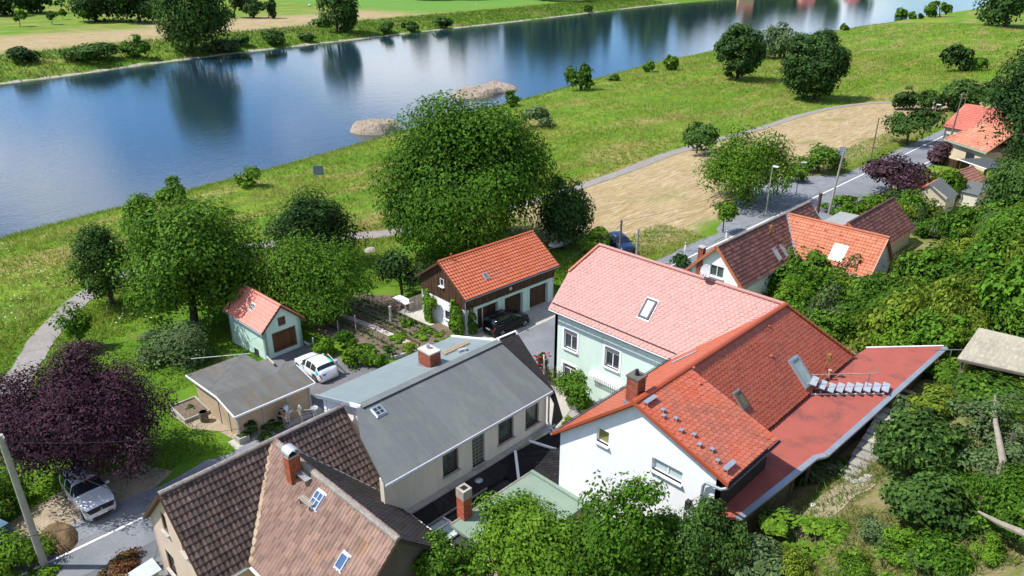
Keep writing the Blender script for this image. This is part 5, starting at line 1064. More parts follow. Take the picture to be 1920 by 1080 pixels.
a = atz(1752, 379, 1.7); h = House('pale_roof_hut', 'small hut with pale flat roof in front of the beige gable shed', 'hut', (a.x, a.y, 0))
q = h.mb(); q.slab([(a.x - 1.1, a.y - 1.2, 1.75), (a.x + 1.1, a.y - 1.2, 1.6), (a.x + 1.1, a.y + 1.2, 1.6), (a.x - 1.1, a.y + 1.2, 1.75)], .06, (0, 0, 1)); h.part('roof', q, mat('pale_sheet', (.55, .55, .53), (.45, .45, .43), 2)); q = h.mb(); q.box(a.x - .95, a.x + .95, a.y - 1, a.y + 1, -.3, 1.55); h.part('wall', q, mt_wood_grey)
# wood fence / pen beside the far house
a = at(1780, 309); h = House('slat_pen', 'dark brown slatted pen beside the peach-roofed house', 'fence', a, R(-30), local=True)
for x0, y0, x1, y1 in ((-2, -1, 2.2, -1), (2.2, -1, 2.2, 1.6), (-2, 1.6, -2, -1)):
    n_ = int(math.hypot(x1 - x0, y1 - y0) / .16)
    for i in range(n_):
        t = (i + .5) / n_; q = h.mb(); q.box(x0 + (x1 - x0) * t - .06, x0 + (x1 - x0) * t + .06, y0 + (y1 - y0) * t - .06, y0 + (y1 - y0) * t + .06, -.2, 1.3); h.part('slat', q, mt_wood_dark)
# ================================================================ 11  weathered corrugated roof on the hillside
c = [atz(1836, 614, 8.7), atz(1990, 650, 8.9), atz(1990, 715, 8.8), atz(1795, 672, 8.6)]
h = House('corrugated_roof_shelter', 'weathered corrugated sheet roof on posts on the hillside', 'shelter', (c[3].x, c[3].y, 6.5))
A, B, C_, D_ = c[3], c[2], c[1], c[0]
for i in range(7):
    t0, t1 = i / 7, (i + .985) / 7; q = h.mb(); k = 12; V = []
    for j in range(k + 1):
        for t, (p, r_) in zip((0, 1), ((A.lerp(D_, t0), B.lerp(C_, t0)), (A.lerp(D_, t1), B.lerp(C_, t1)))): pass
    for j in range(7):
        t = t0 + (t1 - t0) * j / 6; z = V3(0, 0, .05 * (j % 2))
        V += [A.lerp(D_, t) + z, B.lerp(C_, t) + z]
    q.add(V, [(2 * j, 2 * j + 1, 2 * j + 3, 2 * j + 2) for j in range(6)]); q.add([p - V3(0, 0, .03) for p in V], [(2 * j + 2, 2 * j + 3, 2 * j + 1, 2 * j) for j in range(6)]); h.part('roof_sheet', q, mt_corr)
for p in (A, B, C_, D_): 
    q = h.mb(); p = p.lerp((A + B + C_ + D_) / 4, .12); q.box(p.x - .07, p.x + .07, p.y - .07, p.y + .07, H1(p.x, p.y) - .3, p.z - .02); h.part('post', q, mt_woodpole)
q = h.mb(); q.bar(A - V3(0, 0, .1), B - V3(0, 0, .1), .08, .12); h.part('beam', q, mt_woodpole)

h = House('rose_roof_house', 'house with rose tiled roof behind the peach-roofed house', 'house', (-36.7, 150, 0), R(-12), local=True)
rr = h.slope([(-.1, -5.6, 3.0), (9.5, -5.6, 3.0), (9.5, 0, 6.3), (0, 0, 6.3)], mt_tile_farred, 'pan', .42, .42); h.slope([(9.5, 5.6, 3.0), (-.1, 5.6, 3.0), (0, 0, 6.3), (9.5, 0, 6.3)], mt_tile_farred); h.ridge([(0, 0, 6.3), (9.5, 0, 6.3)], mt_tile_far, .13, .5, parent=rr)
q = h.mb(); q.box(.3, 9.2, -5.2, 5.2, -.5, 3.0); h.part('wall', q, mt_cream); h.wall(mt_cream, (.25, 5.2, 0), (0, -1, 0), [(0, 2.9), (10.4, 2.9), (5.2, 6.1)], name='gable')
h.finish(200)
# ================================================================ vegetation kit
def fol(name, c, c2, dark=.3, tr=.3, hue=None): return mat(name, c, c2, .55, .38, .62, rough=.7, spec=.10, tint=dark, trans=tr, hue=hue, detail=2)
F_WALNUT = fol('walnut_leaves', (.066, .162, .013), (.048, .122, .011), hue=(.105, .215, .017))
F_MID = fol('green_leaves', (.066, .156, .014), (.048, .118, .012), hue=(.11, .215, .019))
F_LIGHT = fol('light_green_leaves', (.092, .195, .014), (.066, .150, .012), hue=(.14, .25, .02))
F_YELL = fol('yellow_green_leaves', (.125, .195, .018), (.095, .16, .016), hue=(.18, .24, .025))
F_DARK = fol('dark_green_leaves', (.034, .078, .018), (.026, .060, .015), .35, .2, hue=(.055, .115, .024))
F_DEEP = fol('deep_green_leaves', (.046, .098, .018), (.034, .078, .015), .32, .22, hue=(.075, .145, .026))
F_GREY = fol('grey_green_leaves', (.092, .145, .050), (.072, .118, .042), .25, .25, hue=(.13, .19, .075))
F_PURP = fol('purple_leaves', (.042, .017, .028), (.028, .012, .019), .4, .15, hue=(.085, .038, .058))
F_MAROON = fol('maroon_leaves', (.050, .024, .032), (.036, .018, .024), .4, .15, hue=(.09, .05, .055))
F_RUST = fol('rust_hedge_leaves', (.090, .110, .025), (.14, .065, .03), .3, .2, hue=(.16, .075, .035))
M_BARK = mat('bark', (.085, .068, .052), (.055, .043, .034), 3, bump=(12, .6, .05))
M_TWIG = mat('pale_twigs', (.30, .26, .20), (.22, .19, .15), 3)
def rand_dirs(n, r): v = r.normal(size=(n, 3)); return v / np.linalg.norm(v, axis=1)[:, None]
def crown_leaves(env, n, size, r, nclump, rc, shell=.45, up=.35, asp=.62, lobes=True):
    """env(dirs)->radius vectors; returns verts, faces, tint, clump centres"""
    d = rand_dirs(nclump, r); d[:, 2] = np.where((d[:, 2] < -.5) & (r.random(nclump) < .35), -d[:, 2], d[:, 2])
    rad = shell + (1 - shell) * r.random(nclump) ** .6
    C0 = env(d) * rad[:, None]
    K = int(np.clip(nclump / 9, 6, 26)); dk = rand_dirs(K, r); dk[:, 2] = np.where(dk[:, 2] < -.55, -dk[:, 2], dk[:, 2]); rk = r.uniform(.24, .5, K); li = r.integers(0, K, nclump)
    base = dk * (1 - rk)[:, None] * (.65 + .55 * r.random(K))[:, None]
    dd = d + dk[li] * .55; dd /= np.linalg.norm(dd, axis=1)[:, None]
    Q = base[li] + dd * (rk[li] * (.72 + .3 * r.random(nclump)))[:, None]; ql = np.linalg.norm(Q, axis=1)[:, None] + 1e-6
    C = env(Q / ql) * ql if lobes else C0
    wgt = r.random(nclump) * .8 + .5; ci = r.choice(nclump, n, p=wgt / wgt.sum())
    ld = rand_dirs(n, r); ld[:, 2] = np.where((ld[:, 2] < 0) & (r.random(n) < .55), -ld[:, 2], ld[:, 2])
    rr = rc * (.6 + .8 * r.random(nclump))[ci] * (.55 + .5 * r.random(n) ** .5)
    out = C / (np.linalg.norm(C, axis=1)[:, None] + 1e-6)
    P = C[ci] + ld * rr[:, None] * np.array([1.15, 1.15, .8])
    N = ld * 1.1 + out[ci] * .5 + np.array([0, 0, up]) + r.normal(0, .33, (n, 3)); N /= np.linalg.norm(N, axis=1)[:, None]
    T = np.cross(N, rand_dirs(n, r)); T /= np.linalg.norm(T, axis=1)[:, None] + 1e-9; B = np.cross(N, T)
    s = size * (.65 + .7 * r.random(n))[:, None]
    V = np.stack([P - T * s, P - B * s * asp + N * s * .18, P + T * s, P + B * s * asp + N * s * .18], 1).reshape(-1, 3)
    F = np.arange(4 * n).reshape(n, 4)
    tint = (.5 * r.random(nclump)[ci] + .5 * r.random(n)) % 1.0
    return V, F, tint, C
ENVS = dict(
    round=lambda d: d * 1.0, oval=lambda d: d * np.array([1, 1, 1.0]),
    cone=lambda d: np.c_[d[:, 0] * (1 - .62 * np.clip(d[:, 2], -.2, 1)), d[:, 1] * (1 - .62 * np.clip(d[:, 2], -.2, 1)), d[:, 2]],
    umbrella=lambda d: np.c_[d[:, 0], d[:, 1], np.where(d[:, 2] > 0, d[:, 2], d[:, 2] * .35)],
    shrub=lambda d: np.c_[d[:, 0], d[:, 1], np.abs(d[:, 2]) * 1.0 - .05])
def build_crown(W, D, Hh, n, size, env, seed, nclump=None, lump=.2, rcf=.24, shell=.45):
    r = np.random.default_rng(seed); ph = r.random((6, 3)) * 6.28; fq = r.integers(2, 5, (6, 3))
    def e(d):
        q = ENVS[env](d); k = np.ones(len(d))
        for i in range(6): k += lump / 2.2 * np.sin(fq[i, 0] * d[:, 0] * 1.7 + ph[i, 0]) * np.sin(fq[i, 1] * d[:, 1] * 1.7 + ph[i, 1]) * np.sin(fq[i, 2] * d[:, 2] * 1.7 + ph[i, 2]) * 2
        return q * k[:, None] * np.array([W / 2, D / 2, Hh / 2]) * .86
    rc = rcf * (W * D * Hh) ** (1 / 3) / 2
    nclump = nclump or int(np.clip(n / 75, 26, 320))
    return crown_leaves(e, n, size, r, nclump, rc, shell, lobes=lump > .12)
TREE_MESH = {}
def tree_parts(root, W, D, Hh, zc, n, size, env, m, seed, trunk_r=None, trunk=True, key=None, lump=.2, rcf=.24, bark=None, shell=.45, off=(0, 0), limbs=8):
    """crown (and trunk) as children of root; zc = crown centre height above the root"""
    if key is None or key not in TREE_MESH:
        V, F, T, C = build_crown(W, D, Hh, n, size, env, seed, lump=lump, rcf=rcf, shell=shell)
        ext = np.array([W, D, Hh]) / 2
        for ax in range(3):
            lo, hi = np.percentile(V[:, ax], (.7, 99.3)); sc_ = 2 * ext[ax] / (hi - lo); V[:, ax] = (V[:, ax] - (lo + hi) / 2) * sc_; C[:, ax] = (C[:, ax] - (lo + hi) / 2) * sc_
        V4 = V.reshape(-1, 4, 3); keep = np.linalg.norm(V4.mean(1) / (ext * 1.10), axis=1) < (1.05 if env in ('round', 'oval') else 1.4); V = V4[keep].reshape(-1, 3); F = F[:int(keep.sum())]; T = T[keep]
        V = V + np.array([off[0], off[1], zc]); C = C + np.array([off[0], off[1], zc]); V[:, 2] = np.maximum(V[:, 2], .02)
        cm = mesh_np('crown', V, F, T); cm.materials.append(m); tm = None
        if trunk:
            r = random.Random(seed); tr = trunk_r or max(.06, .022 * Hh + .01 * W); b = MB(); top = V3(off[0] * .9, off[1] * .9, zc + Hh * .12)
            pts = [V3(0, 0, -.3), V3(0, 0, .1), V3(off[0] * .3, off[1] * .3, zc * .5), top]; b.tube(pts, [tr * 1.5, tr * 1.15, tr * .85, tr * .3], 8)
            idx = list(range(len(C))); r.shuffle(idx)
            for i in idx[:limbs]:
                c = Vector(C[i]); t = r.uniform(.3, .95); st = pts[1].lerp(top, t) if t > .5 else pts[1].lerp(pts[2], t * 2); mid = st.lerp(c, .5) + V3(0, 0, .06 * Hh)
                b.tube([st, mid, c], [tr * .5 * (1.2 - t), tr * .3, tr * .08], 5)
            me = bpy.data.meshes.new('trunk'); me.from_pydata([tuple(p) for p in b.v], [], b.f); me.polygons.foreach_set('use_smooth', np.full(len(me.polygons), True)); me.materials.append(bark or M_BARK); tm = me
        if key is not None: TREE_MESH[key] = (cm, tm)
    else: cm, tm = TREE_MESH[key]
    link('crown', cm, root)
    if tm: link('trunk', tm, root)
    return root
CR = Vector((S2, S2, 0))   # camera right in plan
def pxof(p):
    x = (p[0] + p[1]) * S2; y = (p[1] - p[0]) * S2; z = p[2] - CAMH; de = y * math.cos(PITCH) - z * math.sin(PITCH); return 960 + FPX * x / de, 540 - FPX * (y * math.sin(PITCH) + z * math.cos(PITCH)) / de
SEED = [100]
def tree(name, label, bx, by, x0, x1, ytop, m, env='round', cb=.22, cat='tree', z=None, dens=.42, leaf=3.3, lump=.22, depth=None, group=None, trunk=True, rcf=.31, shell=.5, hmax=None, limbs=8, minleaf=.07, nmax=78000):
    """a tree from its photo outline: foot pixel, left/right pixel, top pixel; distance comes from the ground it stands on"""
    SEED[0] += 1; fy = float(by); Ht = 4.0
    for _ in range(24):
        P = at(bx, fy) if z is None else atz(bx, fy, z); k = mpp(P); W = (x1 - x0) * k; D_ = (depth or W)
        dd = math.hypot(P.x, P.y); th_ = math.atan2(CAMH - P.z - Ht / 2, dd); crownH = Ht * (1 - cb); zc = Ht * cb + crownH / 2
        yc = pxof((P.x, P.y, P.z + zc))[1]; half = math.hypot(crownH / 2 * math.cos(th_), D_ / 2 * math.sin(th_)) / k
        Ht = max(.35, Ht + ((yc - half) - ytop) * k * .6)
        if cb < .08: fy -= ((yc + half) - by) * .5
    W *= 1.02; depth = D_
    cx = ((x0 + x1) / 2 - pxof((P.x, P.y, P.z + zc))[0]) * k; off = CR * cx
    n = int(np.clip(1.7 * dens * (x1 - x0) * crownH / k, 700, nmax)); size = max(minleaf, leaf * k * .72)
    root = thing(name, label, cat, P, 0, group)
    return tree_parts(root, W, depth or W, crownH, zc, n, size, env, m, SEED[0], trunk=trunk, lump=lump, rcf=rcf, shell=shell, off=(off.x, off.y), limbs=limbs)
def shrub(name, label, bx, by, x0, x1, ytop, m, **k):
    k.setdefault('cat', 'shrub'); k.setdefault('cb', .02); k.setdefault('env', 'round'); k.setdefault('limbs', 5); k.setdefault('rcf', .3); return tree(name, label, bx, by, x0, x1, ytop, m, **k)
# ================================================================ trees by the houses and on the meadow
tree('walnut_tree', 'huge walnut tree behind the timber-gabled garage', 878, 470, 722, 1014, 198, F_WALNUT, cb=.04, dens=.7, lump=.3, leaf=3.9)
tree('dark_maple', 'dark round tree right of the walnut by the mown field', 1050, 456, 1000, 1107, 332, F_DARK, cb=.05)
tree('robinia_tree', 'tall light green tree over the footpath left of the mint shed', 366, 606, 238, 478, 378, F_MID, cb=.07, dens=.46, lump=.34, rcf=.24, shell=.35, leaf=4.2)
tree('robinia_tree', 'slim light green tree top rising behind the tall tree at the river bank', 292, 490, 232, 305, 368, F_LIGHT, cb=.2)
tree('cone_tree', 'conical dark grey-green tree standing beside the footpath', 212, 574, 138, 243, 424, F_DEEP, env='cone', cb=.14, lump=.12)
tree('fruit_tree', 'broad green fruit tree behind the mint shed', 600, 598, 486, 690, 440, F_MID, cb=.07, lump=.28)
tree('cherry_tree', 'dark cherry tree with pointed top behind the fruit tree', 585, 505, 500, 662, 360, F_DARK, env='cone', cb=.12, lump=.28)
tree('plum_tree', 'small dark tree beside the garage gable', 754, 556, 702, 800, 466, F_DARK, cb=.25)
tree('slim_sapling', 'thin crooked sapling beside the bend of the footpath', 156, 656, 100, 166, 568, F_MID, cb=.3, dens=.2, lump=.5, shell=.2)
shrub('round_bush', 'wide loose bush on the lawn left of the panel garage', 332, 690, 264, 392, 607, F_GREY)
tree('purple_plum', 'large purple plum tree above the silver car', 150, 912, 6, 290, 662, F_PURP, cb=.06, dens=.75, lump=.34, rcf=.26)
tree('purple_maple', 'purple maple beside the road bend', 1682, 372, 1620, 1748, 288, F_MAROON, env='umbrella', cb=.3)
tree('ash_tree', 'light green ash tree between lay-by and mown field', 1400, 378, 1310, 1482, 243, F_LIGHT, cb=.03, lump=.32)
tree('street_sapling', 'young tree on a thin trunk below the ash', 1355, 436, 1335, 1383, 378, F_LIGHT, cb=.42, dens=.4)
tree('orchard_tree', 'small round tree beside the path at the mown field edge', 1306, 288, 1268, 1350, 231, F_DEEP, env='umbrella', cb=.3)
tree('orchard_tree', 'small spreading tree on the mown field by the road', 1700, 270, 1664, 1752, 205, F_DEEP, env='umbrella', cb=.3)
tree('oval_maple', 'oval dark tree on the meadow nearer the river', 1382, 150, 1346, 1428, 50, F_DARK, env='oval', cb=.1, lump=.08, dens=.9, shell=.7, rcf=.2)
tree('oval_maple', 'larger oval dark tree on the meadow by the path curve', 1527, 188, 1475, 1582, 64, F_DARK, env='oval', cb=.09, lump=.08, dens=.9, shell=.7, rcf=.2)
shrub('willow_bush', 'pale willow bush behind the two oval trees', 1470, 108, 1428, 1512, 47, F_GREY, lump=.3)
shrub('willow_bush', 'upright willow bush at the water edge behind the walnut', 1088, 168, 1062, 1113, 122, F_MID)
shrub('bank_bush', 'low olive bush on the bank right of the walnut crown', 1014, 238, 982, 1044, 200, F_GREY)
shrub('bank_bush', 'narrow bush at the bank behind the walnut crown', 960, 200, 945, 976, 170, F_MID)
shrub('bank_bush', 'lower of two bushes at the left river bank', 318, 384, 291, 346, 332, F_MID)
shrub('bank_bush', 'thin leafy bush at the bank beside the river sign', 465, 352, 442, 488, 310, F_LIGHT, dens=.3)
for i, (x, y, w_, t, l) in enumerate(((1217, 135, 24, 114, 'small bush at the water edge, left of a pair'), (1258, 131, 26, 104, 'small bush at the water edge, right of a pair'), (1150, 151, 24, 138, 'tiny low bush on the bank near the willow'), (1584, 57, 16, 44, 'tiny bush on the far end of the bank'), (1690, 36, 20, 16, 'leftmost of three tiny bushes at the far bank bend'), (1711, 35, 15, 22, 'middle of three tiny bushes at the far bank bend'), (1727, 35, 10, 25, 'rightmost of three tiny bushes at the far bank bend'))):
    shrub('bank_bush', l, x, y, x - w_ / 2, x + w_ / 2, t, F_MID, dens=.8)
shrub('willow_bush', 'round bush at the water edge near the top right', 1762, 30, 1738, 1782, 2, F_LIGHT, dens=.7)
tree('bank_tree', 'dark tree cut by the top right corner of the meadow', 1885, 42, 1842, 1945, -55, F_DARK, cb=.04, dens=.6)
shrub('meadow_bush', 'dark bush alone on the meadow at the right', 1800, 132, 1770, 1826, 86, F_DARK, dens=.6); shrub('meadow_bush', 'lighter bush joined to the dark meadow bush', 1826, 132, 1808, 1850, 108, F_MID, dens=.6)
for x, y, x0, x1, t, l, m in ((1700, 204, 1676, 1722, 163, 'leftmost round bush of the row at the path end', F_DARK), (1745, 207, 1724, 1768, 170, 'second bush of the row at the path end', F_DEEP), (1800, 208, 1765, 1846, 153, 'wide bush of the row below the dead tree', F_DEEP), (1866, 190, 1838, 1898, 146, 'bush at the right end of the path row', F_DARK)):
    shrub('hedge_bush', l, x, y, x0, x1, t, m, dens=.5)
shrub('roadside_bush', 'spreading bush beside the lay-by', 1535, 322, 1484, 1582, 272, F_MID); shrub('roadside_bush', 'low light bush at the lay-by entrance', 1492, 340, 1470, 1516, 308, F_LIGHT)
shrub('round_bush', 'bright round bush left of the blue car', 1112, 474, 1088, 1140, 425, F_LIGHT)
shrub('dark_bush', 'dark bush between road and mint wing', 1277, 503, 1256, 1300, 472, F_DARK)
shrub('garden_hedge', 'left rounded hedge bush behind the leaning lamp pole', 1590, 402, 1548, 1618, 368, F_MID); shrub('garden_hedge', 'bush with pale blossom right of the leaning pole', 1634, 396, 1605, 1660, 362, F_LIGHT)
shrub('ivy_mass', 'dense ivy covering the corner of the beige shed', 1776, 378, 1748, 1806, 318, F_LIGHT, cat='ivy', dens=.6)
shrub('dark_bush', 'dark bush beside the purple maple trunk', 1690, 398, 1664, 1716, 352, F_DARK)
shrub('maroon_bush', 'dark red bush at the corner of the peach-roofed house', 1762, 306, 1744, 1782, 266, F_MAROON, dens=.6)
# garden plants
for x, y, x0, x1, t, m, l in ((620, 668, 584, 632, 632, F_LIGHT, 'leftmost bush row against the garden wire fence'), (652, 652, 628, 672, 616, F_MID, 'bush on the garden fence right of the shed drive'), (690, 690, 646, 708, 646, F_LIGHT, 'round yellow-green bush in the garden bed'), (714, 690, 700, 728, 664, F_MID, 'small bush at the kerb of the garden bed'), (746, 642, 730, 768, 624, F_LIGHT, 'low bright potato plants in the bed'), (800, 640, 778, 838, 616, F_LIGHT, 'bright bush at the garage end of the bed'), (768, 662, 752, 786, 640, F_YELL, 'yellow flowering plant beside the pale chimney roof'), (765, 612, 748, 778, 596, F_MID, 'small plant beside the garden path'), (600, 660, 584, 616, 640, F_MID, 'low bush behind the parked white hatchback')):
    shrub('garden_bush', l, x, y, x0, x1, t, m, dens=.7)
shrub('garden_bush', 'leafy bush at the end of the kerb wall', 728, 672, 712, 742, 648, F_DEEP, dens=.7)
shrub('vine', 'green vine climbing the left end of the garage wall', 806, 606, 786, 825, 545, F_LIGHT, cat='vine', env='oval', dens=.9, depth=.7, z=-.3, lump=.5)
shrub('vine', 'broad green vine at the front corner of the garage', 858, 628, 834, 876, 566, F_LIGHT, cat='vine', env='oval', dens=.9, depth=.9, z=-.1, lump=.5); shrub('vine', 'dark vine beside the first garage door', 884, 626, 870, 898, 575, F_DEEP, cat='vine', env='oval', dens=.9, depth=.8, z=0)
shrub('juniper_bush', 'left clipped bush at the corner of the panel garage', 462, 820, 446, 480, 786, F_DARK, dens=.7); shrub('juniper_bush', 'wide dark bush below the two people', 502, 822, 474, 536, 786, F_DEEP, dens=.7)
shrub('hosta', 'pale green hosta in the walled flower bed', 356, 772, 348, 368, 759, F_GREY, cat='plant', dens=1.2)
shrub('vine', 'lush vine on the trellis before the mint wing', 1075, 765, 1034, 1114, 692, F_MID, cat='vine', dens=.6, z=.1, depth=1.2); shrub('courtyard_bush', 'small bush below the courtyard railing', 1100, 778, 1084, 1118, 745, F_LIGHT, dens=.7, z=.1)
shrub('courtyard_bush', 'yellow-green plant beside the slate flank', 1066, 800, 1054, 1080, 778, F_YELL, dens=.8, z=.1)
shrub('rose_bush', 'tall rose bush at the slate flank of the grey house', 1018, 716, 1004, 1036, 664, F_DARK, dens=.7, z=0)
shrub('roadside_hedge', 'rust-tinged hedge between road and old tiled house', 262, 1085, 205, 290, 1028, F_RUST, dens=.6)
shrub('roadside_hedge', 'rust-tinged hedge corner at the bottom edge', 232, 1105, 190, 262, 1050, F_RUST, dens=.6)
shrub('round_bush', 'bright shrub at the bottom left beside the concrete pole', 40, 1075, -40, 86, 985, F_LIGHT, dens=.5); shrub('round_bush', 'green bush behind the concrete pole at the left edge', 30, 975, -60, 48, 885, F_MID, dens=.5)
shrub('round_bush', 'low bush at the very foot of the concrete pole', 82, 1086, 58, 108, 1060, F_LIGHT, dens=.6)
# --- hillside scrub behind the annex: six kinds of bush, copied
KINDS = [('round', F_MID), ('round', F_WALNUT), ('shrub', F_YELL), ('round', F_YELL), ('round', F_LIGHT), ('shrub', F_GREY)]
POLY = [(1440, 545), (1520, 470), (1640, 470), (1700, 400), (1800, 420), (1930, 380), (1960, 660), (1835, 590), (1800, 650), (1640, 645), (1560, 630), (1470, 580)]
TONES = ['mid-green rounded', 'deep-leaved green', 'yellow-green spreading', 'yellowish rounded', 'bright green rounded', 'grey-green spreading']
pts = []; r_ = np.random.default_rng(5); tries = 0
while len(pts) < 74 and tries < 6000:
    tries += 1; x, y = r_.uniform(1430, 1960), r_.uniform(375, 660)
    if inpoly(np.array([x]), np.array([y]), POLY)[0]:
        P = at(x, y + 18)
        if P.x < -11 and P.y < 47: continue
        if -31 < P.x < -19.5 and 64 < P.y < 88: continue
        if all((P.x - q.x) ** 2 + (P.y - q.y) ** 2 > 2.0 for q in pts): pts.append(P)
for x, y in ((1450, 560), (1482, 548), (1512, 552), (1545, 545), (1578, 548), (1610, 540), (1640, 530), (1500, 575), (1560, 575), (1470, 585), (1525, 560), (1592, 565)): pts.append(at(x, y))
for i, P in enumerate(pts):
    k = int(r_.integers(0, 6)) if i > 5 else i; s_ = r_.uniform(.75, 1.25)
    px_ = pxof(P)[0]; lab = TONES[k] + ' bush in the hillside thicket ' + ('before the terracotta wing' if px_ < 1600 else 'above the red annex' if px_ < 1760 else 'towards the right edge')
    root = thing('scrub_bush', lab, 'shrub', (P.x, P.y, P.z - .1), r_.uniform(0, 6.28), 'bushes in the hillside thicket')
    tree_parts(root, 4.2, 4.0, 3.6, 1.7, 3600, .115, KINDS[k][0], KINDS[k][1], 900 + k, key=('scrub', k), limbs=5, lump=.35, rcf=.3); root.scale = (s_, s_, s_ * r_.uniform(.85, 1.2))
# dead pale branches standing out of the thicket
def dead_branch(name, label, base, n, L_, seed, m=None, group=None):
    r = random.Random(seed); root = thing(name, label, 'dead tree', base, 0, group); b = MB()
    def grow(p, d, l, rad, dep):
        q = p + d * l; b.tube([p, p.lerp(q, .5) + V3(r.uniform(-.1, .1), r.uniform(-.1, .1), r.uniform(-.05, .1)) * l, q], [rad, rad * .8, rad * .55], 5)
        if dep:
            for _ in range(r.randint(2, 3)):
                dd = (d + V3(r.uniform(-.8, .8), r.uniform(-.8, .8), r.uniform(-.3, .6))).normalized(); grow(p.lerp(q, r.uniform(.5, 1)), dd, l * r.uniform(.5, .8), rad * .5, dep - 1)
    for _ in range(n): grow(V3(0, 0, 0), V3(r.uniform(-.6, .6), r.uniform(-.6, .6), 1).normalized(), L_, .055, 3)
    b.build('branches', m or M_TWIG, root); return root
dead_branch('bare_bush', 'bare pale branches in front of the chocolate roof', at(1462, 548), 5, 1.5, 3)
dead_branch('bare_bush', 'bare pale branches amid the thicket above the annex', at(1690, 540), 5, 1.9, 4); dead_branch('bare_bush', 'bare pale branches at the upper thicket near the barn', at(1640, 470), 4, 1.7, 6)
dead_branch('dead_tree', 'dead bare tree above the row of bushes at the path end', at(1762, 204), 2, 3.6, 8, M_BARK)
# --- big trees along the right edge
tree('edge_tree', 'tall dark tree at the right edge beside the peach-roofed house', 1930, 330, 1868, 2010, 80, F_DARK, cb=.03, dens=.5); tree('edge_tree', 'dark lower tree at the right edge below the tall one', 1912, 430, 1856, 1995, 290, F_DEEP, cb=.02, dens=.5)
tree('edge_tree', 'dark rounded tree at the right edge above the corrugated roof', 1910, 520, 1840, 1990, 380, F_MID, cb=.02, dens=.5)
shrub('yellow_bush', 'yellow-green bush right of the red annex end', 1815, 652, 1745, 1850, 572, F_YELL, dens=.5)
# --- near hillside garden
tree('maple_tree', 'bright green tree at the bottom centre before the green felt roof', 930, 1130, 846, 1120, 945, F_LIGHT, cb=.05, dens=.3, leaf=4.8, lump=.35, shell=.3, z=2.0, rcf=.22, depth=5.0)
tree('maple_tree', 'second bright green crown at the bottom left of the brick chimney', 830, 1150, 748, 905, 1008, F_MID, cb=.05, dens=.32, leaf=4.8, lump=.3, shell=.3, z=2.0, rcf=.2, depth=4)
tree('locust_tree', 'feathery olive-green tree before the white gable', 1190, 1140, 1078, 1290, 905, F_WALNUT, cb=.1, dens=.15, leaf=5, lump=.35, shell=.25, z=2.6, rcf=.2, depth=4)
tree('thuja_bush', 'dense upright bush at the corner of the red annex', 1322, 1090, 1262, 1392, 945, F_DEEP, env='oval', cb=.02, dens=.55, leaf=3.5, cat='shrub')
tree('hornbeam_tree', 'mid-green crown at the bottom edge below the green felt roof', 1090, 1140, 990, 1215, 968, F_MID, cb=.05, dens=.3, leaf=4.6, lump=.3, z=2.4, depth=4.5)
tree('hornbeam_tree', 'green crown at the bottom edge below the white gable corner', 1235, 1150, 1160, 1330, 985, F_WALNUT, cb=.05, dens=.3, leaf=4.6, lump=.3, z=2.8, depth=4)
shrub('hill_bush', 'bright leafy bush in the middle of the bottom edge', 1530, 1110, 1420, 1650, 975, F_LIGHT, dens=.42, leaf=6)
shrub('hill_bush', 'olive bush along the annex gutter', 1455, 930, 1380, 1506, 850, F_DEEP, dens=.4, leaf=5); shrub('hill_bush', 'sparse reddish bush beside the annex gutter', 1400, 985, 1350, 1450, 905, F_WALNUT, dens=.3, leaf=5)
shrub('hill_bush', 'olive bush above the stone bed', 1540, 905, 1500, 1585, 850, F_GREY, dens=.35, leaf=5)
tree('pear_tree', 'dark green fruit tree beside the hillside path', 1712, 890, 1648, 1800, 770, F_DEEP, cb=.1, dens=.42, leaf=6, lump=.35); tree('pear_tree', 'dark green fruit tree low over the dry slope', 1740, 985, 1672, 1830, 868, F_DEEP, cb=.12, dens=.36, leaf=6, lump=.4)
shrub('hill_bush', 'yellow-tinted shrub beside the annex steps', 1740, 790, 1705, 1780, 725, F_YELL, dens=.5, leaf=5); shrub('hill_bush', 'blue-green shrub below the wooden step', 1690, 795, 1660, 1722, 745, F_GREY, dens=.5, leaf=5)
shrub('hill_bush', 'tall green thicket below the corrugated roof', 1850, 780, 1800, 1940, 700, F_MID, dens=.3, leaf=4.5); shrub('hill_bush', 'green bush under the corrugated roof edge', 1760, 720, 1730, 1800, 668, F_LIGHT, dens=.5, leaf=5)
tree('acacia_tree', 'feathery tree at the right edge below the corrugated roof', 1880, 900, 1790, 2000, 745, F_GREY, cb=.05, dens=.17, leaf=4.5, lump=.5, shell=.25, rcf=.22); tree('acacia_tree', 'wide leafy tree at the lower right edge', 1880, 1010, 1800, 2010, 870, F_WALNUT, cb=.05, dens=.2, leaf=5, lump=.45, shell=.3, rcf=.22)
shrub('hill_bush', 'grassy bush in the bottom right corner', 1800, 1120, 1700, 1940, 1015, F_DEEP, dens=.26, leaf=5); shrub('hill_bush', 'leafy bush at the bottom edge left of the fallen branch', 1690, 1110, 1600, 1760, 1020, F_MID, dens=.4, leaf=6)
shrub('hill_bush', 'small bush at the bottom edge right of the thuja', 1420, 1100, 1370, 1480, 1010, F_GREY, dens=.35, leaf=5)
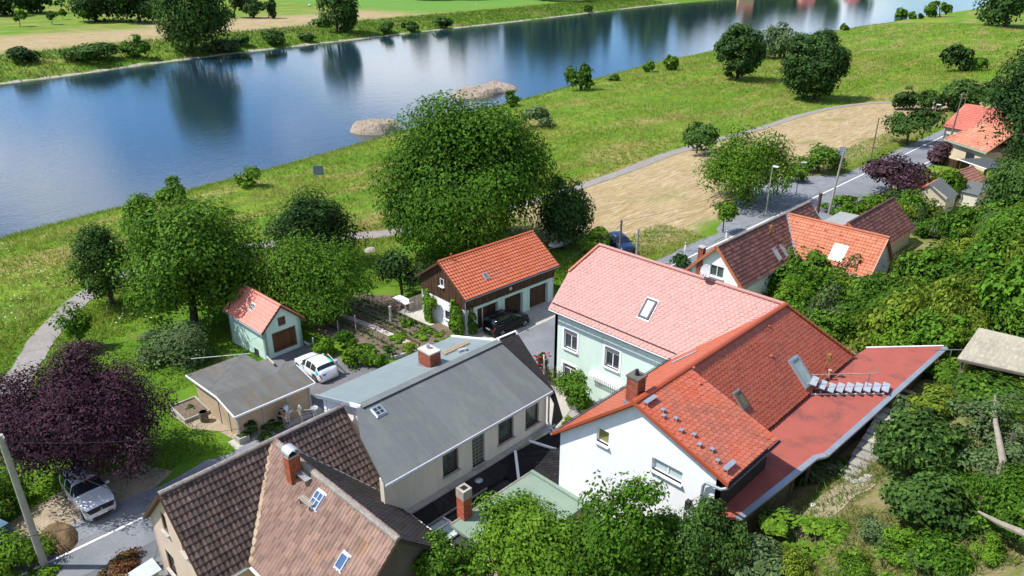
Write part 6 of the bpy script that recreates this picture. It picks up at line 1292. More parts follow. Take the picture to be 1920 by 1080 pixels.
# --- far bank
tree('poplar_tree', 'great willow on the far bank with a fallen limb', 358, 88, 294, 428, -62, F_DEEP, cb=.02, dens=.6); tree('bank_tree', 'round willow on the far bank under the green field', 632, 54, 596, 668, -30, F_DEEP, cb=.02, dens=.6)
for i, (x, y, x0, x1, t, l) in enumerate(((180, 34, 130, 232, -38, 'left tree of the dark grove beyond the far field'), (262, 36, 205, 305, -42, 'right tree of the dark grove beyond the far field'), (70, 22, 28, 110, -25, 'dark tree at the far left grove edge'), (8, 28, -30, 34, -12, 'dark bush at the top left corner'), (440, 30, 420, 462, -12, 'leftmost of three trees on the far field edge'), (476, 31, 456, 494, -4, 'middle of three trees on the far field edge'), (504, 32, 492, 518, 0, 'rightmost of three trees on the far field edge'))):
    tree('far_tree', l, x, y, x0, x1, t, F_DARK, cb=.04, dens=.6)
for x, y, x0, x1, t, l in ((38, 50, 26, 48, 20, 'leftmost young tree on the far hay field'), (98, 46, 88, 106, 21, 'second young tree on the far hay field'), (118, 36, 110, 124, 17, 'third young tree on the far hay field'), (158, 44, 148, 166, 18, 'rightmost young tree on the far hay field')):
    tree('young_tree', l, x, y, x0, x1, t, F_MID, cb=.35, dens=.9)
for x, y, x0, x1, t, m, l in ((44, 116, 16, 72, 88, F_DARK, 'dark bush on the far bank at the left edge'), (245, 104, 226, 276, 62, F_MID, 'tall green bush on the far bank'), (170, 112, 120, 222, 82, F_DEEP, 'low green thicket between two far bank bushes'), (412, 96, 380, 452, 74, F_GREY, 'fallen pale willow limb at the far water edge'), (446, 84, 430, 466, 64, F_DEEP, 'bush right of the great willow'), (514, 82, 490, 538, 56, F_DEEP, 'leftmost lone bush on the far bank slope'), (578, 76, 560, 592, 62, F_DEEP, 'small bush on the slope below the round willow'), (722, 60, 704, 742, 40, F_DEEP, 'left of three bushes on the far bank right of the willow'), (766, 57, 752, 784, 42, F_DEEP, 'middle of three bushes on the far bank right of the willow'), (826, 50, 808, 846, 31, F_DEEP, 'right of three bushes on the far bank right of the willow'), (600, 50, 580, 620, 34, F_DEEP, 'bush left of the round willow'), (1103, 22, 1092, 1114, 10, F_DEEP, 'tiny bush on the far shore point')):
    shrub('bank_bush', l, x, y, x0, x1, t, m, dens=.7)
# far woods beyond the top of the photograph: seen mirrored in the river
r_ = np.random.default_rng(21); fi = 0
for v in np.arange(150, 1100, 21):
    for row in range(2):
        u = float(ushf(v)) - (75 + row * 60 if v < 300 else 60 + row * 70) - r_.uniform(0, 55)
        if v < 340 and row == 0: continue
        px_ = pxof((u, v, H1(u, v) + 8))
        if px_[1] > -18: continue
        k = int(r_.integers(0, 3)); root = thing('far_wood_tree', 'tree of the dark wood mirrored in the river beyond the far fields', 'tree', (u, v, H1(u, v)), r_.uniform(0, 6.28), 'trees of the far wood')
        tree_parts(root, 17, 17, 21, 11.5, 1500, .95, 'oval', F_DARK if k else F_DEEP, 700 + k, key=('far', k), limbs=3, rcf=.32); s_ = r_.uniform(.8, 1.35) * (1.55 if v > 330 else 1); root.scale = (s_, s_, s_ * r_.uniform(.9, 1.3))
for (x, y, hgt_, l) in ((1140, -10, 42, 'tall poplar whose mirror image reaches far down the river'), (1222, -14, 40, 'second tall poplar mirrored in the river')):
    P = at(x, y) if y > -40 else at(x, 0); root = thing('poplar_tree', l, 'tree', P); tree_parts(root, 9, 9, hgt_, hgt_ / 2 + 1, 2600, .8, 'oval', F_DARK, 77 + x, limbs=3)

# low mixed shrubs on the garden slope
r_ = np.random.default_rng(31); fill = []; SP = [(1600, 1060), (1650, 1010), (1700, 1045), (1760, 1060), (1770, 950), (1480, 1060), (1460, 1000), (1760, 860), (1880, 800), (1860, 1050), (1590, 1090), (1780, 760), (1885, 740), (1835, 715), (1905, 700), (1500, 1085), (1720, 830)]
for i, (x, y) in enumerate(SP):
    k = int(r_.integers(0, 6)); s_ = r_.uniform(.28, .52); P = at(x, y); root = thing('slope_shrub', 'low ' + TONES[k] + ' shrub on the garden slope ' + ('left of the dry path' if x < 1640 else 'right of the dry path'), 'shrub', (P.x, P.y, P.z - .05), r_.uniform(0, 6.28), 'low shrubs on the garden slope')
    tree_parts(root, 4.2, 4.0, 3.6, 1.7, 3600, .115, KINDS[k][0], KINDS[k][1], 900 + k, key=('scrub', k)); root.scale = (s_, s_, s_ * r_.uniform(.6, 1.0))
# ================================================================ vehicles
def paint(name, c, metal=0.0, rough=.28, coat=1.0): return mat(name, c, rough=rough, metal=metal, coat=coat, spec=.5 * coat + .05)
mt_tyre = mat('tyre_rubber', (.018, .018, .018), rough=.85); mt_rim = mat('alloy_rim', (.5, .5, .52), rough=.3, metal=.8); mt_cglass = mat('car_glass', (.015, .02, .025), rough=.04, spec=.9)
mt_head = mat('headlamp_glass', (.28, .31, .35), rough=.1, spec=.8); mt_tail = mat('tail_lamp', (.35, .02, .02), rough=.15, spec=.7); mt_plastic = mat('black_plastic', (.02, .02, .022), rough=.6)
def car(name, label, P, heading, L_, Wd, Hh, pm, kind, group='cars parked around the houses', decal=False):
    root = thing(name, label, 'car', P, heading, group); hw = Wd / 2; N = 64; xs = np.linspace(-L_ / 2, L_ / 2, N); t = (xs + L_ / 2) / L_
    # upper outline from tail (0) to nose (1)
    if kind == 'hatch': T = [(0, .46), (.015, .60), (.04, .68), (.07, .74), (.15, .93), (.22, .98), (.33, 1.0), (.45, .985), (.52, .95), (.70, .685), (.74, .665), (.90, .60), (.965, .52), (1, .36)]; B = .64
    elif kind == 'suv': T = [(0, .50), (.012, .66), (.04, .80), (.10, .955), (.25, 1.0), (.42, .995), (.52, .955), (.68, .69), (.72, .67), (.90, .62), (.965, .56), (1, .38)]; B = .64
    else: T = [(0, .50), (.012, .66), (.035, .82), (.07, .955), (.2, 1.0), (.42, 1.0), (.54, .95), (.74, .66), (.80, .62), (.92, .55), (.97, .48), (1, .34)]; B = .61
    top = np.interp(t, [a for a, _ in T], [b for _, b in T]) * Hh
    for _ in range(2): top[1:-1] = (top[:-2] + 2 * top[1:-1] + top[2:]) / 4
    wid = hw * np.interp(t, [0, .02, .08, .2, .8, .92, .97, 1], [.80, .90, .965, 1, 1, .95, .86, .70]); belt = np.minimum(Hh * np.interp(t, [0, .3, .72, 1], [B + .02, B, B - .03, B - .1]), top - .03)
    low = np.full(N, .20); wr = .315; wxs = (-L_ * .30, L_ * .315); arch = wr + .055
    for wx in wxs:
        d = np.abs(xs - wx); low = np.where(d < arch, np.maximum(low, .30 + np.sqrt(np.maximum(0, arch ** 2 - d ** 2)) - .0), low)
    G = []
    for i in range(N):
        w_, tp, b_, lo = wid[i], top[i], belt[i], low[i]; gh = max(0, tp - b_ - .08); tw = w_ * (.97 - .26 * min(1, gh / (Hh * .34))); lo2 = min(lo, b_ - .06)
        G.append([(0, .22), (w_ * .86, max(.22, lo2 - .02)), (w_ * .985, lo2 + .02), (w_, max(lo2 + .04, .42)), (w_ * 1.0, max(lo2 + .06, b_ * .82)), (w_ * .97, b_), (w_ * .97 + (tw - w_ * .97) * .45, b_ + (tp - b_) * .5), (tw, tp - min(.05, (tp - b_) * .4)), (tw * .72, tp - .008), (0, tp + .012)])
    K = 10; A = np.zeros((N, 2 * K - 1, 3))
    for i in range(N):
        for j in range(K):
            y, z = G[i][j]; A[i, j] = (xs[i], y, z); A[i, 2 * K - 2 - j] = (xs[i], -y, z)
    M_ = 2 * K - 1; F = []
    for i in range(N - 1):
        for j in range(M_ - 1): F.append((i * M_ + j, i * M_ + j + 1, (i + 1) * M_ + j + 1, (i + 1) * M_ + j))
    b = MB(); b.add([tuple(p) for p in A.reshape(-1, 3)], F); b.f.append(tuple(range(M_))[::-1]); b.f.append(tuple((N - 1) * M_ + j for j in range(M_)))
    body = b.build('body', pm, root, smooth=True); me = body.data; me.update()
    nrm = np.zeros(len(me.vertices) * 3); me.vertices.foreach_get('normal', nrm); nrm = nrm.reshape(N, M_, 3)
    ctr = np.array([0, 0, Hh * .45]); sg = np.sign(((A - ctr) * nrm).sum(-1).mean()) or 1
    def patch_(nm, t0, t1, j0, j1, m, off=.009, parent=None, cut=None):
        ii = [i for i in range(N) if t0 <= t[i] <= t1]; P_ = A + nrm * off * sg; V = []; Fp = []; jj = list(range(j0, j1 + 1))
        for i in ii:
            for j in jj: V.append(tuple(P_[i, j]))
        k = len(jj)
        for a in range(len(ii) - 1):
            for c in range(k - 1): Fp.append((a * k + c, a * k + c + 1, (a + 1) * k + c + 1, (a + 1) * k + c))
        if not Fp: return None
        q = MB(); q.add(V, Fp); return q.build(nm, m, parent or root, smooth=True)
    rj = lambda j: 2 * K - 2 - j
    ws = dict(hatch=(.52, .70), suv=(.52, .68), mpv=(.55, .745))[kind]; rw = dict(hatch=(.065, .125), suv=(.03, .10), mpv=(.02, .07))[kind]; sw = dict(hatch=((.155, .32), (.328, .50), (.508, .63)), suv=((.12, .30), (.308, .50), (.508, .61)), mpv=((.09, .27), (.278, .47), (.478, .64)))[kind]
    patch_('windscreen', ws[0], ws[1], 7, rj(7), mt_cglass); patch_('rear_window', rw[0], rw[1] + .02, 7, rj(7), mt_cglass, .012)
    for a, c in sw:
        patch_('side_window', a, c, 5, 7, mt_cglass); patch_('side_window', a, c, rj(7), rj(5), mt_cglass)
    patch_('headlight', .915, .975, 4, 6, mt_head, .012); patch_('headlight', .915, .975, rj(6), rj(4), mt_head, .012)
    patch_('grille', .968, 1.0, 6, rj(6), mt_plastic, .012)
    patch_('tail_light', .0, .045, 4, 5, mt_tail, .014); patch_('tail_light', .0, .045, rj(5), rj(4), mt_tail, .014)
    for wx in wxs:
        for sg_ in (-1, 1):
            q = MB(); q.lathe((0, 0, 0), [(wr * .68, -.10), (wr * .95, -.10), (wr, -.06), (wr, .06), (wr * .95, .10), (wr * .68, .10)], 22); y0 = sg_ * (hw - .115)
            q.v = [V3(wx + v.x, y0 + v.z, wr + v.y) for v in q.v]; wo = q.build('wheel', mt_tyre, root, smooth=False)
            q = MB(); q.lathe((0, 0, 0), [(.02, .075), (wr * .3, .085), (wr * .68, .10), (wr * .68, .08)], 20); q.v = [V3(wx + v.x, y0 + sg_ * v.z * 1.03, wr + v.y) for v in q.v]; q.build('rim', mt_rim, wo)
            q = MB()
            for k in range(5): a = 2 * math.pi * k / 5; q.bar((wx + .05 * math.cos(a), y0 + sg_ * .108, wr + .05 * math.sin(a)), (wx + wr * .62 * math.cos(a), y0 + sg_ * .108, wr + wr * .62 * math.sin(a)), .05, .02, (0, 1, 0))
            q.build('spokes', mt_rim, wo)
    for sg_ in (-1, 1):
        q = MB(); xm = -L_ / 2 + L_ * .615; q.obox((xm, sg_ * (hw + .10), Hh * .665), (.06, .02, 0), (-.02, .10, 0), (0, 0, .06)); q.build('mirror', pm, root)
    q = MB(); q.obox((-L_ / 2 - .012, 0, Hh * .42 if kind != 'hatch' else Hh * .33), (.012, 0, 0), (0, .26, 0), (0, 0, .06)); q.build('number_plate', mt_trim, root); q = MB(); q.obox((L_ / 2 + .006, 0, .42), (.012, 0, 0), (0, .26, 0), (0, 0, .06)); q.build('number_plate', mt_trim, root)
    q = MB(); q.obox((L_ / 2 - .02, 0, .30), (.05, 0, 0), (0, hw * .62, 0), (0, 0, .05)); q.obox((L_ / 2 - .055, 0, .62 * Hh / 1.5), (.05, 0, 0), (0, hw * .5, 0), (0, 0, .05)); q.build('lower_grille', mt_plastic, root); q = MB(); q.obox((0, 0, .24), (L_ * .46, 0, 0), (0, hw * .8, 0), (0, 0, .05)); q.build('underbody', mt_plastic, root)
    if kind != 'hatch':
        for sg_ in (-1, 1): q = MB(); q.bar((-L_ * .36, sg_ * hw * .66, Hh + .0), (L_ * .0, sg_ * hw * .66, Hh + .0), .04, .05); q.build('roof_rail', mt_galv if kind == 'suv' else mt_plastic, root)
    q = MB(); q.add([(L_ / 2 - .03, .06 * math.cos(2 * math.pi * k / 12), .66 * Hh / 1.5 + .06 * math.sin(2 * math.pi * k / 12)) for k in range(12)], [tuple(range(12))]); q.v = [v + V3(.035, 0, 0) for v in q.v]; q.build('badge', mt_rim, root)
    if decal:
        c1, c2 = mat('decal_cyan', (.02, .45, .75), rough=.3), mat('decal_teal', (.03, .62, .42), rough=.3)
        patch_('decal', .05, .15, 4, 6, c1, .010); patch_('decal', .05, .15, rj(6), rj(4), c1, .010); patch_('decal', .10, .30, rj(8), rj(7), c2, .012); patch_('decal', .56, .60, 4, 5, c2, .012); patch_('decal', .56, .60, rj(5), rj(4), c2, .012)
        q = MB(); q.obox((-L_ / 2 - .008, hw * .5, Hh * .55), (.012, 0, 0), (0, .16, 0), (0, 0, .07)); q.build('decal', mat('decal_blue', (.05, .2, .65), rough=.3), root)
    return root
gz = lambda u, v: H1(u, v) + .035
car('silver_suv', 'silver SUV parked under the purple plum tree', (-43.0, 6.9, gz(-43, 6.9)), R(2), 4.5, 1.85, 1.66, paint('silver_paint', (.74, .75, .76), .15, .25), 'suv')
car('white_hatchback', 'white hatchback with cyan patches on the drive of the mint shed', (-46.75, 24.75, gz(-46.75, 24.75)), R(180), 4.15, 1.78, 1.48, paint('white_paint', (.80, .81, .82)), 'hatch', decal=True)
car('black_mpv', 'black estate car parked in front of the garage doors', (-41.35, 40.7, gz(-41.35, 40.7)), R(88), 4.4, 1.83, 1.66, paint('black_paint', (.004, .004, .005), coat=.25), 'mpv')
p = at(1163, 468); car('blue_suv', 'dark blue car on the grass beyond the mint wing', (p.x, p.y, p.z + .01), R(-28), 4.5, 1.85, 1.62, paint('navy_paint', (.012, .03, .085), .2, coat=.4), 'suv')
# ================================================================ people
def skin_mesh(name, joints, edges, radii, m, parent, sub=2, root_j=0):
    me = bpy.data.meshes.new(name); me.from_pydata([tuple(j) for j in joints], edges, []); o = bpy.data.objects.new(name + '_tmp', me); COL.objects.link(o)
    o.modifiers.new('s', 'SKIN'); sv = me.skin_vertices[0].data
    for i, r_ in enumerate(radii): sv[i].radius = (r_, r_) if not isinstance(r_, tuple) else r_; sv[i].use_root = (i == root_j)
    ss = o.modifiers.new('u', 'SUBSURF'); ss.levels = sub
    dg = bpy.context.evaluated_depsgraph_get(); em = bpy.data.meshes.new_from_object(o.evaluated_get(dg)); em.name = name
    bpy.data.objects.remove(o); bpy.data.meshes.remove(me); em.polygons.foreach_set('use_smooth', np.full(len(em.polygons), True)); em.materials.clear()
    return link(name, em, parent, m)
mt_skin = mat('skin', (.50, .29, .21), rough=.5)
def person(label, P, heading, lean, top_m, leg_m, hair_m, arm=0.6, sc=1.0, leg_long=True, bald=False):
    root = thing('person', label, 'person', P, heading); z = lambda x: x * sc
    pel = V3(0, 0, z(.95)); sp = V3(z(.5) * math.sin(lean), 0, z(.5) * math.cos(lean)); ch = pel + sp * .72; nk = pel + sp * 1.02; hd = nk + V3(z(.17) * math.sin(lean * 1.3), 0, z(.17) * math.cos(lean * 1.3)); hips = [V3(0, s * z(.095), z(.9)) for s in (-1, 1)]
    J = [pel, pel + sp * .35, ch, nk, nk + (hd - nk) * .5, hd, hd + (hd - nk) * .45]; E_ = [(0, 1), (1, 2), (2, 3), (3, 4), (4, 5), (5, 6)]; Rr = [.125, .12, .135, .06, .05, .088, .07]
    armj = []; legj = []
    for s in (-1, 1):
        k = len(J); sh = nk + V3(0, s * .17, -.03); el = sh + V3(.10 + .1 * arm, s * .06, -.26); wr_ = el + V3(.22 * arm + .02, -s * .06 * arm, -.22 + .16 * arm); J += [sh, el, wr_]; E_ += [(2, k), (k, k + 1), (k + 1, k + 2)]; Rr += [.062, .042, .03]
        palm = wr_ + (wr_ - el).normalized() * .07; J.append(palm); E_.append((k + 2, k + 3)); Rr.append(.032)
        for f in range(5):
            d = (wr_ - el).normalized(); tip = palm + d * (.08 if f else .03) + V3(0, (f - 2) * .016 + (-s * .03 if f == 0 else 0), -.02); J.append(tip); E_.append((k + 3, len(J) - 1)); Rr.append(.009)
        armj.append((sh, el, wr_))
        k = len(J); kn = hips[(s + 1) // 2] + V3(.03, s * .02, -.43 * sc); an = kn + V3(-.03, s * .01, -.41 * sc); to = an + V3(.15, s * .02, -.035); J += [hips[(s + 1) // 2], kn, an, to]; E_ += [(0, k), (k, k + 1), (k + 1, k + 2), (k + 2, k + 3)]; Rr += [.088, .058, .042, .035]; legj.append((hips[(s + 1) // 2], kn, an, to))
    skin_mesh('body', J, E_, Rr, mt_skin, root)
    Jt = [pel + sp * .02, pel + sp * .38, ch, nk + sp * -.06]; Et = [(0, 1), (1, 2), (2, 3)]; Rt = [.15, .145, .155, .085]
    for sh, el, wr_ in armj: k = len(Jt); Jt += [sh + V3(0, 0, .0), sh.lerp(el, .75)]; Et += [(2, k), (k, k + 1)]; Rt += [.08, .062]
    skin_mesh('shirt', Jt, Et, Rt, top_m, root)
    Jl = [pel + V3(0, 0, .06)]; El = []; Rl = [.145]
    for hp, kn, an, to in legj: k = len(Jl); Jl += [hp, kn, an if leg_long else kn + V3(0, 0, -.06)]; El += [(0, k), (k, k + 1), (k + 1, k + 2)]; Rl += [.105, .075, .06]
    skin_mesh('trousers', Jl, El, Rl, leg_m, root)
    for hp, kn, an, to in legj: skin_mesh('shoe', [an + V3(-.05, 0, -.03), an + V3(.05, 0, -.035), to + V3(.03, 0, -.005)], [(0, 1), (1, 2)], [.05, .05, .038], mat('shoe', (.35, .33, .3)), root, 1)
    if not bald: skin_mesh('hair', [hd + V3(-.03, 0, .02), hd + V3(-.01, 0, .075), hd + V3(.03, 0, .09)], [(0, 1), (1, 2)], [.092, .088, .06], hair_m, root)
    # face: nose, eyes, mouth
    q = MB(); f = V3(math.cos(lean * .6), 0, -math.sin(lean * .6)); q.obox(hd + f * .095, f * .02, (0, .012, 0), (0, 0, .022)); q.build('nose', mt_skin, root)
    for s in (-1, 1): q = MB(); q.obox(hd + f * .086 + V3(0, s * .032, .022), f * .006, (0, .012, 0), (0, 0, .007)); q.build('eye', mt_dark, root)
    q = MB(); q.obox(hd + f * .086 + V3(0, 0, -.045), f * .005, (0, .024, 0), (0, 0, .006)); q.build('mouth', mat('lip', (.35, .12, .1)), root)
    for s in (-1, 1): q = MB(); q.obox(hd + V3(0, s * .09, 0), (.016, 0, 0), (0, .01, 0), (0, 0, .026)); q.build('ear', mt_skin, root)
    return root
p = atz(541, 795, .05); person('person in a pale blue shirt and light trousers beside the hand pump', (p.x, p.y, .06), R(200), .12, mat('pale_blue_shirt', (.42, .62, .70), (.5, .68, .75), 5), mat('light_trousers', (.58, .53, .46)), mat('brown_hair', (.12, .07, .04)), arm=.8, sc=1.0)
p = atz(530, 800, .05); person('person in a dark top bending next to the person in pale blue', (p.x - .15, p.y - .05, .06), R(20), .5, mat('dark_top', (.018, .016, .014)), mat('dark_trousers', (.02, .02, .022)), mat('black_hair', (.01, .01, .012)), arm=.9, sc=.95)
# ================================================================ poles, lamps, cables
def pole(name, label, bx, by, h_, r0=.13, r1=.09, m=None, z=None, arm=None, lean=(0, 0), cat='utility pole', lamp=None, insul=0):
    P = at(bx, by) if z is None else atz(bx, by, z); root = thing(name, label, cat, P); b = MB(); top = V3(lean[0], lean[1], h_); b.tube([V3(0, 0, -.4), top * .5, top], [r0, (r0 + r1) / 2, r1], 10); b.build('pole', m or mt_woodpole, root)
    if arm: q = MB(); q.bar(top + V3(-.5 * arm[0], -.5 * arm[1], -.25), top + V3(.5 * arm[0], .5 * arm[1], -.25), .07); q.build('cross_arm', mt_dark, root)
    for i in range(insul):
        q = MB(); q.lathe(top + V3(.12 * (-1) ** i, .1 * (-1) ** i, -.2 - .28 * i), [(.03, 0), (.055, .04), (.04, .09), (.05, .13), (.02, .16)], 8); q.build('insulator', mt_trim, root)
    if lamp:
        q = MB(); d = V3(lamp[0], lamp[1], 0); q.tube([top + V3(0, 0, -.1), top + d * .5 + V3(0, 0, .12), top + d], .035, 6); q.build('bracket', mt_galv, root)
        q = MB(); X = d.normalized(); Y = V3(-X.y, X.x, 0); q.obox(top + d * 1.25, X * .34, Y * .14, V3(0, 0, .07)); hd = q.build('lamp_head', mt_trim, root); q = MB(); q.obox(top + d * 1.25 + V3(0, 0, -.075), X * .28, Y * .11, V3(0, 0, .015)); q.build('lamp_glass', mt_glass_pale, hd)
    return root, P + top
r0_, TP = pole('concrete_pole', 'leaning-looking grey concrete pole at the left edge beside the road', 85, 1064, 8.6, .20, .14, mt_pole, insul=2)
_, T1 = pole('wood_pole', 'grey pole with lamp standing at the lay-by before the ash', 1435, 405, 6.5, .10, .07, mt_pole, lamp=(.35, .0), cat='street lamp')
_, T2_ = pole('street_lamp', 'slim street lamp with flat white head at the lay-by', 1492, 366, 4.6, .05, .04, mt_dark, lamp=(.25, .25), cat='street lamp')
_, T3_ = pole('wood_pole', 'tall leaning wooden pole behind the hedge by the road', 1553, 402, 8.3, .15, .11, mt_pole, lean=(.35, .35), insul=1)
_, T4_ = pole('wood_pole', 'thin wooden pole on the mown field edge', 1631, 306, 7.2, .10, .08, mt_woodpole, insul=2)
_, T5_ = pole('wood_pole', 'tall wooden pole at the corner of the peach-roofed house', 1774, 290, 10.2, .14, .1, mt_woodpole, lean=(.2, .2), insul=2)
_, T6_ = pole('street_lamp', 'street lamp with white head beside the far road', 1741, 262, 6.3, .06, .05, mt_galv, lamp=(.3, 0), cat='street lamp'); pole('wood_pole', 'thin pole behind the peach-roofed house', 1800, 230, 7.5, .08, .06)
_, T7_ = pole('wood_pole', 'dark wooden pole in front of the blue car', 1160, 498, 5.1, .13, .11, mt_woodpole, insul=2, z=0); _, T8_ = pole('wood_pole', 'grey wooden pole right of the blue car', 1191, 512, 4.9, .13, .11, mt_pole, insul=2, z=0)
def cable(label, a, b, sag=.5, r_=.013, n=18, group=None):
    a, b = Vector(a), Vector(b); q = MB(a); pts = [a.lerp(b, i / n) - V3(0, 0, 4 * sag * (i / n) * (1 - i / n)) for i in range(n + 1)]; q.tube(pts, r_, 5); o = q.build('power_cable', mt_wire); o.location = a; return tag(o, label, 'cable', group)
cable('thick cable from the concrete pole down to the old tiled house', TP - V3(0, 0, .3), (-34.4, 9.3, 3.2), .5, .022)
cable('upper cable from the concrete pole across the purple plum tree', TP - V3(0, 0, .2), (-51.6, 23.1, 2.2), .6); cable('lower cable from the concrete pole across the purple plum tree', TP - V3(0, 0, .6), (-49.2, 16.2, 2.3), .6)
cable('black cable along the road edge to the old house corner', (-41.0, -2.0, 2.9), (-34.9, 7.9, 3.6), .15, .02)
cable('cable from the concrete pole over the lawn to the old house ridge', TP - V3(0, 0, .4), (-31.3, 18.0, 7.2), .9)
cable('cable from the dark pole to the garage eave', T7_, (-42.6, 48.2, 3.5), .4); cable('lower cable from the dark pole over the black car', T7_ - V3(0, 0, .6), (-42.9, 37.4, 3.3), .9); cable('cable from the dark pole to the mint wing roof', T7_ - V3(0, 0, .3), (-31.5, 40.0, 10.4), .2)
cable('cable across the mown field from the dark pole to the lay-by lamp', T7_, T1, 1.2); cable('cable from the grey pole to the lay-by lamp', T8_, T1 - V3(0, 0, .5), 1.3); cable('cable from the lay-by lamp to the leaning pole', T1, T3_, .7); cable('cable from the leaning pole to the field edge pole', T3_, T4_, .8); cable('cable from the field edge pole to the far tall pole', T4_, T5_, 1.0)
# road marker posts and signs
for x, y, l in ((1361, 447, 'white road marker post beside the chocolate roof'), (1284, 470, 'thin marker post at the field edge')):
    P = at(x, y); root = thing('marker_post', l, 'marker post', P); q = MB(); q.box(-.06, .06, -.04, .04, -.2, 1.0); q.build('post', mt_trim, root); q = MB(); q.box(-.062, .062, -.042, .042, .75, .9); q.build('band', mt_dark, root)
P = at(600, 345); root = thing('river_sign', 'grey board on two posts at the river bank', 'sign', P, R(45)); 
for s in (-.55, .55): q = MB(); q.box(s - .05, s + .05, -.05, .05, -.3, 2.9); q.build('post', mt_galv, root)
q = MB(); q.box(-.8, .8, -.09, -.05, 1.5, 3.0); q.build('board', mat('sign_back_grey', (.20, .23, .26)), root); q = MB(); q.box(-.84, .84, -.1, -.04, 2.98, 3.05); q.box(-.84, .84, -.1, -.04, 1.45, 1.52); q.box(-.84, -.79, -.1, -.04, 1.52, 2.98); q.box(.79, .84, -.1, -.04, 1.52, 2.98); q.build('frame', mt_galv, root)
P = at(1573, 314); root = thing('notice_board', 'white notice boards on posts at the lay-by corner', 'sign', P, R(45)); q = MB(); q.box(-.05, .05, -.05, .05, -.2, 3.2); q.build('post', mt_galv, root); q = MB(); q.box(-.55, .55, -.1, -.06, 1.7, 3.3); q.build('board', mt_trim, root); q = MB(); q.box(-.45, .25, -.14, -.11, .3, 1.4); q.build('board', mt_trim, root)
# ================================================================ fences, walls, garden things
def post(name, label, bx, by, h_, s=.1, m=None, group=None, cat='post', z=None):
    P = at(bx, by) if z is None else atz(bx, by, z); b = MB(); b.box(-s / 2, s / 2, -s / 2, s / 2, -.3, h_); b.box(-s * .62, s * .62, -s * .62, s * .62, h_, h_ + .04); o = b.build(name, m or mt_concrete); o.location = P; return tag(o, label, cat, group), P
_, PA = post('fence_post', 'concrete fence post behind the white hatchback', 632, 702, 1.25, .2); _, PB = post('fence_post', 'thin fence post at the shed drive', 590, 662, 1.4, .08); post('fence_post', 'tall thin post in the garden fence', 668, 622, 1.6, .07); _, PC = post('fence_post', 'pale concrete post at the far end of the garden', 733, 603, 1.5, .18); post('fence_post', 'short post in the dark under the fruit tree', 635, 627, 1.3, .07)
q = MB(); q.bar(PA + V3(0, 0, 1.1), (PA + V3(0, 0, 1.1)).lerp(at(607, 672) + V3(0, 0, .9), .6), .06, .05); o = q.build('fence_rail', mat('pale_rail', (.45, .42, .36))); tag(o, 'pale rail running from the concrete fence post to the drive', 'fence rail')
cable('thin wire along the garden fence', PB + V3(0, 0, 1.3), PC + V3(0, 0, 1.3), .12, .012)
root = thing('kerb_wall', 'low concrete kerb wall around the garden corner', 'kerb', (-44, 29, 0)); 
KP = [(-46.4, 27.5), (-44.9, 29.3), (-44.0, 30.3), (-43.2, 33.8)]
for a, b in zip(KP[:-1], KP[1:]):
    d = Vector((*b, 0)) - Vector((*a, 0)); n_ = max(1, round(d.length / .9))
    for i in range(n_): q = MB((-44, 29, 0)); q.bar(Vector((*a, .12)) + d * (i / n_), Vector((*a, .12)) + d * ((i + .97) / n_), .18, .34); q.build('kerb_stone', mt_concrete, root)
root = thing('garden_edging', 'brown timber edging along the garden beds', 'edging', (-50, 33, 0)); 
for a, b in (((-55.0, 32.95), (-44.5, 33.4)), ((-52.9, 36.0), (-46.7, 36.05)), ((-57.5, 30.2), (-50.0, 30.4))): q = MB((-50, 33, 0)); q.bar((*a, H1(*a) + .08), (*b, H1(*b) + .08), .08, .16); q.build('board', mt_wood_door, root)
# rows of vegetables: stuff
V = []; F = []; T = []; r_ = np.random.default_rng(3)
for _ in range(5200):
    row = r_.integers(0, 9); u = r_.uniform(-57, -45); v = 30.9 + row * .62 + r_.normal(0, .1); 
    if 32.0 < v < 33.4: continue
    if r_.random() < (.25 + .5 * ((row * 7) % 3 == 0)): continue
    z = H1(u, v) + .03; a = r_.uniform(0, 6.28); l = r_.uniform(.08, .24); w_ = l * .4; k = len(V); dx, dy = math.cos(a), math.sin(a)
    V += [(u - dy * w_, v + dx * w_, z), (u + dy * w_, v - dx * w_, z), (u + dx * l * .6, v + dy * l * .6, z + l)]; F.append((k, k + 1, k + 2)); T.append(r_.random())
o = link('vegetable_rows', mesh_np('vegetable_rows', V, F, T), None, F_GREY); tag(o, 'rows of young vegetables in the garden bed', kind='stuff')
# work bench and slatted fence beside the garage
P = at(757, 580); root = thing('work_bench', 'white-topped bench beside the slatted fence at the garage gable', 'bench', P, R(-2)); q = MB(); q.box(-1.1, 1.0, -.45, .45, .95, 1.02); q.build('top', mt_trim, root)
for x in (-.95, .85):
    for y in (-.35, .35): q = MB(); q.box(x - .05, x + .05, y - .05, y + .05, -.3, .95); q.build('leg', mt_wood_grey, root)
P = at(771, 583); root = thing('slat_fence', 'short grey board fence beside the bench', 'fence', P, R(90))
for i in range(10): q = MB(); q.box(-.2 + i * .17, -.05 + i * .17, -.015, .015, -.2, 1.35); q.build('board', mt_wood_grey, root)
q = MB(); q.box(-.2, 1.5, .015, .06, .3, .4); q.box(-.2, 1.5, .015, .06, 1.0, 1.1); q.build('rail', mt_wood_grey, root)
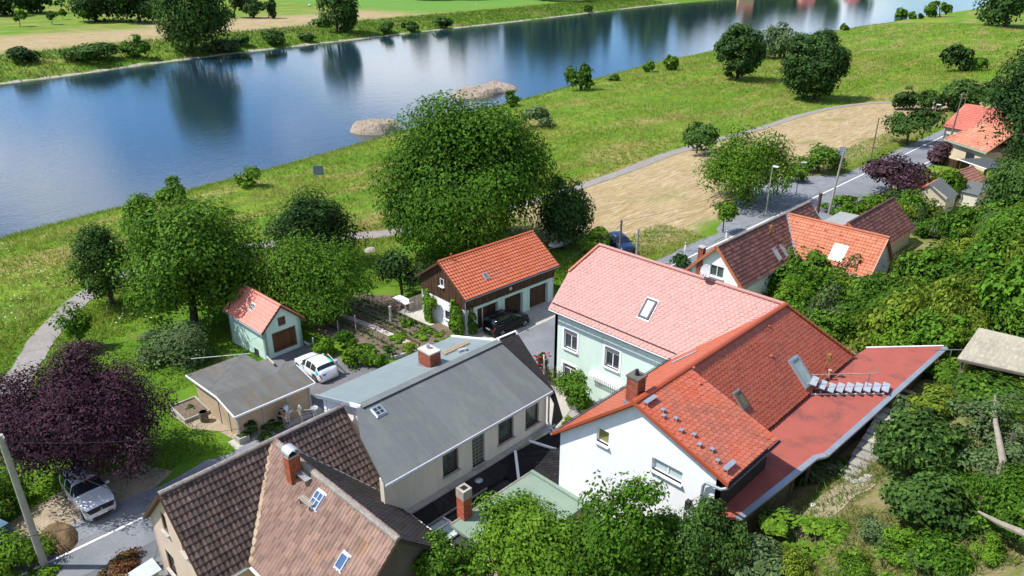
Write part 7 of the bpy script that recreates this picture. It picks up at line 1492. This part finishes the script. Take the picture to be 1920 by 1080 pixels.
# clothes line frame, barrel, planters, flower bed beside the panel garage
P = at(366, 712); P2 = Vector((-50.2, 21.2, H1(-50.2, 21.2))); root = thing('clothes_line', 'metal clothes line frame behind the panel garage', 'clothes line', P); q = MB(); q.tube([(0, 0, -.2), (0, 0, 1.9)], .04, 6); q.build('post', mt_dark, root); q = MB(); d = P2 - P; q.tube([(0, 0, 1.9), (d.x, d.y, d.z + 1.9)], .03, 6); q.build('bar', mat('pale_green_steel', (.45, .55, .45)), root)
P = at(384, 790); root = thing('rain_barrel', 'dark rain barrel at the panel garage wall', 'barrel', P); q = MB(); q.lathe((0, 0, -.05), [(.26, 0), (.30, .3), (.31, .5), (.29, .85), (.27, .87), (.26, .82)], 14); q.build('body', mt_woodpole, root); q = MB(); q.lathe((0, 0, .8), [(.02, 0), (.255, 0)], 14); q.build('water', mt_black, root)
def trough(label, P, w_, d_, h_, rz=0, name='planter'):
    root = thing(name, label, 'planter', P, rz); q = MB(); t = .09
    q.box(-w_ / 2, w_ / 2, -d_ / 2, -d_ / 2 + t, -.2, h_); q.box(-w_ / 2, w_ / 2, d_ / 2 - t, d_ / 2, -.2, h_); q.box(-w_ / 2, -w_ / 2 + t, -d_ / 2 + t, d_ / 2 - t, -.2, h_); q.box(w_ / 2 - t, w_ / 2, -d_ / 2 + t, d_ / 2 - t, -.2, h_); q.build('box', mt_concrete, root); q = MB(); q.box(-w_ / 2 + t, w_ / 2 - t, -d_ / 2 + t, d_ / 2 - t, -.2, h_ - .12); q.build('soil', mt_soil, root)
trough('square concrete planter at the front corner of the panel garage', at(455, 826), .75, .75, .45); P = at(358, 772); trough('walled flower bed with a hosta left of the panel garage', P, 2.6, 1.9, .35, name='flower_bed')
patch('garage_slab', [(-49.3, 14.2), (-46.2, 14.4), (-44.5, 15.6), (-42.9, 15.9), (-42.6, 16.3), (-49.3, 16.3)], .03, mt_dirt)
P = at(695, 472); b = bmesh.new(); bmesh.ops.create_icosphere(b, subdivisions=3, radius=.75)
for v_ in b.verts: n_ = .8 + .4 * float(vnoise(v_.co.x * 3 + 9, v_.co.y * 3 + v_.co.z * 2, .9, 5)); v_.co = Vector((v_.co.x * n_ * 1.3, v_.co.y * n_, v_.co.z * n_ * .7))
me = bpy.data.meshes.new('boulder'); b.to_mesh(me); b.free(); o = link('boulder', me, None, mt_stone); o.location = P; tag(o, 'grey boulder on the lawn near the footpath', 'boulder')
# hand pump with hose in the yard
P = atz(566, 795, .04); root = thing('hand_pump', 'old post pump with long lever and black hose beside the people', 'pump', P, R(10)); q = MB(); q.box(-.09, .09, -.08, .08, 0, 1.35); q.build('post', mt_wood_grey, root); q = MB(); q.box(-.11, .11, -.1, .1, 1.2, 1.45); q.lathe((0, 0, 1.45), [(.1, 0), (.06, .12), (.02, .15)], 10); q.build('pump_head', mt_galv, root); q = MB(); q.bar((-.9, -.5, .95), (.9, .5, 1.3), .05, .05); q.build('lever', mt_wood_grey, root); q = MB(); q.obox((-.75, -.4, .98), (.24, .13, .05), (-.06, .12, 0), (0, 0, .02)); q.build('paddle', mt_trim, root)
q = MB(); q.tube([(.1, .1, 1.0), (.45, .35, 1.1), (.65, .5, .8), (.6, .5, .3), (.4, .45, .05), (-.1, .5, .03)], .025, 6); q.build('hose', mt_plastic, root)
P = atz(592, 790, .04); root = thing('garden_trestle', 'grey metal stand at the yard wall behind the pump', 'stand', P, R(30)); q = MB(); q.tube([(-.3, 0, 0), (0, 0, 1.0), (.3, 0, 0)], .03, 6); q.build('leg', mt_galv, root); q = MB(); q.tube([(0, -.3, 0), (0, 0, 1.0), (0, .3, 0)], .03, 6); q.build('leg', mt_galv, root); q = MB(); q.lathe((0, 0, .95), [(.05, 0), (.26, .1), (.28, .18), (.22, .16)], 12); q.build('bowl', mt_galv, root)
# clay mound, blue tarpaulin
P0 = at(110, 1010); V = []; n_ = 26
for i in range(n_):
    for j in range(n_):
        a, b_ = i / (n_ - 1) * 2 - 1, j / (n_ - 1) * 2 - 1; x, y = P0.x + a * 1.6, P0.y + b_ * .95; e = max(0, 1 - a * a - b_ * b_); V.append((x, y, H1(x, y) - .06 + .75 * e ** .7 * (.75 + .6 * (float(vnoise(x, y, .35, 3)) - .4))))
o = link('clay_mound', mesh_np('clay_mound', V, [(i * n_ + j, (i + 1) * n_ + j, (i + 1) * n_ + j + 1, i * n_ + j + 1) for i in range(n_ - 1) for j in range(n_ - 1)], smooth=True), None, mt_mound); o['kind'] = 'structure'
P = at(-22, 1020); root = thing('covered_trailer', 'blue tarpaulin covered trailer at the left edge', 'trailer', P, R(20)); q = MB(); q.slab([(-1.1, -.8, 1.25), (1.1, -.8, 1.25), (1.1, .8, 1.3), (-1.1, .8, 1.3)], .5, (0, 0, 1)); q.build('tarpaulin', mat('blue_tarp', (.06, .12, .17), (.08, .15, .2), 2), root)
for x in (-.6, .6): q = MB(); q.lathe((0, 0, 0), [(.1, -.1), (.33, -.1), (.33, .1), (.1, .1)], 14); q.v = [V3(v.x, x * 1.4 + v.z, .33 + v.y) for v in q.v]; q.build('wheel', mt_tyre, root)
q = MB(); q.box(-1, 1, -.7, .7, .35, .75); q.build('box', mt_dark, root)
# white boat-shaped trailer cover by the dark tree
P = at(1046, 468); root = thing('boat_trailer', 'white covered boat on the grass beside the dark maple', 'boat', P, R(80)); q = MB(); rings = [(-1.3, .12, .7, .75), (-.9, .5, .5, 1.0), (0, .62, .45, 1.1), (.9, .58, .45, 1.05), (1.3, .5, .5, .95)]; V = []
for x, w_, zl, zh in rings: V += [V3(x, -w_, zh - .1), V3(x, -w_ * .6, zl), V3(x, w_ * .6, zl), V3(x, w_, zh - .1), V3(x, 0, zh + .05)]
q.add(V, [(5 * i + j, 5 * i + (j + 1) % 5, 5 * i + 5 + (j + 1) % 5, 5 * i + 5 + j) for i in range(4) for j in range(5)] + [(4, 3, 2, 1, 0), (20, 21, 22, 23, 24)]); q.build('hull', mt_trim, root)
for s in (-.5, .5): q = MB(); q.lathe((0, 0, 0), [(.06, -.07), (.26, -.07), (.26, .07), (.06, .07)], 12); q.v = [V3(.3 + v.x, s + v.z, .26 + v.y) for v in q.v]; q.build('wheel', mt_tyre, root)
q = MB(); q.box(-1.9, 1.0, -.05, .05, .3, .4); q.build('drawbar', mt_galv, root)
# courtyard: trellis, railing, rose heads
P = V3(-32.5, 35.9, .03); root = thing('iron_trellis', 'rusty iron trellis against the mint wing', 'trellis', P)
for i in range(15): q = MB(); q.bar((.2 + i * .16, 0, 0), (.2 + i * .16, 0, 1.9 + .35 * math.sin(i * 1.3) ** 2 + (.5 if i > 9 else 0)), .025); q.build('bar', mt_woodpole, root)
for z_ in (.6, 1.7): q = MB(); q.bar((.1, .03, z_), (2.6, .03, z_), .03); q.build('rail', mt_woodpole, root)
a = atz(1064, 777, .9); b = atz(1088, 748, .9); root = thing('yard_railing', 'grey metal railing in the courtyard before the mint wing', 'railing', (a.x, a.y, .03)); d = b - a; q = MB(); q.bar((0, 0, .9), (d.x, d.y, .9), .05); q.build('rail', mt_galv, root)
for i in range(14): q = MB(); p = d * (i / 13); q.bar((p.x, p.y, 0), (p.x, p.y, .9), .022); q.build('baluster', mt_galv, root)
P = atz(1021, 716, 0); post('white_post', 'white lamp post beside the slate flank', 1019, 722, 2.6, .09, mt_trim, z=0, cat='post')
for i, (x, y, c) in enumerate(((1003, 668, 'r'), (1007, 676, 'r'), (1001, 679, 'r'), (1012, 671, 'r'), (1022, 667, 'p'), (1027, 662, 'p'), (1016, 684, 'p'), (1012, 690, 'p'), (1024, 674, 'p'), (1030, 668, 'p'), (1018, 695, 'p'), (1009, 684, 'r'))):
    rb = [o for o in COL.objects if o.name.startswith('rose_bush')][0]; z_ = 2.7 - (y - 664) * .045; p = atz(x, y, z_); q = MB(rb.location); rr = .13
    for k in range(9): a = k * 2.4; q.obox(p + V3(math.cos(a) * rr * .55, math.sin(a) * rr * .55, .03 * (k % 3)), (rr * .5, 0, .03), (0, rr * .5, -.02), (0, 0, rr * .22))
    q.build('blossom', mat('rose_red', (.55, .02, .03)) if c == 'r' else mat('rose_pink', (.62, .25, .32)), rb)
# ================================================================ hillside path, steps, bed
HP = [at(*p) for p in ((1480, 1010), (1530, 965), (1575, 930), (1610, 905))]; strip('hill_path', resample([(p.x, p.y) for p in HP], .6), .75, .75, .05, mt_dirt2, 3, ragged=.08)
HP = [at(*p) for p in ((1690, 775), (1715, 745), (1745, 715))]; strip('hill_path', resample([(p.x, p.y) for p in HP], .6), .8, .8, .05, mt_dirt2, 3, ragged=.1)
root = thing('stone_steps', 'worn stone steps climbing between annex and fruit trees', 'steps', at(1615, 890)); a = at(1612, 888); b = at(1680, 785); n_ = 10; d = b - a; side = V3(d.y, -d.x, 0).normalized()
for i in range(n_):
    p = a.lerp(b, i / (n_ - 1)); z_ = H1(p.x, p.y) - .1 + .10 * i; q = MB(root.location); q.obox((p.x, p.y, z_ - .3), side * (.72 + .12 * random.random()), d.normalized() * (d.length / n_ * .5), (0, 0, .42 + .02 * random.random())); q.build('step', mt_stone, root)
root = thing('timber_steps', 'small timber steps with pale top board at the annex edge', 'steps', at(1693, 752)); P = root.location
for i in range(3): q = MB(); q.box(-.5, .5, -.2 - i * .3, .12 - i * .3, .75 - i * .28, .8 - i * .28); q.build('tread', mt_wood_tan if i == 0 else mt_trim, root)
for s in (-.5, .5): q = MB(); q.bar((s, .1, .75), (s, -.9, -.2), .05, .12); q.build('stringer', mt_trim, root)
for i, (x, y) in enumerate(((1560, 880), (1572, 886), (1584, 894), (1596, 901), (1607, 906), (1620, 902), (1630, 896))):
    P = at(x, y); b = bmesh.new(); bmesh.ops.create_icosphere(b, subdivisions=2, radius=.22)
    for v_ in b.verts: n_ = .75 + .5 * float(vnoise(v_.co.x * 7 + i, v_.co.y * 7 + v_.co.z * 5, .9, i)); v_.co = Vector((v_.co.x * n_ * 1.3, v_.co.y * n_ * 1.1, v_.co.z * n_ * .7))
    me = bpy.data.meshes.new('edge_stone'); b.to_mesh(me); b.free(); o = link('edge_stone', me, None, mt_stone); o.location = P; tag(o, 'rough stone edging the bed below the annex steps', 'stone', 'edging stones of the hillside bed')
for i, (x, y, l) in enumerate(((1524, 948, 'upper of two pale stones in the bed below the annex'), (1492, 975, 'lower of two pale stones in the bed below the annex'))):
    P = at(x, y); b = bmesh.new(); bmesh.ops.create_icosphere(b, subdivisions=2, radius=.16); me = bpy.data.meshes.new('pale_stone'); 
    for v_ in b.verts: v_.co = Vector((v_.co.x * 1.3, v_.co.y * .9, v_.co.z * (.7 + .3 * random.random())))
    b.to_mesh(me); b.free(); o = link('pale_stone', me, None, mt_trim); o.location = P; tag(o, l, 'stone')
for pts_, l in ((((1815, 1020), (1850, 1042), (1890, 1062), (1925, 1082)), 'pale dead trunk lying across the lower right corner'), (((1834, 842), (1838, 880), (1850, 905), (1862, 925)), 'pale dead branch rising from the trees at the right')):
    P = [at(*p) + V3(0, 0, 1.6 + (.5 * i if 'rising' in l else 0)) for i, p in enumerate(pts_[::-1])]; root = thing('dead_tree', l, 'dead branch', P[0] - V3(0, 0, 1.6)); q = MB(root.location); q.tube([P[0] - V3(0, 0, 1.7)] + P, [.16, .15, .13, .1, .05][:len(P) + 1], 8); q.build('trunk', M_TWIG, root)
a = at(1772, 700); root = thing('T_post', 'thin metal clothes post on the hillside path', 'clothes post', a); root.name = 'clothes_post'; q = MB(); q.bar((0, 0, -.2), (0, 0, 1.7), .05); q.build('post', mt_galv, root); q = MB(); q.bar((-.8, -.8, 1.7), (.8, .8, 1.7), .05); q.build('bar', mt_galv, root)
# far bank things
P = at(581, 12); root = thing('hay_bale', 'pale round hay bale beside the far green field', 'hay bale', P, R(30)); q = MB(); q.lathe((0, 0, 0), [(.7, -.65), (.78, -.6), (.78, .6), (.7, .65)], 16); q.v = [V3(v.z, v.x, .75 + v.y) for v in q.v]; q.build('bale', mat('hay_wrap', (.6, .58, .5)), root)
P = at(893, 10); root = thing('goat', 'white goat grazing on the far bank above the grass slope', 'animal', P, R(120)); skin_mesh('body', [(-.55, 0, .75), (-.1, 0, .76), (.4, 0, .78), (.65, 0, .9), (.85, 0, .72), (1.0, 0, .6), (-.5, .15, .4), (-.52, .15, 0), (-.5, -.15, .4), (-.52, -.15, 0), (.38, .15, .4), (.38, .15, 0), (.38, -.15, .4), (.38, -.15, 0), (-.72, 0, .7)], [(0, 1), (1, 2), (2, 3), (3, 4), (4, 5), (0, 6), (6, 7), (0, 8), (8, 9), (2, 10), (10, 11), (2, 12), (12, 13), (0, 14)], [.22, .25, .23, .13, .1, .07, .08, .04, .08, .04, .08, .04, .08, .04, .04], mt_trim, root, 1)
# houses of the far village, mirrored in the river
for i, (x, c, l) in enumerate(((1400, (.6, .5, .3), 'cream far house mirrored in the river'), (1515, (.55, .25, .2), 'rose far house mirrored in the river'), (1600, (.5, .22, .17), 'red far house mirrored at the top of the river'))):
    r1 = ray(x, -20); tt = 900 / math.hypot(r1[0], r1[1]); u, v = r1[0] * tt, r1[1] * tt; 
    h = House('far_village_house', l, 'house', (u, v, 0), R(40 + 20 * i), local=True); z0 = H1(u, v) - 1
    h.wall(mat('far_wall%d' % i, c), (-8, -5, 0), (1, 0, 0), [(0, z0), (16, z0), (16, z0 + 9), (0, z0 + 9)], [(2 + 3 * k, z0 + 5, 3.4 + 3 * k, z0 + 7) for k in range(5)]); 
    for k in range(5): h.window((-8, -5, 0), (1, 0, 0), 2 + 3 * k, z0 + 5, 3.4 + 3 * k, z0 + 7)
    for p0, dx, L2 in (((8, -5, 0), (0, 1, 0), 10), ((8, 5, 0), (-1, 0, 0), 16), ((-8, 5, 0), (0, -1, 0), 10)): h.wall(MATS['far_wall%d' % i], p0, dx, [(0, z0), (L2, z0), (L2, z0 + 9), (L2 / 2, z0 + (13 if L2 == 10 else 9)), (0, z0 + 9)])
    h.slope([(-8.5, -5.6, z0 + 8.6), (8.5, -5.6, z0 + 8.6), (8.5, 0, z0 + 13.2), (-8.5, 0, z0 + 13.2)], mt_tile_farred); h.slope([(8.5, 5.6, z0 + 8.6), (-8.5, 5.6, z0 + 8.6), (-8.5, 0, z0 + 13.2), (8.5, 0, z0 + 13.2)], mt_tile_farred)
# ================================================================ grass: stuff
def blades(name, label, pts, hgt_lo, hgt_hi, wd, m, seed, nb=4, spread=.16, tints=None):
    r = np.random.default_rng(seed); n = len(pts); P = np.repeat(pts, nb, 0); N = n * nb; a = r.uniform(0, 2 * np.pi, N); off = r.normal(0, spread, (N, 2)); h_ = r.uniform(hgt_lo, hgt_hi, N) * np.repeat(r.uniform(.6, 1.3, n), nb)
    B = P.copy(); B[:, :2] += off; dx, dy = np.cos(a), np.sin(a); w_ = wd * h_ / hgt_hi + wd * .4; ln = r.uniform(.4, 1.5, N) * h_; la = r.uniform(0, 2 * np.pi, N)
    V = np.stack([np.c_[B[:, 0] - dx * w_, B[:, 1] - dy * w_, B[:, 2] - .02], np.c_[B[:, 0] + dx * w_, B[:, 1] + dy * w_, B[:, 2] - .02], np.c_[B[:, 0] + np.cos(la) * ln, B[:, 1] + np.sin(la) * ln, B[:, 2] + h_]], 1).reshape(-1, 3)
    t = np.repeat(r.random(n) * .6, nb) + r.random(N) * .4 if tints is None else np.repeat(tints, nb)
    o = link(name, mesh_np(name, V, np.arange(3 * N).reshape(N, 3), t), None, m); tag(o, label, kind='stuff'); return o
r_ = np.random.default_rng(77)
def scatter(n, u0, u1, v0, v1, cond, pw=1.0):
    u = r_.uniform(u0, u1, n); v = r_.uniform(v0, v1, n); d = np.hypot(u, v); k = r_.random(n) < np.clip((75 / d) ** pw, 0, 1)
    x = (u + v) * S2; y = (v - u) * S2; de = y * math.cos(PITCH) + 32 * math.sin(PITCH); k &= (np.abs(x / np.maximum(de, 1)) < .75) & (y > 20)
    k &= cond(u, v); u, v = u[k], v[k]; return np.c_[u, v, hgt(u, v)]
def offpath(u, v, w_=1.7):
    ok = np.ones(len(u), bool)
    for q in PQ[::2]: ok &= (np.abs(u - q[0]) + np.abs(v - q[1])) > w_ * 1.25
    return ok
mead_c = lambda u, v: (u > ushn(v) + .6) & (u < np.where(v > 60, np.interp(v, PQ[PQ[:, 1] > 55][:, 1], PQ[PQ[:, 1] > 55][:, 0]), -66) - 1.2) & offpath(u, v)
G_MEAD = mat('meadow_grass_blades', (.125, .275, .018), (.185, .285, .026), .07, .40, .60, rough=.8, spec=.15, tint=.22, trans=.3, stretch=(1.8, .6, 1), extra=((.055, (.34, .30, .09), .49, .62), (.12, (.105, .215, .018), .56, .68)), hue=(.28, .30, .06))
P_ = scatter(230000, -172, -58, -5, 300, mead_c, 1.2); blades('meadow_grass', 'tall mixed meadow grass between path and river', P_, .25, .6, .045, G_MEAD, 1, 4, .3)
P_ = scatter(60000, -150, -100, -5, 260, lambda u, v: (u > ushn(v) + .2) & (u < ushn(v) + 5), .8); blades('bank_grass', 'lush bright grass along the water edge', P_, .2, .5, .05, mat('bank_grass_blades', (.10, .22, .02), (.14, .25, .024), .4, rough=.8, spec=.15, tint=.3, trans=.3), 2, 3, .2)
lawn_c = lambda u, v: (u > -80) & (u < -42.5) & (v < 66) & offpath(u, v, 1.5) & ~((u > -58) & (u < -43) & (v > 28) & (v < 40)) & ~((u > -52.2) & (v > 15) & (v < 29.5)) & ~((u > -44.5) & (v > 2) & (v < 10)) & ~((u > -50) & (v > 35.5) & (v < 50))
P_ = scatter(120000, -80, -42.5, -6, 66, lawn_c, .6); blades('lawn_grass', 'short mown lawn around the trees', P_, .05, .14, .03, mat('lawn_blades', (.085, .19, .014), (.125, .22, .018), .5, rough=.8, spec=.15, tint=.3, trans=.3, extra=((.22, (.17, .17, .045), .58, .72),)), 3, 3, .14)
hill_c = lambda u, v: ~((u < -9.3) & (v < 50)) | (v > 62)
P_ = scatter(70000, -13, 6, 5, 60, lambda u, v: (u > -10.2) & (vnoise(u, v, 2.2, 6) > .30), .3); blades('hill_grass', 'dry rough grass on the hillside garden', P_, .1, .35, .02, mat('hill_grass_blades', (.10, .17, .025), (.22, .19, .07), .5, .42, .62, rough=.8, spec=.15, tint=.3, trans=.25), 4, 3, .12)
P_ = scatter(26000, -48, -41.2, 52, 190, lambda u, v: ~((v > 74) & (v < 113) & (u > -49)), .8); blades('verge_grass', 'rough grass on the verge between road and mown field', P_, .1, .3, .035, G_MEAD, 5, 3, .2)
# white umbels in the tall grass
P_ = scatter(9000, -110, -66, 0, 45, lambda u, v: mead_c(u, v) & (vnoise(u, v, 5, 12) > .62), .5)
V = []; F = []
for p in P_[:420]:
    k = len(V); z_ = p[2] + random.uniform(.45, .7); s_ = random.uniform(.03, .075); V += [(p[0] - s_, p[1] - s_, z_), (p[0] + s_, p[1] - s_, z_ + .01), (p[0] + s_, p[1] + s_, z_), (p[0] - s_, p[1] + s_, z_ + .01)]; F.append((k, k + 1, k + 2, k + 3))
o = link('wild_carrot', mesh_np('wild_carrot', V, F), None, mat('umbel_white', (.62, .64, .52))); tag(o, 'scattered white umbel flowers in the tall grass', kind='stuff')
r_ = np.random.default_rng(78)
u = r_.uniform(-420, -270, 90000); v = r_.uniform(20, 560, 90000); s_ = ushf(v) - u; k = (s_ > .8) & (s_ < 46) & (r_.random(90000) < .75); u, v = u[k], v[k]
blades('far_bank_grass', 'rough tall grass and herbs on the far river bank', np.c_[u, v, hgt(u, v)], .5, 1.3, .14, mat('far_bank_blades', (.12, .215, .022), (.08, .15, .02), .06, .42, .58, rough=.8, spec=.1, tint=.35, trans=.3, extra=((.03, (.25, .24, .07), .54, .66), (.2, (.05, .10, .02), .56, .68))), 9, 2, .5)

P_ = scatter(60000, -176, -20, 180, 460, lambda u, v: (u > ushn(v) + .8) & ((v > 222) | (u < -76)) & offpath(u, v, 2), .6); blades('far_meadow_grass', 'taller patchy meadow grass far up the near bank', P_, .3, .8, .09, G_MEAD, 12, 3, .45)
